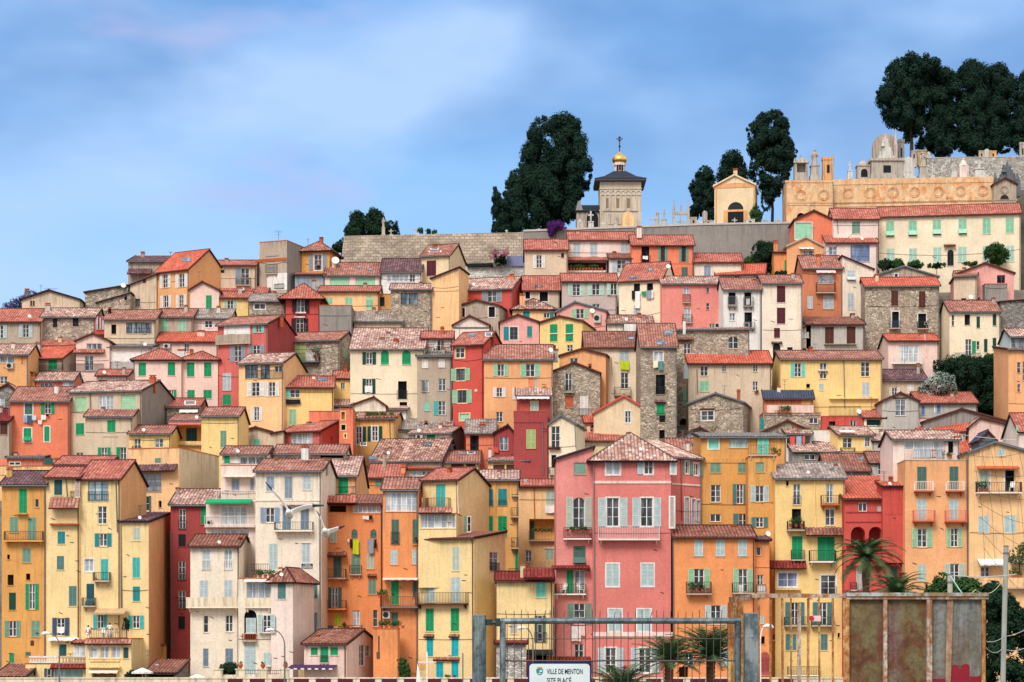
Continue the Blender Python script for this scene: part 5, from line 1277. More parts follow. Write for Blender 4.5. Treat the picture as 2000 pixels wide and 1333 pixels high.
W('''d 168 508 222 600; d 282 505 335 600; l 185 577 226 722 white sheet | long white sheet hanging below the black window of the yellow house; l 155 570 184 646 dark | dark trousers left of the long white sheet; l 240 577 278 612 green | green cloth between the two black windows; l 280 570 322 642 gblue | grey sheet under the right black window; l 325 565 343 636 white | narrow white towel at the right end of the line; c 168 695 222 775 lblue; S8 120 445 205 462; S8 280 375 340 395; i 460 340 490 385''')
H('salmon pink house with curtained balcony doors', 'salm', 410, 922, 512, roof='g 56 pinkold', B=660, D=8, dirt=.4)
W('w 600 535 650 602 white +l; b 592 602 658 680 iron .4; w 797 538 823 588; w 797 677 825 735 greyt; w 603 720 662 850 white +l; b 588 778 674 855 iron .4; w 825 855 868 898; k 872 852 915 898; C 690 800 705 860 white .1; S8 900 460 950 492 lgrey')
H('small cream house with blue shutters behind the bright red roof', 'cream', 690, 1108, 322, roof='g 66 red', B=560, D=6, dirt=.5)
W('c 778 353 835 447 blue; C 848 400 868 445 dark .1')
H('white house with bright red roof and two tiny windows', 'white', 880, 1302, 430, roof='g 80 bright', B=568, D=8, yaw=-9, dirt=.4)
W('w 1040 438 1088 467; w 1205 436 1243 458')
H('white house with black stained balconies', 'white', 945, 1272, 562, roof='g 92 oldred', B=712, D=9, dirt=2.6)
W('''d 990 584 1052 690; b 982 622 1062 712 greyt .6 grey; d 1127 582 1188 700; b 1118 628 1204 714 greyt .6 grey; w 998 765 1047 830 white +m; d 1128 757 1195 885; b 1122 845 1218 904 greyt .6 grey; k 1125 850 1172 892; l 1140 640 1172 692 white | white cloths on the stained right upper balcony''')
H('tall cream house with three dark red shutters in a column', 'cream', 1280, 1628, 507, roof='g 62 oldred', B=712, D=7, dirt=.6)
W('c 1410 527 1483 672 dred; c 1410 717 1483 857 dred; c 1385 893 1437 980 dred; ca 1375 1027 1440 1145 dark; q 1590 520 1598 900 cream; p 1360 1015 1455 1030 grey .4; x 1500 1060 1545 1105')
H('small orange house end with chimney beside the hedge', 'ora', 1385, 1498, 240, roof='m 16 brown', B=545, D=5)
W('c 1475 305 1497 395 green; C 1382 130 1415 240 ora .2')
H('orange gabled house with small striped awning', 'orap', 1498, 1810, 188, roof='f 76 brown', B=552, D=7, apex=.52, fas='greyb', dirt=.4)
W('n 1600 195 1726 217 white .6 greyt; w 1640 220 1726 278 white +m')
T(1240, 200)
H('coral gabled block with large mint blind below the columbarium', 'coral', 1388, 1716, 1022, roof='f 76 brown', B=492, D=6, apex=.5, Y=309, dirt=.4)
W('v 1392 1045 1535 1190 mint +w')
T(1600, 380)
H('brick orange house with striped awning and iron balcony', 'brick', -145, 200, 642, roof='g 100 oldred', B=640, D=8, dirt=1)
W('n -30 655 136 692 pinkp .9 white; g2 -10 695 125 775 white; b -30 770 136 865 iron .8 greyb; c 35 880 125 996 lblue; C -25 520 10 600 brick .2')
T(1200, 440)
W('c 1675 617 1722 726 lblue')
T(1600, 380)
H('narrow peeling cream house with blue shutters and slanted roof', 'cream', 202, 470, 652, roof='L 112 red', B=640, D=6, dirt=2.6)
W('A 240 660 315 748 lblue; c 248 858 300 998 lblue; d 265 1032 312 1070')
H('whitewashed stone house with two brown shutters', 'lgrey', -112, 392, 1132, roof='m 62 brown', B=702, D=7, dirt=1.8)
W('c 50 1150 127 1298 brown; c 238 1147 315 1298 brown; S 40 1300 320 1306 greyb')
T(1200, 440)
H('', 'greyb', 1562, 1705, 925, roof='R 62 old', B=702, D=4, wing=True, dirt=1.4)
W('g3 1603 928 1688 978 white; da 1590 1068 1700 1112')
T(1600, 380)
H('big rubble stone house with brown shutters and blue balcony', 'rub', 397, 1042, 798, roof='g 66 bright', B=680, D=8, st=True, yaw=-3)
W('''c 625 835 685 968 brown; c 865 842 922 985 brown; d 632 1018 692 1165 black +w; d 858 1035 928 1172 black +w; b 603 1105 700 1172 dblue .6; b 848 1105 940 1175 iron .6; d 600 1212 722 1252; w 960 1200 1015 1250 greyt; q 745 810 754 1150 tan; k 910 1110 938 1135''')
H('grey attic gable with small white window above the big stone house', 'greyb', 460, 1032, 718, roof='f 88 slate', B=572, D=8, apex=.48, fas='greyt')
W('w 655 690 684 742 white +w')
H('pink gabled house on the upper right with black window', 'pink', 1190, 1690, 692, roof='f 90 red', B=602, D=8, apex=.5, yaw=-6, dirt=.6)
W('d 1543 702 1612 770')
H('', 'grey', 1440, 1632, 778, roof='t', B=605, D=3, Y=293, wing=True, dirt=2)
H('greige block house with shallow old roof left of the pink gable', 'beige', 1168, 1367, 712, roof='g 40 oldred', B=612, D=8, yaw=-14, dirt=.6)
W('d 1232 902 1275 950 brown; i 1300 870 1335 920')
H('pale lemon house with narrow dark green shutters', 'creamy', 1130, 1570, 1018, roof='g 86 oldred', B=716, D=7, dirt=.4)
W('''d 1262 1042 1310 1135; c 1365 1060 1395 1160 dgreen; c 1505 1040 1537 1140 dgreen; w 1268 1258 1322 1400 dark; c 1325 1272 1360 1380 green; c 1430 1255 1460 1370 dgreen; c 1505 1245 1537 1350 dgreen; w 1150 1045 1172 1142 greyt; w 1366 1275 1392 1345; r 1175 1375 1400 1440 greyt; k 1215 1385 1270 1440''')
H('', 'creamy', 1042, 1130, 1028, roof='t', B=668, D=5, wing=True, dirt=.4)
W('c 1062 1062 1107 1118 brown')
H('', 'creamy', 1185, 1470, 1010, roof='f 98 oldred', B=640, D=4, apex=.7, dY=3, wing=True)
H('tall grey rubble stone house at the right edge', 'grey', 1572, 1830, 935, roof='R 20 oldred', B=705, D=7, st=True)
H('long pale yellow house with row of mint shutters and red roof', 'creamy', 520, 1748, 180, roof='g 76 red', B=530, D=7, Y=309, yaw=-8, dirt=.3)
W('''A 580 235 650 366 mint; A 775 230 848 360 mint; A 985 222 1058 352 mint; A 1208 215 1280 347 mint; c 1418 208 1488 343 mint; c 1618 203 1690 337 mint; c 583 472 655 586 lmint; c 777 470 850 592 lmint; c 988 460 1062 592 lmint; c 1205 456 1280 586 lmint; c 1418 450 1490 582 lmint; c 1620 445 1692 582 lmint; ca 1112 482 1167 620 dark; p 1080 436 1182 452 tan .7; q 1100 190 1108 430 cream''')
H('small creamy house with sage shutter and two red roofs', 'creamp', 124, 520, 213, roof='g 80 red', B=475, D=6, Y=307.5, dirt=.3)
W('c 285 236 355 340 sage; q 155 225 163 340')
H('', 'creamp', 60, 505, 420, roof='m 58 red', B=525, D=3, Y=305.8, wing=True, dirt=.3)
W('w 82 456 155 555 blue +b; g2 272 436 438 586 bluec bluec +b')
# ================================================================== cemetery on the hilltop
T(1240, 200)
H('sand coloured mausoleum with pediment and arched dark doorway', 'sand', 690, 1040, 725, roof='f 88 grey', B=446, D=7, Y=320, yaw=-10, name='mausoleum', cat='mausoleum', fas='sand', dirt=.7)
W('ca 805 868 943 1060 dark; s 680 712 1050 735 peach; s 770 940 806 1060 peach; s 943 940 975 1060 peach; s 806 935 943 948 peach; s 700 745 712 1060 peach; s 1028 745 1038 1060 peach; s 820 700 920 708 sand; C 855 578 890 635 sand .0; s 690 1050 770 1066 cream')
T(1520, 100, 3.702)
H('long weathered orange columbarium wall with round medallions', 'colb', 395, 1556, 926, roof='t', B=402, D=5, Y=319.5, yaw=-5, name='columbarium', cat='columbarium', dirt=2.6, fas='terra')
W('s 395 930 1556 948 colb; s 395 1075 1556 1092 colb; s 395 1098 1556 1108 colb; O 465 990 548 1075; O 625 985 710 1070; O 785 982 870 1068; O 945 978 1025 1062; O 1118 976 1198 1060; O 1278 972 1358 1056; O 1438 970 1518 1052; '
  's 460 965 470 1075; s 600 960 610 1075; s 760 958 770 1075; s 900 956 912 1075; s 1060 954 1072 1075; s 1215 952 1228 1075; s 1385 950 1398 1075')
H('', 'colb', 60, 396, 938, roof='t', B=440, D=5, Y=319, wing=True, dirt=2.2, fas='terra')
W('s 48 936 400 952 colb; s 60 1085 396 1100 colb; s 60 1108 396 1116 colb; O 120 1002 210 1088; O 288 1002 368 1080; da 135 1170 195 1240; q 394 945 404 1200 greyt')
H('rough grey stone wall of the upper cemetery terrace', 'lgrey', 1075, 1960, 768, roof='t', B=415, D=2, Y=331, st=True, name='stone_wall', cat='wall', fas='lgrey', yaw=-3)
H('dark old chapel front with rose window beside the columbarium', 'greyb', 1560, 1722, 965, roof='f 42 grey', B=412, D=4, Y=317, name='chapel', cat='chapel', dirt=2)
W('O 1605 975 1668 1035 greyb; ca 1605 1040 1668 1075 dark; s 1555 1072 1730 1082; s 1565 975 1575 1072; s 1705 975 1715 1072')
build_houses(); build_later()
LST = paint('lgrey', .8); WST = plaster('tombw', 2); CST = plaster('tomb', 2.2); GST = plaster('greyb', 2.2)
def wall_poly(name, label, pts, Y, th, mat, cat='wall'):
    p = [at(x, y, Y) for x, y in pts]; mb = MB(); mb.hasuv = True
    top = max(q.z for q in p); back = Vector((0, th, 0))
    mb.poly(p, [(q.x / 4, (top - q.z) / 4) for q in p]); mb.poly([q + back for q in reversed(p)])
    for i in range(len(p)): a, b = p[i], p[(i + 1) % len(p)]; mb.poly([a, a + back, b + back, b])
    o = mb.build(name, mat); recentre(o); return tag(o, label, cat)
wall_poly('rampart_wall', 'old rough pale stone rampart wall under the cemetery', [(655, 600), (1022, 600), (1022, 454), (672, 461)], 315.5, 3, courses('greyb'))
r2 = wall_poly('rampart_wall', 'plain grey rendered rampart wall below the domed chapel', [(1022.3, 600), (1560, 580), (1560, 437), (1380, 440), (1022.3, 453)], 315.5, 3, plaster('grey', 2))
def cap(parent, pts, Y, mat, h=3.5, th=3.2):
    for (x0, y0), (x1, y1) in zip(pts, pts[1:]):
        a, b = at(x0, y0, Y), at(x1, y1, Y); k = Vector((0, th, 0)); z = Vector((0, 0, h / F * Y)); f = Vector((0, -.12, 0)); mb = MB()
        mb.hexa([a + f, b + f, b + k, a + k, a + f + z, b + f + z, b + k + z, a + k + z]); o = mb.build('coping', mat, parent, Matrix.Translation(-parent.location))
cap(r2, [(1022.3, 453), (1380, 440), (1560, 437)], 315.5, paint('lgrey', .9))
wall_poly('cobble_wall', 'white cobble garden wall with dark joints', [(903, 560), (1024, 560), (1024, 516), (903, 520)], 311.5, 1.2, stone('white', 1.3))
tp = wall_poly('tarpaulin', 'bluish tarpaulin fence by the pink oleander', [(987, 520), (1023, 520), (1023, 500), (990, 500)], 311.2, .1, paint('8088B0', .8), 'tarpaulin')
wall_poly('garden_pillar', 'grey concrete garden pillar left of the tarpaulin', [(964, 521), (970, 521), (970, 495), (964, 495)], 310.8, .5, plaster('grey'), 'pillar')
wall_poly('dark_slot', 'long dark block standing in for a shaded slot at the rampart foot', [(912, 521), (963, 521), (963, 514), (912, 515)], 310.9, .6, paint('dark', .9), 'dark slot')  # dark block painted as the shade inside a wall slot
# ---- chapel with the gilded dome
def chapel():
    Y = 321; s = 4.4425; q = lambda x, y, d=0: at(940 + x / s, 200 + y / s, Y + d)
    base = q(1210, 1110); r = thing('domed_chapel', 'square stone chapel with gilded onion dome and dark slate roof', 'chapel', base)
    loc = Matrix.Translation(-base)
    X0, X1 = q(1030, 0).x, q(1388, 0).x; W_ = X1 - X0; z0 = q(0, 1120).z; ze = q(0, 690).z; D = W_ * .95
    P = lambda u, n, z: Vector((X0 + u, Y - n, z0 + z)); Hh = ze - z0
    mb = MB(); mb.hasuv = True
    mb.box(X0, X1, Y, Y + D, z0, ze); b = mb.build('wall', plaster('chap', 2.4), r, loc)
    t = MB(); zc = q(0, 940).z - z0; zs = q(0, 805).z - z0; zt = q(0, 765).z - z0
    t.fbox(P, -.12, W_ + .12, -.02, .16, zc - .12, zc + .12); t.fbox(P, -.1, W_ + .1, -.02, .12, zs - .06, zs + .06); t.fbox(P, -.1, W_ + .1, -.02, .1, Hh - 1.2, Hh - 1.05)
    for k in range(9):
        u = W_ * (k + .0) / 8; t.fbox(P, max(0, u - .14), min(W_, u + .14), -.02, .1, zc + .14, zs - .07)
    for k in range(8):
        c = W_ * (k + .5) / 8; rr = W_ / 18
        for j in range(8):
            a0, a1 = math.pi * j / 8, math.pi * (j + 1) / 8
            f = lambda a, R, n: P(c + R * math.cos(a), n, zt + .1 + R * math.sin(a) - .5)
            t.hexa([f(a0, rr * .75, -.02), f(a1, rr * .75, -.02), f(a1, rr, -.02), f(a0, rr, -.02), f(a0, rr * .75, .1), f(a1, rr * .75, .1), f(a1, rr, .1), f(a0, rr, .1)])
    for u in (0, W_ - .5): t.fbox(P, u, u + .5, -.02, .14, 0, zc - .13)
    for u in (W_ * .2, W_ * .38): t.fbox(P, u, u + .9, -.02, .08, zc - 2.2, zc - .5)
    t.build('ornament', plaster('chap', 2), r, loc)
    g = MB(); w2 = W_ * .42
    for k in range(3): g.fbox(P, W_ * .12 + k * W_ * .26, W_ * .12 + k * W_ * .26 + .55, -.01, .03, zc + .4, zs - .5)
    g.build('blind_window', paint('8E7660', .9), r, loc)
    e = MB(); o = .75; A = [(X0 - o, Y - o), (X1 + o, Y - o), (X1 + o, Y + D + o), (X0 - o, Y + D + o)]
    zq = ze + .05; e.box(X0 - o, X1 + o, Y - o, Y + D + o, zq, zq + .35); e.build('cornice', paint('4A4A55', .7), r, loc)
    cx, cy = (X0 + X1) / 2, Y + D / 2; dr = (q(1260, 0).x - q(1158, 0).x) / 2; zr = q(0, 603).z + .6
    rf = MB(); k = dr * 1.02
    top = [(cx - k, cy - k), (cx + k, cy - k), (cx + k, cy + k), (cx - k, cy + k)]; o2 = o + .08
    A2 = [(X0 - o2, Y - o2), (X1 + o2, Y - o2), (X1 + o2, Y + D + o2), (X0 - o2, Y + D + o2)]
    for i in range(4):
        j = (i + 1) % 4; m_ = lambda p, f_: None
        lo0, lo1, hi0, hi1 = Vector((*A2[i], zq + .36)), Vector((*A2[j], zq + .36)), Vector((*top[i], zr)), Vector((*top[j], zr))
        mid0, mid1 = lo0.lerp(hi0, .5) + Vector((0, 0, -.25)), lo1.lerp(hi1, .5) + Vector((0, 0, -.25))
        rf.poly([lo0, lo1, mid1, mid0]); rf.poly([mid0, mid1, hi1, hi0])
    rf.poly([Vector((*p, zr)) for p in top]); rf.build('roof', tile('slate'), r, loc)
    zd = q(0, 492).z; d = MB(); n = 8
    d.lathe((cx, cy, zr - .4), [(dr * 1.0, 0), (dr * 1.0, .5), (dr * .92, .55), (dr * .92, zd - zr - .1), (dr * 1.08, zd - zr), (dr * 1.08, zd - zr + .45)], 8); do = d.build('drum', plaster('creamp', .6), r, loc)
    wn = MB()
    for a in (-.45, 0, .45):
        v = Vector((math.sin(a), -math.cos(a), 0)); c = Vector((cx, cy, zr + (zd - zr) * .55)) + v * dr * .96; e_ = Vector((v.y, -v.x, 0)) * .16
        hh = Vector((0, 0, 1.0)); wn.poly([c - e_ - hh, c + e_ - hh, c + e_ + hh * .7, c + hh, c - e_ + hh * .7])
    wn.build('drum_window', paint('2A2530', .6), do, loc)
    dm = MB(); R = (q(1280, 0).x - q(1146, 0).x) / 2; H_ = q(0, 388).z - zd
    prof = [(.72, 0), (.86, .06), (.97, .16), (1.0, .27), (.97, .38), (.86, .50), (.68, .61), (.48, .70), (.30, .79), (.17, .88), (.08, .96), (.03, 1.0)]
    dm.lathe((cx, cy, zd + .02), [(R * a, H_ * b_) for a, b_ in prof], 24)
    m, nt, bs = nmat('gilding'); bs.inputs['Base Color'].default_value = (.85, .50, .12, 1); bs.inputs['Metallic'].default_value = .9; bs.inputs['Roughness'].default_value = .38
    do2 = dm.build('dome', m, r, loc, smooth=True)
    c = MB(); zt_ = q(0, 255).z; z1 = q(0, 392).z; hh = zt_ - z1
    c.tube([(cx, cy, z1), (cx, cy, zt_)], .09, 6); c.lathe((cx, cy, z1 + hh * .3), [(.08, 0), (.22, .15), (.08, .3)], 8)
    for f_, w_ in ((.83, .85), (.93, .4), (.72, .45)): c.tube([(cx - w_ * .6, cy, z1 + hh * f_), (cx + w_ * .6, cy, z1 + hh * f_)], .08, 5)
    c.build('cross', paint('3A3A44', .4, 1, .5), do2, loc)
    # annex
    a = MB(); ax0, ax1 = q(828, 0).x, q(1028, 0).x; a.box(ax0, ax1, Y + 1, Y + 5, q(0, 1120).z, q(0, 945).z); ao = a.build('annexe', plaster('greyb', 2), r, loc)
    a = MB(); a.box(ax0 - .2, ax1 - .02, Y + .7, Y + 5.2, q(0, 940).z, q(0, 885).z); a.build('annexe_roof', tile('slate'), r, loc)
    a = MB(); Pa = lambda u, n, z: Vector((ax0 + u, Y + 1 - n, q(0, 1120).z + z))
    pts = arch_pts(1.6, 3.4, .3, 3.2, True); a.poly([Pa(u, .02, z) for u, z in pts]); a.build('archway', paint('dark', .9), r, loc)
    a = MB(); a.hexa([(ax0 - .05, Y + .5, q(0, 945).z)] * 0 or [Vector(p) for p in ((ax0 - .1, Y + .6, q(0, 930).z), (ax0 + 1.0, Y + .6, q(0, 930).z), (ax0 + 1.0, Y + 2, q(0, 930).z), (ax0 - .1, Y + 2, q(0, 930).z), (ax0 + .2, Y + .7, q(0, 850).z), (ax0 + .6, Y + .7, q(0, 850).z), (ax0 + .6, Y + 1.9, q(0, 850).z), (ax0 + .2, Y + 1.9, q(0, 850).z))]); a.build('bell_gable', plaster('grey', 1.5), r, loc)
chapel()
# ---- tombs
def tomb(kind, label, x, yt, yb, w, Y, mat, cat, name=None, ori=None):
    (ox, oy, s) = ori; X = ox + x / s; yt = oy + yt / s; yb = oy + yb / s; w = w / s / F * Y
    base = at(X, yb, Y); h = (yb - yt) / F * Y; mb = MB(); nm = name or kind
    th = max(.16, w * .16); ex = 1.2
    if kind == 'cross':
        mb.box(-th / 2, th / 2, -th / 2, th / 2, -ex, h); mb.box(-w / 2, -th / 2, -th / 2 + .01, th / 2 - .01, h * .62, h * .62 + th); mb.box(th / 2, w / 2, -th / 2 + .01, th / 2 - .01, h * .62, h * .62 + th)
        for (cx, cz) in ((0, h), (-w / 2, h * .62 + th / 2), (w / 2, h * .62 + th / 2)): mb.lathe((cx, 0, cz - th * .4), [(th * .3, 0), (th * .75, th * .4), (th * .3, th * .8)], 6)
        mb.box(-w * .45, w * .45, -.4, .4, -ex, .12)
    elif kind == 'pedestal_cross':
        p = h * .42; mb.hexa([Vector(v) for v in ((-w / 2, -w / 2, -ex), (w / 2, -w / 2, -ex), (w / 2, w / 2, -ex), (-w / 2, w / 2, -ex), (-w * .36, -w * .36, p * .85), (w * .36, -w * .36, p * .85), (w * .36, w * .36, p * .85), (-w * .36, w * .36, p * .85))])
        mb.box(-w * .42, w * .42, -w * .42, w * .42, p * .86, p); t = w * .11; mb.box(-t, t, -t, t, p, h); mb.box(-w * .38, -t, -t + .01, t - .01, p + (h - p) * .55, p + (h - p) * .55 + 2 * t); mb.box(t, w * .38, -t + .01, t - .01, p + (h - p) * .55, p + (h - p) * .55 + 2 * t)
    elif kind == 'statue':
        p = h * .42; mb.box(-w / 2, w / 2, -w / 2, w / 2, -ex, p * .15); mb.box(-w * .4, w * .4, -w * .4, w * .4, p * .15, p * .88); mb.box(-w * .46, w * .46, -w * .46, w * .46, p * .88, p)
        k = h - p; r_ = min(w * .34, k * .2)
        mb.lathe((0, 0, p), [(r_, 0), (r_ * .86, k * .2), (r_ * .72, k * .42), (r_ * .95, k * .62), (r_ * .9, k * .74), (r_ * .4, k * .8), (r_ * .38, k * .83), (r_ * .52, k * .9), (r_ * .4, k * .97), (r_ * .1, k)], 10)
        mb.tube([(r_ * .8, -.05, p + k * .72), (r_ * 1.0, -.3, p + k * .55), (r_ * .2, -r_ * .9, p + k * .6)], [r_ * .25, r_ * .22, r_ * .16], 6); mb.tube([(-r_ * .8, -.05, p + k * .72), (-r_ * 1.05, -.15, p + k * .5), (-r_ * .8, -r_ * .5, p + k * .36)], [r_ * .25, r_ * .2, r_ * .15], 6)
    elif kind == 'aedicule':
        bz = h * .6
        for sx in (-1, 1): mb.box(sx * w * .45 - w * .09, sx * w * .45 + w * .09, -w * .4, w * .4, -ex, bz)
        mb.box(-w * .36, w * .36, w * .25, w * .4, -ex, bz); mb.box(-w * .36, w * .36, -w * .4, w * .24, -ex, bz * .3)
        mb.hexa([Vector(v) for v in ((-w * .6, -w * .5, bz), (w * .6, -w * .5, bz), (w * .6, w * .5, bz), (-w * .6, w * .5, bz), (-w * .1, -w * .3, h * .86), (w * .1, -w * .3, h * .86), (w * .1, w * .3, h * .86), (-w * .1, w * .3, h * .86))])
        for sx in (-1, 1): mb.lathe((sx * w * .55, -w * .4, bz), [(w * .09, 0), (w * .05, w * .2), (.02, w * .4)], 6)
        t = w * .035; mb.box(-t, t, -t, t, h * .86, h); mb.box(-w * .1, w * .1, -t * .9, t * .9, h * .93, h * .95)
    elif kind == 'stele':
        pts = arch_pts(-w / 2, w / 2, -ex, h, True); n_ = len(pts)
        mb.poly([(u, -w * .15, z) for u, z in pts]); mb.poly([(u, w * .15, z) for u, z in reversed(pts)])
        for i in range(n_): (a, b_), (c, d) = pts[i], pts[(i + 1) % n_]; mb.poly([(a, -w * .15, b_), (a, w * .15, b_), (c, w * .15, d), (c, -w * .15, d)])
        mb.box(-w * .3, w * .3, -w * .17, -w * .15 + .005, h * .25, h * .6); mb.box(-w * .6, w * .6, -w * .3, w * .3, -ex, .15)
    elif kind == 'dome_tomb':
        bz = h * .55; mb.box(-w / 2, w / 2, -w * .4, w * .4, -ex, bz); mb.box(-w * .56, w * .56, -w * .46, w * .46, bz, bz + .15)
        mb.lathe((0, 0, bz + .15), [(w * .42, 0), (w * .38, h * .1), (w * .26, h * .2), (w * .1, h * .26), (w * .05, h * .3)], 12); t = w * .03; mb.box(-t, t, -t, t, bz + h * .3, h); mb.box(-w * .09, w * .09, -t * .9, t * .9, h * .92, h * .94)
        pts = arch_pts(-w * .22, w * .3, 0, bz * .75, True); mb.poly([(u, -w * .4 - .012, z) for u, z in pts], mi=1)
    elif kind == 'block':
        mb.box(-w / 2, w / 2, -w * .3, w * .3, -ex, h * .86); mb.box(-w * .55, w * .55, -w * .35, w * .35, h * .86, h); mb.box(-w * .12, w * .12, -w * .3 - .05, -w * .3 + .01, h * .2, h * .6, 1); mb.box(-w * .52, w * .52, -w * .33, w * .33, -ex, h * .1)
    elif kind == 'pyramid':
        for k in range(5):
            a, b_ = w / 2 * (1 - k * .17), h * .16 * k; mb.box(-a, a, -a * .6, a * .6, b_ - (ex if k == 0 else 0), b_ + h * .16 - .01)
        mb.tube([(0, 0, h * .75), (0, 0, h)], [w * .1, w * .03], 6); mb.lathe((-w * .2, -w * .2, h * .5), [(w * .14, 0), (w * .1, h * .12), (w * .12, h * .2), (w * .05, h * .24), (w * .08, h * .28), (w * .01, h * .33)], 8)
    elif kind == 'spire':
        mb.box(-w / 2, w / 2, -w / 2, w / 2, -ex, h * .55); mb.lathe((0, 0, h * .55), [(w * .6, 0), (w * .5, h * .05), (w * .12, h * .36), (w * .2, h * .38), (.02, h * .45)], 8)
    elif kind == 'gothic':
        for sx in (-1, 1):
            mb.box(sx * w * .45 - w * .07, sx * w * .45 + w * .07, -.25, .25, -ex, h * .52); mb.lathe((sx * w * .45, 0, h * .52), [(w * .09, 0), (w * .07, h * .1), (w * .02, h * .36), (w * .04, h * .38), (.01, h * .46)], 8)
        mb.box(-w * .38, w * .38, -.16, .16, h * .4, h * .5); mb.box(-w * .05, w * .05, -.16, .16, -ex, h * .39); mb.lathe((0, 0, h * .5), [(w * .07, 0), (w * .05, h * .2), (w * .06, h * .24), (.02, h * .32)], 8)
        for sx in (-1, 1): mb.tube([(sx * w * .3, -.1, h * .18), (sx * w * .15, -.1, h * .1), (sx * w * .06, -.1, h * .2)], .08, 5)
    o = mb.build(nm, [mat, paint('dark', .9)]); o.location = base
    return tag(o, label, cat, 'cemetery monuments on the hilltop')
TA, TB, TC, TD = (1240, 200, 4.4425), (1520, 100, 3.702), (940, 200, 4.4425), (640, 380, 5.5556)
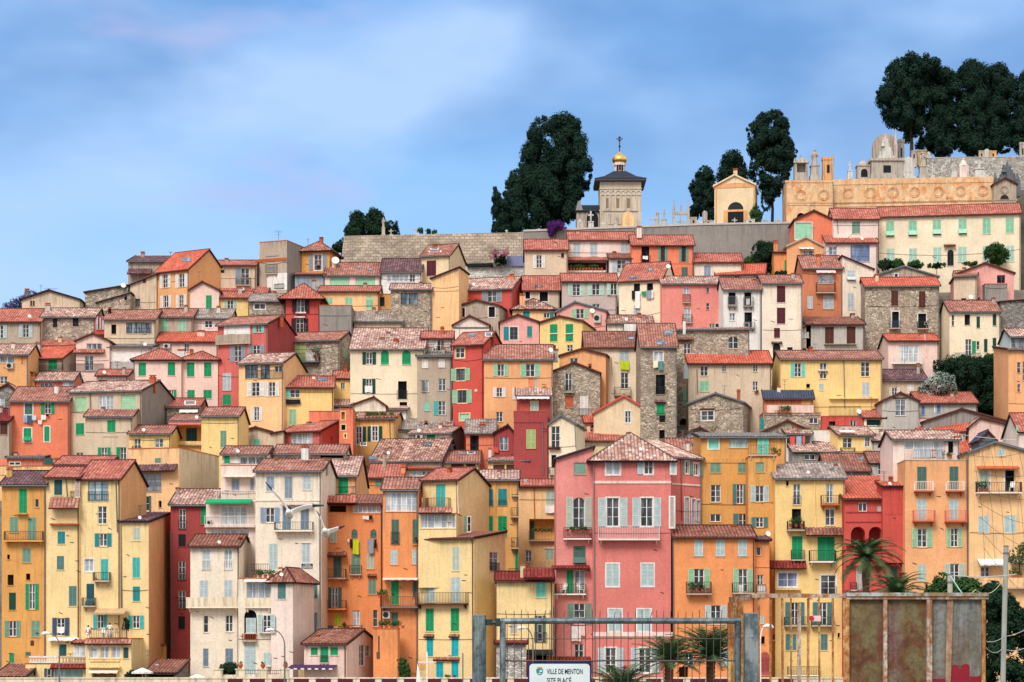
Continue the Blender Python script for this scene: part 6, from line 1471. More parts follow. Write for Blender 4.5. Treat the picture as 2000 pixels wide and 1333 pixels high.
for a in [('statue', 'tall statue on column among the dark trees at the rampart left end', 605, 250, 445, 42, 319, CST, 'statue', None, TD),
 ('cross', 'cream stone cross right of the column statue', 687, 378, 445, 44, 318, CST, 'cross', None, TD), ('cross', 'stubby pinkish cross left of the rampart shrubs', 960, 362, 436, 40, 318, WST, 'cross', None, TD),
 ('cross', 'tiny white cross on the rampart below the big cypress', 500, 1098, 1130, 42, 317.5, WST, 'cross', None, TC), ('cross', 'tiny finial cross on the rampart at the far left of the cypress', 220, 1110, 1138, 18, 317.5, WST, 'cross', None, TC),
 ('pedestal_cross', 'tapering white monument with cross left of the domed chapel', 950, 945, 1105, 62, 318, WST, 'monument', None, TC), ('cross', 'white cross at the left foot of the domed chapel', 1055, 1035, 1095, 42, 318, WST, 'cross', None, TC),
 ('statue', 'pale small statue before the domed chapel front', 1165, 985, 1095, 40, 318.5, CST, 'statue', None, TC),
 ('stele', 'orange gabled gravestone with cross before the domed chapel', 1272, 950, 1095, 100, 318.6, plaster('peachy', .8), 'gravestone', None, TC), ('spire', 'stone turret post at the left corner of the chapel annexe', 858, 1000, 1105, 55, 318, CST, 'monument', None, TC),
 ('cross', 'small cross at the left of the hilltop statue row', 150, 988, 1075, 40, 319, CST, 'cross', None, TA), ('statue', 'slim pillar statue between two crosses', 197, 932, 1075, 42, 319, CST, 'statue', None, TA),
 ('pedestal_cross', 'tall cross on a pedestal left of the gothic frame', 255, 932, 1078, 52, 318.5, CST, 'monument', None, TA), ('gothic', 'gothic twin spired stone frame', 400, 832, 1075, 140, 319, CST, 'monument', 'gothic_monument', TA),
 ('block', 'low stone tomb right of the gothic frame', 508, 1000, 1065, 55, 319, GST, 'tomb', 'tomb', TA), ('stele', 'round white headstone between tomb and slab', 570, 1030, 1068, 45, 318.5, WST, 'gravestone', None, TA), ('stele', 'grey rounded slab left of the mausoleum', 607, 942, 1040, 42, 319, CST, 'gravestone', None, TA),
 ('block', 'long grey tomb at the left foot of the mausoleum', 635, 1030, 1072, 75, 318.3, GST, 'tomb', 'tomb', TA), ('cross', 'cream cross before the mausoleum door', 865, 1008, 1064, 42, 317.8, CST, 'cross', None, TA), ('cross', 'thin grey cross left of the lone trunk', 1133, 1018, 1062, 40, 318, GST, 'cross', None, TA),
 ('cross', 'thin grey cross right of the lone trunk', 1240, 1018, 1062, 40, 318, GST, 'cross', None, TA), ('block', 'white low tomb right of the mausoleum door', 1000, 1018, 1062, 75, 318, WST, 'tomb', 'tomb', TA),
 ('aedicule', 'arched stone shrine with cross at the columbarium left corner', 162, 752, 915, 90, 322, CST, 'shrine', 'shrine', TB), ('statue', 'tall statue on white pedestal above the columbarium', 263, 708, 915, 72, 321.5, CST, 'statue', None, TB),
 ('block', 'orange square pillar above the columbarium', 358, 772, 915, 78, 322, plaster('peach', 1.6), 'pillar', 'pillar', TB), ('spire', 'thin stone pinnacle beside the orange pillar', 394, 738, 915, 22, 321.5, CST, 'monument', None, TB),
 ('pedestal_cross', 'pinkish cross on pyramid base above the columbarium', 518, 798, 915, 42, 322, WST, 'monument', None, TB), ('dome_tomb', 'small domed tomb with dark arch', 612, 775, 920, 92, 323, CST, 'tomb', 'tomb', TB),
 ('block', 'wide pale stone vault with small window', 775, 792, 920, 225, 323, CST, 'tomb', 'tomb', TB), ('pyramid', 'stepped sculpture group with cross on the wide vault', 775, 598, 795, 112, 323.5, WST, 'monument', None, TB),
 ('stele', 'large round topped ruined tower slab behind the sculpture', 770, 606, 830, 178, 329, GST, 'tower', 'tower', TB), ('spire', 'pinkish spire beside the round topped tower', 848, 560, 830, 24, 328, plaster('mauve'), 'monument', None, TB), ('block', 'dark grey block tomb at the right of the tower', 888, 640, 800, 44, 330, plaster('grey', 2), 'tomb', 'tomb', TB),
 ('stele', 'white round topped vault with inscription panel', 938, 768, 918, 88, 322, WST, 'tomb', 'tomb', TB), ('statue', 'leaning angel statue on dark pedestal', 1048, 728, 910, 72, 322.5, CST, 'statue', None, TB), ('cross', 'small white cross before the stone wall', 1113, 812, 905, 36, 323, WST, 'cross', None, TB),
 ('pedestal_cross', 'white obelisk with small cross', 1268, 806, 905, 48, 323, WST, 'monument', None, TB), ('spire', 'pinkish column tomb beside the white obelisk', 1338, 775, 905, 64, 323, plaster('creamp', 1), 'monument', None, TB), ('pedestal_cross', 'large bright white cross on the columbarium', 1450, 786, 905, 86, 322, WST, 'cross', None, TB),
 ('pyramid', 'dark stone pyramid monument over the rose window chapel', 1655, 798, 975, 150, 321, plaster('greyt', 2), 'monument', None, TB), ('spire', 'dark pinnacle right of the pyramid monument', 1728, 880, 1000, 40, 320, plaster('greyt', 2), 'monument', None, TB),
 ('spire', 'dark pinnacle left of the pyramid monument', 1568, 882, 980, 34, 320, plaster('greyt', 2), 'monument', None, TB),
 ('block', 'low brown tomb under the right cypresses', 1468, 722, 775, 36, 333, GST, 'tomb', 'tomb', TB), ('stele', 'white gable tomb under the right cypresses', 1508, 708, 775, 36, 333, WST, 'gravestone', None, TB), ('block', 'orange tomb under the right cypresses', 1552, 724, 775, 46, 333, plaster('peach', 2), 'tomb', 'tomb', TB),
 ('stele', 'small white headstone by the trunk on the wall top', 1085, 728, 775, 30, 333, WST, 'gravestone', None, TB), ('block', 'cream block tomb by the leaning trunk', 980, 722, 790, 40, 332, CST, 'tomb', 'tomb', TB), ('block', 'tan slab tomb right of the leaning trunk', 1035, 720, 780, 66, 333, plaster('tan', 2), 'tomb', 'tomb', TB),
 ('block', 'cream tomb at the right edge on the wall top', 1765, 662, 775, 40, 333, CST, 'tomb', 'tomb', TB)]: tomb(*a)
# ================================================================== trees and shrubs
CY = leafmat('cypress', (.010, .026, .020), (.020, .044, .030)); GR = leafmat('green', (.018, .05, .018), (.05, .11, .03)); DKG = leafmat('dark', (.008, .022, .013), (.022, .05, .026))
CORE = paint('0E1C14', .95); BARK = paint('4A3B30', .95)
def inpoly(poly, x, y): return inside(poly, x, y)
def tree(name, label, cat, ori, pts, Y, nb, rpx, leaf_s, mat, trunk=None, dens=60, group=None, squash=.75, extra=None, core=True, seed=1):
    ox, oy, s = ori; poly = [(ox + x / s, oy + y / s) for x, y in pts]; rr = random.Random(seed * 77 + int(poly[0][0]))
    xs = [p[0] for p in poly]; ys = [p[1] for p in poly]; cx = sum(xs) / len(xs); wpx = max(xs) - min(xs)
    base = at((ox + trunk[0] / s) if trunk else cx, (oy + trunk[1] / s) if trunk else max(ys), Y); loc = Matrix.Translation(-base)
    r = thing(name, label, cat, base, 0, group); lf = MB(); co = MB(); n = 0; tries = 0; cs = []
    while n < nb and tries < nb * 40:
        tries += 1; x, y = rr.uniform(min(xs), max(xs)), rr.uniform(min(ys), max(ys)); rad = rpx * rr.uniform(.55, 1.25)
        k = rad * .5
        if not inpoly(poly, x, y) or not all(inpoly(poly, x + k * math.cos(a), y + k * math.sin(a)) for a in (0, .8, 1.57, 2.4, 3.14, 3.9, 4.71, 5.5)):
            if tries < nb * 25 or not inpoly(poly, x, y): continue
            rad *= .45
        dep = (rr.random() - .5) * min(wpx, 90) / F * Y * squash
        c = at(x, y, Y) * 1.0; c.y += dep; R = rad / F * Y
        leaves(lf, c, R, int(2.1 * dens * (rad / rpx) ** 2), leaf_s * .54, 0, .6, (1, 1, 1.15), rr, .9); cs.append((c, R)); n += 1
    if extra:
        for x, y, rad in extra:
            c = at(ox + x / s, oy + y / s, Y); R = rad / s / F * Y; leaves(lf, c, R, int(dens * 1.2), leaf_s, 0, .5, (1, 1, 1.1), rr)
    per = 0; stp = max(2.5, rpx * .42)
    for i in range(len(poly)):
        (ax_, ay_), (bx_, by_) = poly[i], poly[(i + 1) % len(poly)]; L_ = math.hypot(bx_ - ax_, by_ - ay_); k_ = max(1, int(L_ / stp))
        for j in range(k_):
            t = (j + rr.random()) / k_; x = ax_ + (bx_ - ax_) * t + rr.uniform(-.25, .15) * rpx; y = ay_ + (by_ - ay_) * t + rr.uniform(-.2, .2) * rpx; rad = rpx * rr.uniform(.22, .42)
            c = at(x, y, Y); c.y += rr.uniform(-.4, .4) * rad / F * Y; leaves(lf, c, rad / F * Y, int(dens * .28), leaf_s * .55, 0, .2, (1, 1, 1.35), rr, 1.2)
    lf.build('crown', mat, r, loc)
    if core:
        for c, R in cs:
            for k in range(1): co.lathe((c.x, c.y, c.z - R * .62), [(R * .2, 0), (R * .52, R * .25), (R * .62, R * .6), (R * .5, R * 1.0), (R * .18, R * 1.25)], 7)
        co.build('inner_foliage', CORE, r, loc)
    tb = MB()
    if trunk:
        t0 = at(ox + trunk[0] / s, oy + trunk[1] / s, Y); t1 = at(ox + trunk[2] / s, oy + trunk[3] / s, Y); w = trunk[4] / s / F * Y / 2
        mid = t0.lerp(t1, .5) + Vector((w * .5, 0, 0)); tb.tube([t0 - Vector((0, 0, 2.5)), t0, mid, t1, t1 + (t1 - t0) * .5], [w * 1.3, w * 1.15, w, w * .85, w * .3], 8)
        for c, R in sorted(cs, key=lambda q: (q[0] - t1).length)[:10]: tb.tube([t1 - Vector((0, 0, .2)), t1.lerp(c, .6) + Vector((0, 0, R * .2)), c], [w * .5, w * .3, w * .12], 5)
    else:
        b0 = at(cx, max(ys), Y); h = (max(ys) - min(ys)) / F * Y
        tb.tube([b0 - Vector((0, 0, 1)), b0 + Vector((0, 0, h * .7))], [max(.06, h * .03), .04], 6)
        for c, R in cs[:6]: tb.tube([b0 + Vector((0, 0, h * .15)), c], [max(.04, h * .015), .03], 5)
    tb.build('trunk' if trunk or cat == 'tree' else 'stems', BARK, r, loc)
    return r
G1 = 'dark cypress trees on the hilltop'
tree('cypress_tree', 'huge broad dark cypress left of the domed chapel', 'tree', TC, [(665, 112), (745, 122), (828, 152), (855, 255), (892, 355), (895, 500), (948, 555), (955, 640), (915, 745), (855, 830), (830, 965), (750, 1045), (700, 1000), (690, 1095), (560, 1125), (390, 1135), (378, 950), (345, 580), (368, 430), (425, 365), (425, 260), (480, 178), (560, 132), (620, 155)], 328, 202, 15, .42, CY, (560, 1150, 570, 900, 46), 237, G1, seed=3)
tree('cypress_tree', 'narrow dark cypress between the huge cypress and the leaning one', 'tree', TC, [(240, 650), (285, 580), (340, 600), (365, 700), (385, 900), (400, 1135), (225, 1135), (208, 900), (215, 750)], 325, 64, 12, .38, CY, (310, 1150, 310, 950, 26), 162, G1, seed=4)
tree('cypress_tree', 'small leaning cypress with sparse tip at the left of the group', 'tree', TC, [(118, 735), (150, 785), (168, 850), (215, 860), (225, 960), (255, 1135), (100, 1135), (112, 1000), (98, 930), (122, 870), (100, 850), (122, 790)], 323, 54, 8, .34, CY, (170, 1150, 160, 1000, 18), 112, G1, seed=5, extra=[(120, 755, 14), (200, 800, 12), (112, 930, 14)])
tree('cypress_tree', 'irregular dark cypress left of the mausoleum', 'tree', TA, [(620, 552), (658, 580), (680, 640), (685, 720), (700, 800), (700, 1010), (640, 1015), (590, 960), (540, 1015), (488, 992), (474, 920), (525, 895), (495, 800), (482, 735), (530, 640), (560, 585)], 324, 74, 9, .34, CY, (640, 1075, 630, 900, 16), 118, G1, seed=6)
tree('cypress_tree', 'rounded dark cypress behind the mausoleum roof', 'tree', TA, [(880, 432), (925, 470), (948, 540), (968, 650), (960, 800), (700, 800), (690, 680), (740, 580), (780, 490), (825, 445)], 327, 81, 12, .38, CY, (830, 1075, 830, 760, 26), 137, G1, seed=7)
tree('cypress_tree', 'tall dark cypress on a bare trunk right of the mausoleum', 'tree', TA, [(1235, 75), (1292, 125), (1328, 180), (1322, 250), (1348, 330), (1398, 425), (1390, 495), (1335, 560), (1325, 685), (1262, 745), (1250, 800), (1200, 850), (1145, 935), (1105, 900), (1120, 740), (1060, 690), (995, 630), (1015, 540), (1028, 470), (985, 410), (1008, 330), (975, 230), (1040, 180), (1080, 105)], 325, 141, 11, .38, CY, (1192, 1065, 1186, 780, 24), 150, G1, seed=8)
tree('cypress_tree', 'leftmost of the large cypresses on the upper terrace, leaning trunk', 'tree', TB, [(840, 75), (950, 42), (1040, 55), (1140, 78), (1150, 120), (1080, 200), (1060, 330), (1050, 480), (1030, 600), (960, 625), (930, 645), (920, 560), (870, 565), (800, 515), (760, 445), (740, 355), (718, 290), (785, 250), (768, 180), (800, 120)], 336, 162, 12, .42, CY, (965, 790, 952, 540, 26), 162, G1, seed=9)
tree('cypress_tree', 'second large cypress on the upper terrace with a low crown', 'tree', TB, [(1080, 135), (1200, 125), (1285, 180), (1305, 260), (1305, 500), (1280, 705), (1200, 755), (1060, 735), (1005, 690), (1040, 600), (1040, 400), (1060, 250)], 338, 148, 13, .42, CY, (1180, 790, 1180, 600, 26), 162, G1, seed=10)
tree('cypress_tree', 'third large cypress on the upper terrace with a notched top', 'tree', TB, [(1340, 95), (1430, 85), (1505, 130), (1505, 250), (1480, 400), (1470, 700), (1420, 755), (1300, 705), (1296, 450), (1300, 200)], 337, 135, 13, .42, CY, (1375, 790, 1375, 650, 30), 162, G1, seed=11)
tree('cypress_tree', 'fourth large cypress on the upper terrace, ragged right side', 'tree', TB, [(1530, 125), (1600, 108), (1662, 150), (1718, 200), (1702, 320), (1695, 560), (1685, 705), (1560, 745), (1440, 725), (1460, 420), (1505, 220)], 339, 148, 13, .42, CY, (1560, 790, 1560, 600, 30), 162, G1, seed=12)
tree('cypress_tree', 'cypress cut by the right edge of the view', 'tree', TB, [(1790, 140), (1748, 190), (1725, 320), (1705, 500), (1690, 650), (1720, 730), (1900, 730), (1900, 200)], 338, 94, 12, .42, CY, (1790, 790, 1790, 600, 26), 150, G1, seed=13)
tree('broadleaf_tree', 'dark leafy tree at the left end of the rampart', 'tree', TD, [(185, 450), (195, 370), (255, 290), (262, 230), (340, 195), (392, 235), (405, 305), (405, 450)], 322, 50, 9, .36, DKG, (300, 470, 300, 380, 14), 90, None, seed=14)
tree('broadleaf_tree', 'dark leafy tree behind the column statue', 'tree', TD, [(405, 450), (410, 280), (440, 215), (490, 180), (550, 175), (605, 240), (610, 330), (680, 295), (745, 295), (765, 380), (775, 450)], 323, 60, 9, .36, DKG, (560, 470, 560, 380, 14), 90, None, seed=15)
tree('shrub', 'dark shrub behind the ochre tower roof', 'shrub', TD, [(55, 570), (110, 525), (168, 478), (165, 640), (75, 600)], 317, 18, 7, .3, DKG, None, 80, None, seed=16)
for k, (x, y, r_, lab, mt) in enumerate([(1005, 385, 34, 'light green shrub on the rampart top under the aerial', GR), (1092, 395, 26, 'dark small shrub on the rampart top', DKG), (1160, 405, 30, 'rightmost small shrub on the rampart top left part', GR)]):
    tree('shrub', lab, 'shrub', TD, [(x + r_ * math.cos(a), y + 10 + r_ * 1.1 * math.sin(a)) for a in [i * .7 for i in range(9)]], 318, 8, 3.5, .2, mt, None, 50, None, seed=20 + k)
tree('conical_shrub', 'green conical shrub at the right corner of the mausoleum', 'shrub', TA, [(1055, 880), (1092, 960), (1115, 950), (1080, 1058), (1028, 1058), (995, 960)], 318.5, 26, 6, .24, GR, None, 70, None, seed=24)
T16 = (1600, 380, 4.4425); T12 = (1200, 440, 4.4425); T8 = (800, 440, 4.4425); T0b = (0, 480, 4.4425); T16b = (1600, 640, 4.4425); TFG = (1600, 1033, 4.4425)
circ = lambda x, y, rx, ry: [(x + rx * math.cos(i * .63), y + ry * math.sin(i * .63)) for i in range(10)]
tree('shrub', 'round green clipped shrub before the long pale yellow house', 'shrub', T16, circ(1540, 522, 108, 82), 305.5, 45, 9, .26, GR, None, 120, None, seed=25)
tree('shrub', 'dark green shrub at the left foot of the long pale yellow house', 'shrub', T16, circ(575, 610, 62, 45), 304.5, 18, 7, .26, DKG, None, 80, None, seed=26)
tree('shrub', 'green shrub with pointed leaves at the foot of the long yellow house', 'shrub', T16, circ(680, 610, 55, 45), 304.5, 18, 7, .26, GR, None, 80, None, seed=27)
tree('shrub', 'low green plants below the second shutter of the long yellow house', 'shrub', T16, circ(835, 612, 70, 32), 304.5, 18, 5, .24, GR, None, 60, None, seed=28)
tree('shrub', 'low sparse plants below the third shutter of the long yellow house', 'shrub', T16, circ(1020, 618, 85, 18), 304.5, 18, 4, .22, DKG, None, 45, None, seed=29)
tree('shrub', 'spiky plants right of the arched door of the long yellow house', 'shrub', T16, circ(1310, 602, 65, 16), 304.5, 14, 4, .22, GR, None, 45, None, seed=30)
tree('shrub', 'large dark clipped hedge by the orange chimney house', 'hedge', T12, [(1200, 345), (1195, 230), (1215, 180), (1260, 155), (1375, 155), (1382, 400), (1300, 400), (1280, 345)], 305.5, 45, 9, .25, DKG, None, 120, None, seed=31)
tree('shrub', 'lower green shrub left of the dark clipped hedge', 'shrub', T12, [(1125, 345), (1140, 290), (1200, 270), (1210, 345)], 304.5, 14, 6, .25, GR, None, 80, None, seed=32)
tree('shrub', 'low hedge strip behind the tiny windowed white house', 'hedge', T12, [(1395, 432), (1400, 405), (1495, 400), (1495, 432)], 301.5, 12, 4, .22, DKG, None, 60, None, seed=33)
BOUG = leafmat('bougainvillea', (.05, .015, .09), (.12, .03, .20)); PINKF = leafmat('oleander', (.30, .12, .14), (.55, .30, .34)); JAC = leafmat('jacaranda', (.035, .04, .11), (.10, .10, .24)); WHF = leafmat('white_flowers', (.03, .09, .05), (.55, .6, .55))
tree('bougainvillea', 'purple bougainvillea spilling over the rampart wall', 'shrub', TC, [(580, 1045), (625, 1035), (720, 1050), (735, 1090), (650, 1110), (615, 1165), (588, 1150)], 315, 26, 6, .24, BOUG, None, 80, None, seed=34, core=False)
tree('oleander', 'pink flowering shrub over the garden pillar', 'shrub', T8, [(690, 250), (720, 215), (850, 212), (858, 250), (800, 285), (700, 290)], 310.3, 22, 5, .22, PINKF, None, 60, None, seed=35, core=False)
tree('shrub', 'dark green bush under the pink oleander', 'shrub', T8, [(755, 345), (750, 265), (830, 258), (838, 330)], 310.6, 16, 6, .22, DKG, None, 70, None, seed=36)
tree('jacaranda_tree', 'blue violet flowering tree left of the lone gabled house', 'tree', T0b, [(35, 600), (55, 520), (115, 495), (175, 450), (260, 400), (318, 412), (250, 480), (200, 600)], 306, 34, 8, .3, JAC, (150, 640, 140, 560, 14), 60, None, seed=37, core=False)
tree('hillside_thicket', 'dense dark green thicket on the slope beside the lemon house', 'thicket', T16b, [(1005, 380), (1010, 300), (1300, 268), (1480, 290), (1645, 220), (1655, 760), (1400, 730), (1250, 640), (1170, 580), (1140, 440)], 273, 170, 13, .34, DKG, None, 130, None, seed=38)
tree('flowering_shrub', 'bush covered in white flowers before the dark thicket', 'shrub', T16b, [(860, 545), (930, 470), (1030, 395), (1165, 425), (1190, 565), (1000, 572)], 268, 45, 9, .24, WHF, None, 90, None, seed=39)
tree('shrub', 'green shrubs at the foot of the lemon house', 'shrub', T16b, circ(1490, 270, 60, 38), 272.5, 12, 6, .26, GR, None, 60, None, seed=40)
tree('broadleaf_tree', 'bright green leafy tree behind the rusty container', 'tree', TFG, [(925, 560), (940, 490), (1000, 500), (1010, 420), (1060, 385), (1110, 400), (1120, 500), (1250, 430), (1340, 440), (1390, 500), (1400, 600), (925, 620)], 160, 60, 11, .26, GR, (1100, 900, 1100, 600, 20), 80, None, seed=41)
tree('broadleaf_tree', 'tall dark tree mass at the right edge behind the white pole', 'tree', TFG, [(1400, 560), (1450, 490), (1540, 480), (1590, 560), (1720, 620), (1760, 720), (1900, 760), (1900, 1400), (1440, 1400), (1440, 700)], 130, 110, 15, .26, DKG, (1600, 1500, 1600, 1200, 40), 110, None, seed=42)
tree('climbing_plant', 'green climber on the right terrace pergola', 'plant', TFG, [(1640, 270), (1660, 200), (1777, 120), (1850, 130), (1850, 300), (1650, 290)], 190, 30, 7, .2, leafmat('climber', (.04, .06, .02), (.12, .15, .05)), None, 35, None, seed=43, core=False)
tree('ivy', 'green ivy on the corner of the orange buttress', 'plant', (400, 1033, 4.4425), [(1680, 1140), (1720, 1120), (1777, 1200), (1777, 1320), (1710, 1310), (1685, 1220)], 193, 26, 7, .18, GR, None, 60, None, seed=44, core=False)
tree('hedge', 'dark clipped hedge above the cream garden wall', 'hedge', (400, 1033, 4.4425), [(130, 1265), (135, 1185), (200, 1165), (270, 1175), (292, 1265)], 190, 26, 6, .16, DKG, None, 80, None, seed=45)
tree('shrub', 'bushes at the foot of the dark red house by the parasol', 'shrub', (0, 1033, 4.4425), [(1080, 1330), (1090, 1260), (1150, 1240), (1250, 1260), (1265, 1330)], 190, 24, 7, .18, DKG, None, 60, None, seed=46)
def palm(label, x, y, R, ytrunk, Y, n=44, up=.5, seed=1):
    rr = random.Random(seed); c = at(x, y, Y); R = R / F * Y; base = at(x + rr.uniform(-3, 3), ytrunk, Y); loc = Matrix.Translation(-base)
    r = thing('palm_tree', label, 'palm tree', base, 0, 'palms along the promenade'); tb = MB()
    k = 16; pts = [base.lerp(c, i / k) for i in range(k + 1)]; h = (c - base).length; w = .30
    tb.tube(pts, [w * (1.15 if i % 2 else .98) * (1 + .25 * (i > k - 3)) for i in range(k + 1)], 9); tb.build('trunk', paint('6A4B38', .95), r, loc)
    fr = MB()
    for i in range(n):
        a = 2 * math.pi * i * .381966; f = i / n; el = 1.4 - f * (1.75 if up < .7 else 1.5); L = R * (1.0 + .15 * rr.random()) * (.85 + .25 * math.sin(f * 3))
        hd = Vector((math.cos(a), math.sin(a), 0)); sd = Vector((-hd.y, hd.x, 0)); ns = 12; spine = []
        p = c.copy(); e = el
        for j in range(ns + 1):
            spine.append(p.copy()); p = p + (hd * math.cos(e) + Vector((0, 0, math.sin(e)))) * (L / ns); e -= (.42 + .95 * (1 - up)) * (1.2 - .3 * f) / ns * (1 + j / ns)
        fr.tube(spine[::3], [.05, .04, .03, .02, .01][:len(spine[::3])], 4)
        for j in range(1, ns * 2 + 1):
            t = j / (ns * 2); q = spine[min(int(t * ns), ns - 1)].lerp(spine[min(int(t * ns) + 1, ns)], t * ns - int(t * ns)) if t < 1 else spine[-1]
            d = (spine[min(int(t * ns) + 1, ns)] - spine[max(int(t * ns) - 1, 0)]).normalized(); ll = L * .24 * math.sin(math.pi * min(1, .12 + t * .86)) ** .7 + .05
            for s_ in (-1, 1):
                tip = q + (sd * s_ * .75 + d * .8 + Vector((0, 0, -.28 + .2 * rr.random()))).normalized() * ll; w_ = d * (L * .016)
                fr.poly([q - w_, q + w_, tip + w_ * .2, tip - w_ * .2])
    fr.build('crown', leafmat('palm', (.02, .06, .03), (.09, .15, .06)), r, loc)
palm('tall palm with drooping fronds before the red arcaded house', 1692, 1090, 74, 1350, 180, seed=1, n=40, up=.35)
palm('shorter palm behind the rusty container', 1752, 1160, 70, 1350, 170, seed=2, n=40, up=.5)
palm('smaller palm behind the steel fence at the rose mansion foot', 1307, 1292, 68, 1350, 150, seed=3, n=44, up=.8)
palm('larger palm behind the steel fence at the orange house foot', 1389, 1284, 84, 1350, 152, seed=4, n=48, up=.8)
palm('palm half hidden by the blue bordered sign', 1215, 1352, 78, 1390, 120, seed=5, n=34, up=.8)
# ================================================================== the ground
def struct(o): o['kind'] = 'structure'; return o
def lerp_tab(tab, x):
    if x <= tab[0][0]: return tab[0][1]
    for (a, va), (b, vb) in zip(tab, tab[1:]):
        if x <= b: return va + (vb - va) * (x - a) / (b - a)
    return tab[-1][1]
CAP = [(-400, 690), (-50, 670), (60, 650), (240, 640), (300, 590), (480, 580), (640, 575), (700, 575), (1500, 560), (2000, 545), (2400, 560)]
def zterr(X, Y):
    if Y < 75: return 3.4
    if Y < 84: return 3.4 - 2.2 * (Y - 75) / 9
    if Y < 199: return 1.2
    px = 1000 + F * X / Y
    row = max(1330 - (Y - 200) / K, 440) + 34
    z = CZ + (HY - row) / F * Y if Y > 200 else 1.2
    cr = lerp_tab(CAP, px); Yc = 200 + (1330 - (cr - 20)) * K; zc = CZ + (HY - cr - 12) / F * Yc
    z = max(1.2, min(z, zc))
    if Y > 317 and px > 655: z = 67.0
    if Y > 325 and px > 1545: z = 77.2
    if Y > 360: z -= (Y - 360) * .25
    return max(z, 1.2)
def ground():
    xs = sorted(set([-1600, -900, -500, -300, -200] + list(range(-150, 151, 4)) + [200, 300, 500, 900, 1600])); ys = sorted(set([-400, -100, 0, 40, 74.9, 75, 84, 120, 160, 198] + [200 + i * 3 for i in range(39)] + [315.2, 317, 317.1, 325, 325.1, 330, 340, 360, 400, 500, 700, 1200, 2600]))
    mb = MB(); n = len(xs); mb.v = [(x, y, zterr(x, y) - (.6 if y > 200 else 0)) for y in ys for x in xs]
    for j in range(len(ys) - 1):
        for i in range(n - 1): a = j * n + i; mb.f.append((a, a + 1, a + n + 1, a + n)); mb.mi.append(0); mb.uv.append([(0, 0)] * 4)
    m, nt, b = nmat('earth_and_paving')
    nz = pos_noise(nt, .4, 5, .7); nt.links.new(ramp(nt, nz, [(.35, (.07, .065, .05)), (.6, (.16, .14, .11)), (.75, (.05, .07, .03))]), b.inputs['Base Color']); b.inputs['Roughness'].default_value = .95
    struct(mb.build('ground', m))
    rd = MB(); rd.box(-130, 130, 150, 188, 1.19, 1.204); m2, nt, b = nmat('asphalt'); nz = pos_noise(nt, 1.2, 5, .7); nt.links.new(ramp(nt, nz, [(.3, (.04, .04, .042)), (.7, (.065, .065, .065))]), b.inputs['Base Color']); b.inputs['Roughness'].default_value = .9
    struct(rd.build('road', m2))
    mk = MB()
    for k in range(-30, 30): mk.box(k * 4 - .9, k * 4 + .9, 168.9, 169.05, 1.206, 1.209)
    struct(mk.build('road_marking', paint('white', .8)))
    pv = MB(); pv.box(-130, 130, 188.01, 199, 1.19, 1.33); struct(pv.build('pavement', paint('B8AFA3', .9, .6)))
ground()
# promenade parapet with dark red panels
def parapet():
    Y = 186; zt = rows(1323.5, Y); r = thing('promenade_wall', 'long low cream promenade parapet with dark red panels', 'wall', (0, Y, 1.2)); mb = MB(); pm = MB(); pil = 5.4
    mb.box(-60, 60, 0, .3, -.1, zt - 1.2 - .12); mb.box(-60, 60, -.06, .36, zt - 1.2 - .119, zt - 1.2)
    for k in range(-13, 13): pm.box(k * 2.0 + .18, k * 2.0 + 1.55, -.03, .01, .1, zt - 1.2 - .125)
    mb.build('wall', plaster('creamy', 1), r); pm.build('panel', paint('dred', .8), r)
parapet()
# small garden wall with pots in front of the cream houses
def garden_wall():
    T(400, 1033); Y = 189; r = thing('garden_wall', 'cream terrace wall with piers and iron railing before the cream houses', 'wall', at(qx(400), 1333, Y)); iv = Matrix.Translation(-r.location)
    for x0, x1, y0 in ((100, 330, 1268), (330, 480, 1262), (480, 720, 1266)):
        a, b = at(qx(x0), qy(y0), Y), at(qx(x1), qy(y0), Y); mb = MB(); mb.box(a.x, b.x - .01, Y, Y + .3, .8, a.z); mb.build('wall', plaster('creamy', 1), r, iv)
    for x in (115, 310, 500, 690):
        a = at(qx(x), qy(1225), Y); mb = MB(); mb.box(a.x - .42, a.x + .42, Y - .08, Y + .4, .8, a.z); mb.box(a.x - .5, a.x + .5, Y - .14, Y + .46, a.z, a.z + .1); mb.build('pier', plaster('creamy', 1), r, iv)
    for x0, x1 in ((335, 475), (525, 668)):
        a, b = at(qx(x0), qy(1266), Y + .1), at(qx(x1), qy(1228), Y + .1); mb = MB(); railing(mb, lambda u, n, z: Vector((a.x + u, Y + .15 - n, a.z + z)), 0, b.x - a.x, .03, 0, b.z - a.z, False); mb.build('railing', paint('iron'), r, iv)
    for x, lab in ((310, 'terracotta urn with plant on the left pier of the terrace wall'), (505, 'terracotta urn on the middle pier of the terrace wall'), (700, 'terracotta pot on the right pier of the terrace wall')):
        p = at(qx(x), qy(1222), Y + .1); q = thing('urn', lab, 'urn', p, 0, 'terracotta urns on the terrace wall'); mb = MB(); mb.lathe((0, 0, 0), [(.12, 0), (.08, .07), (.2, .28), (.25, .44), (.2, .48)], 12); mb.build('pot', paint('terra', .9), q)
        lf = MB(); leaves(lf, (0, 0, .58), .2, 50, .10); lf.build('foliage', leafmat('pot', (.02, .06, .02), (.07, .15, .04)), q)
garden_wall()
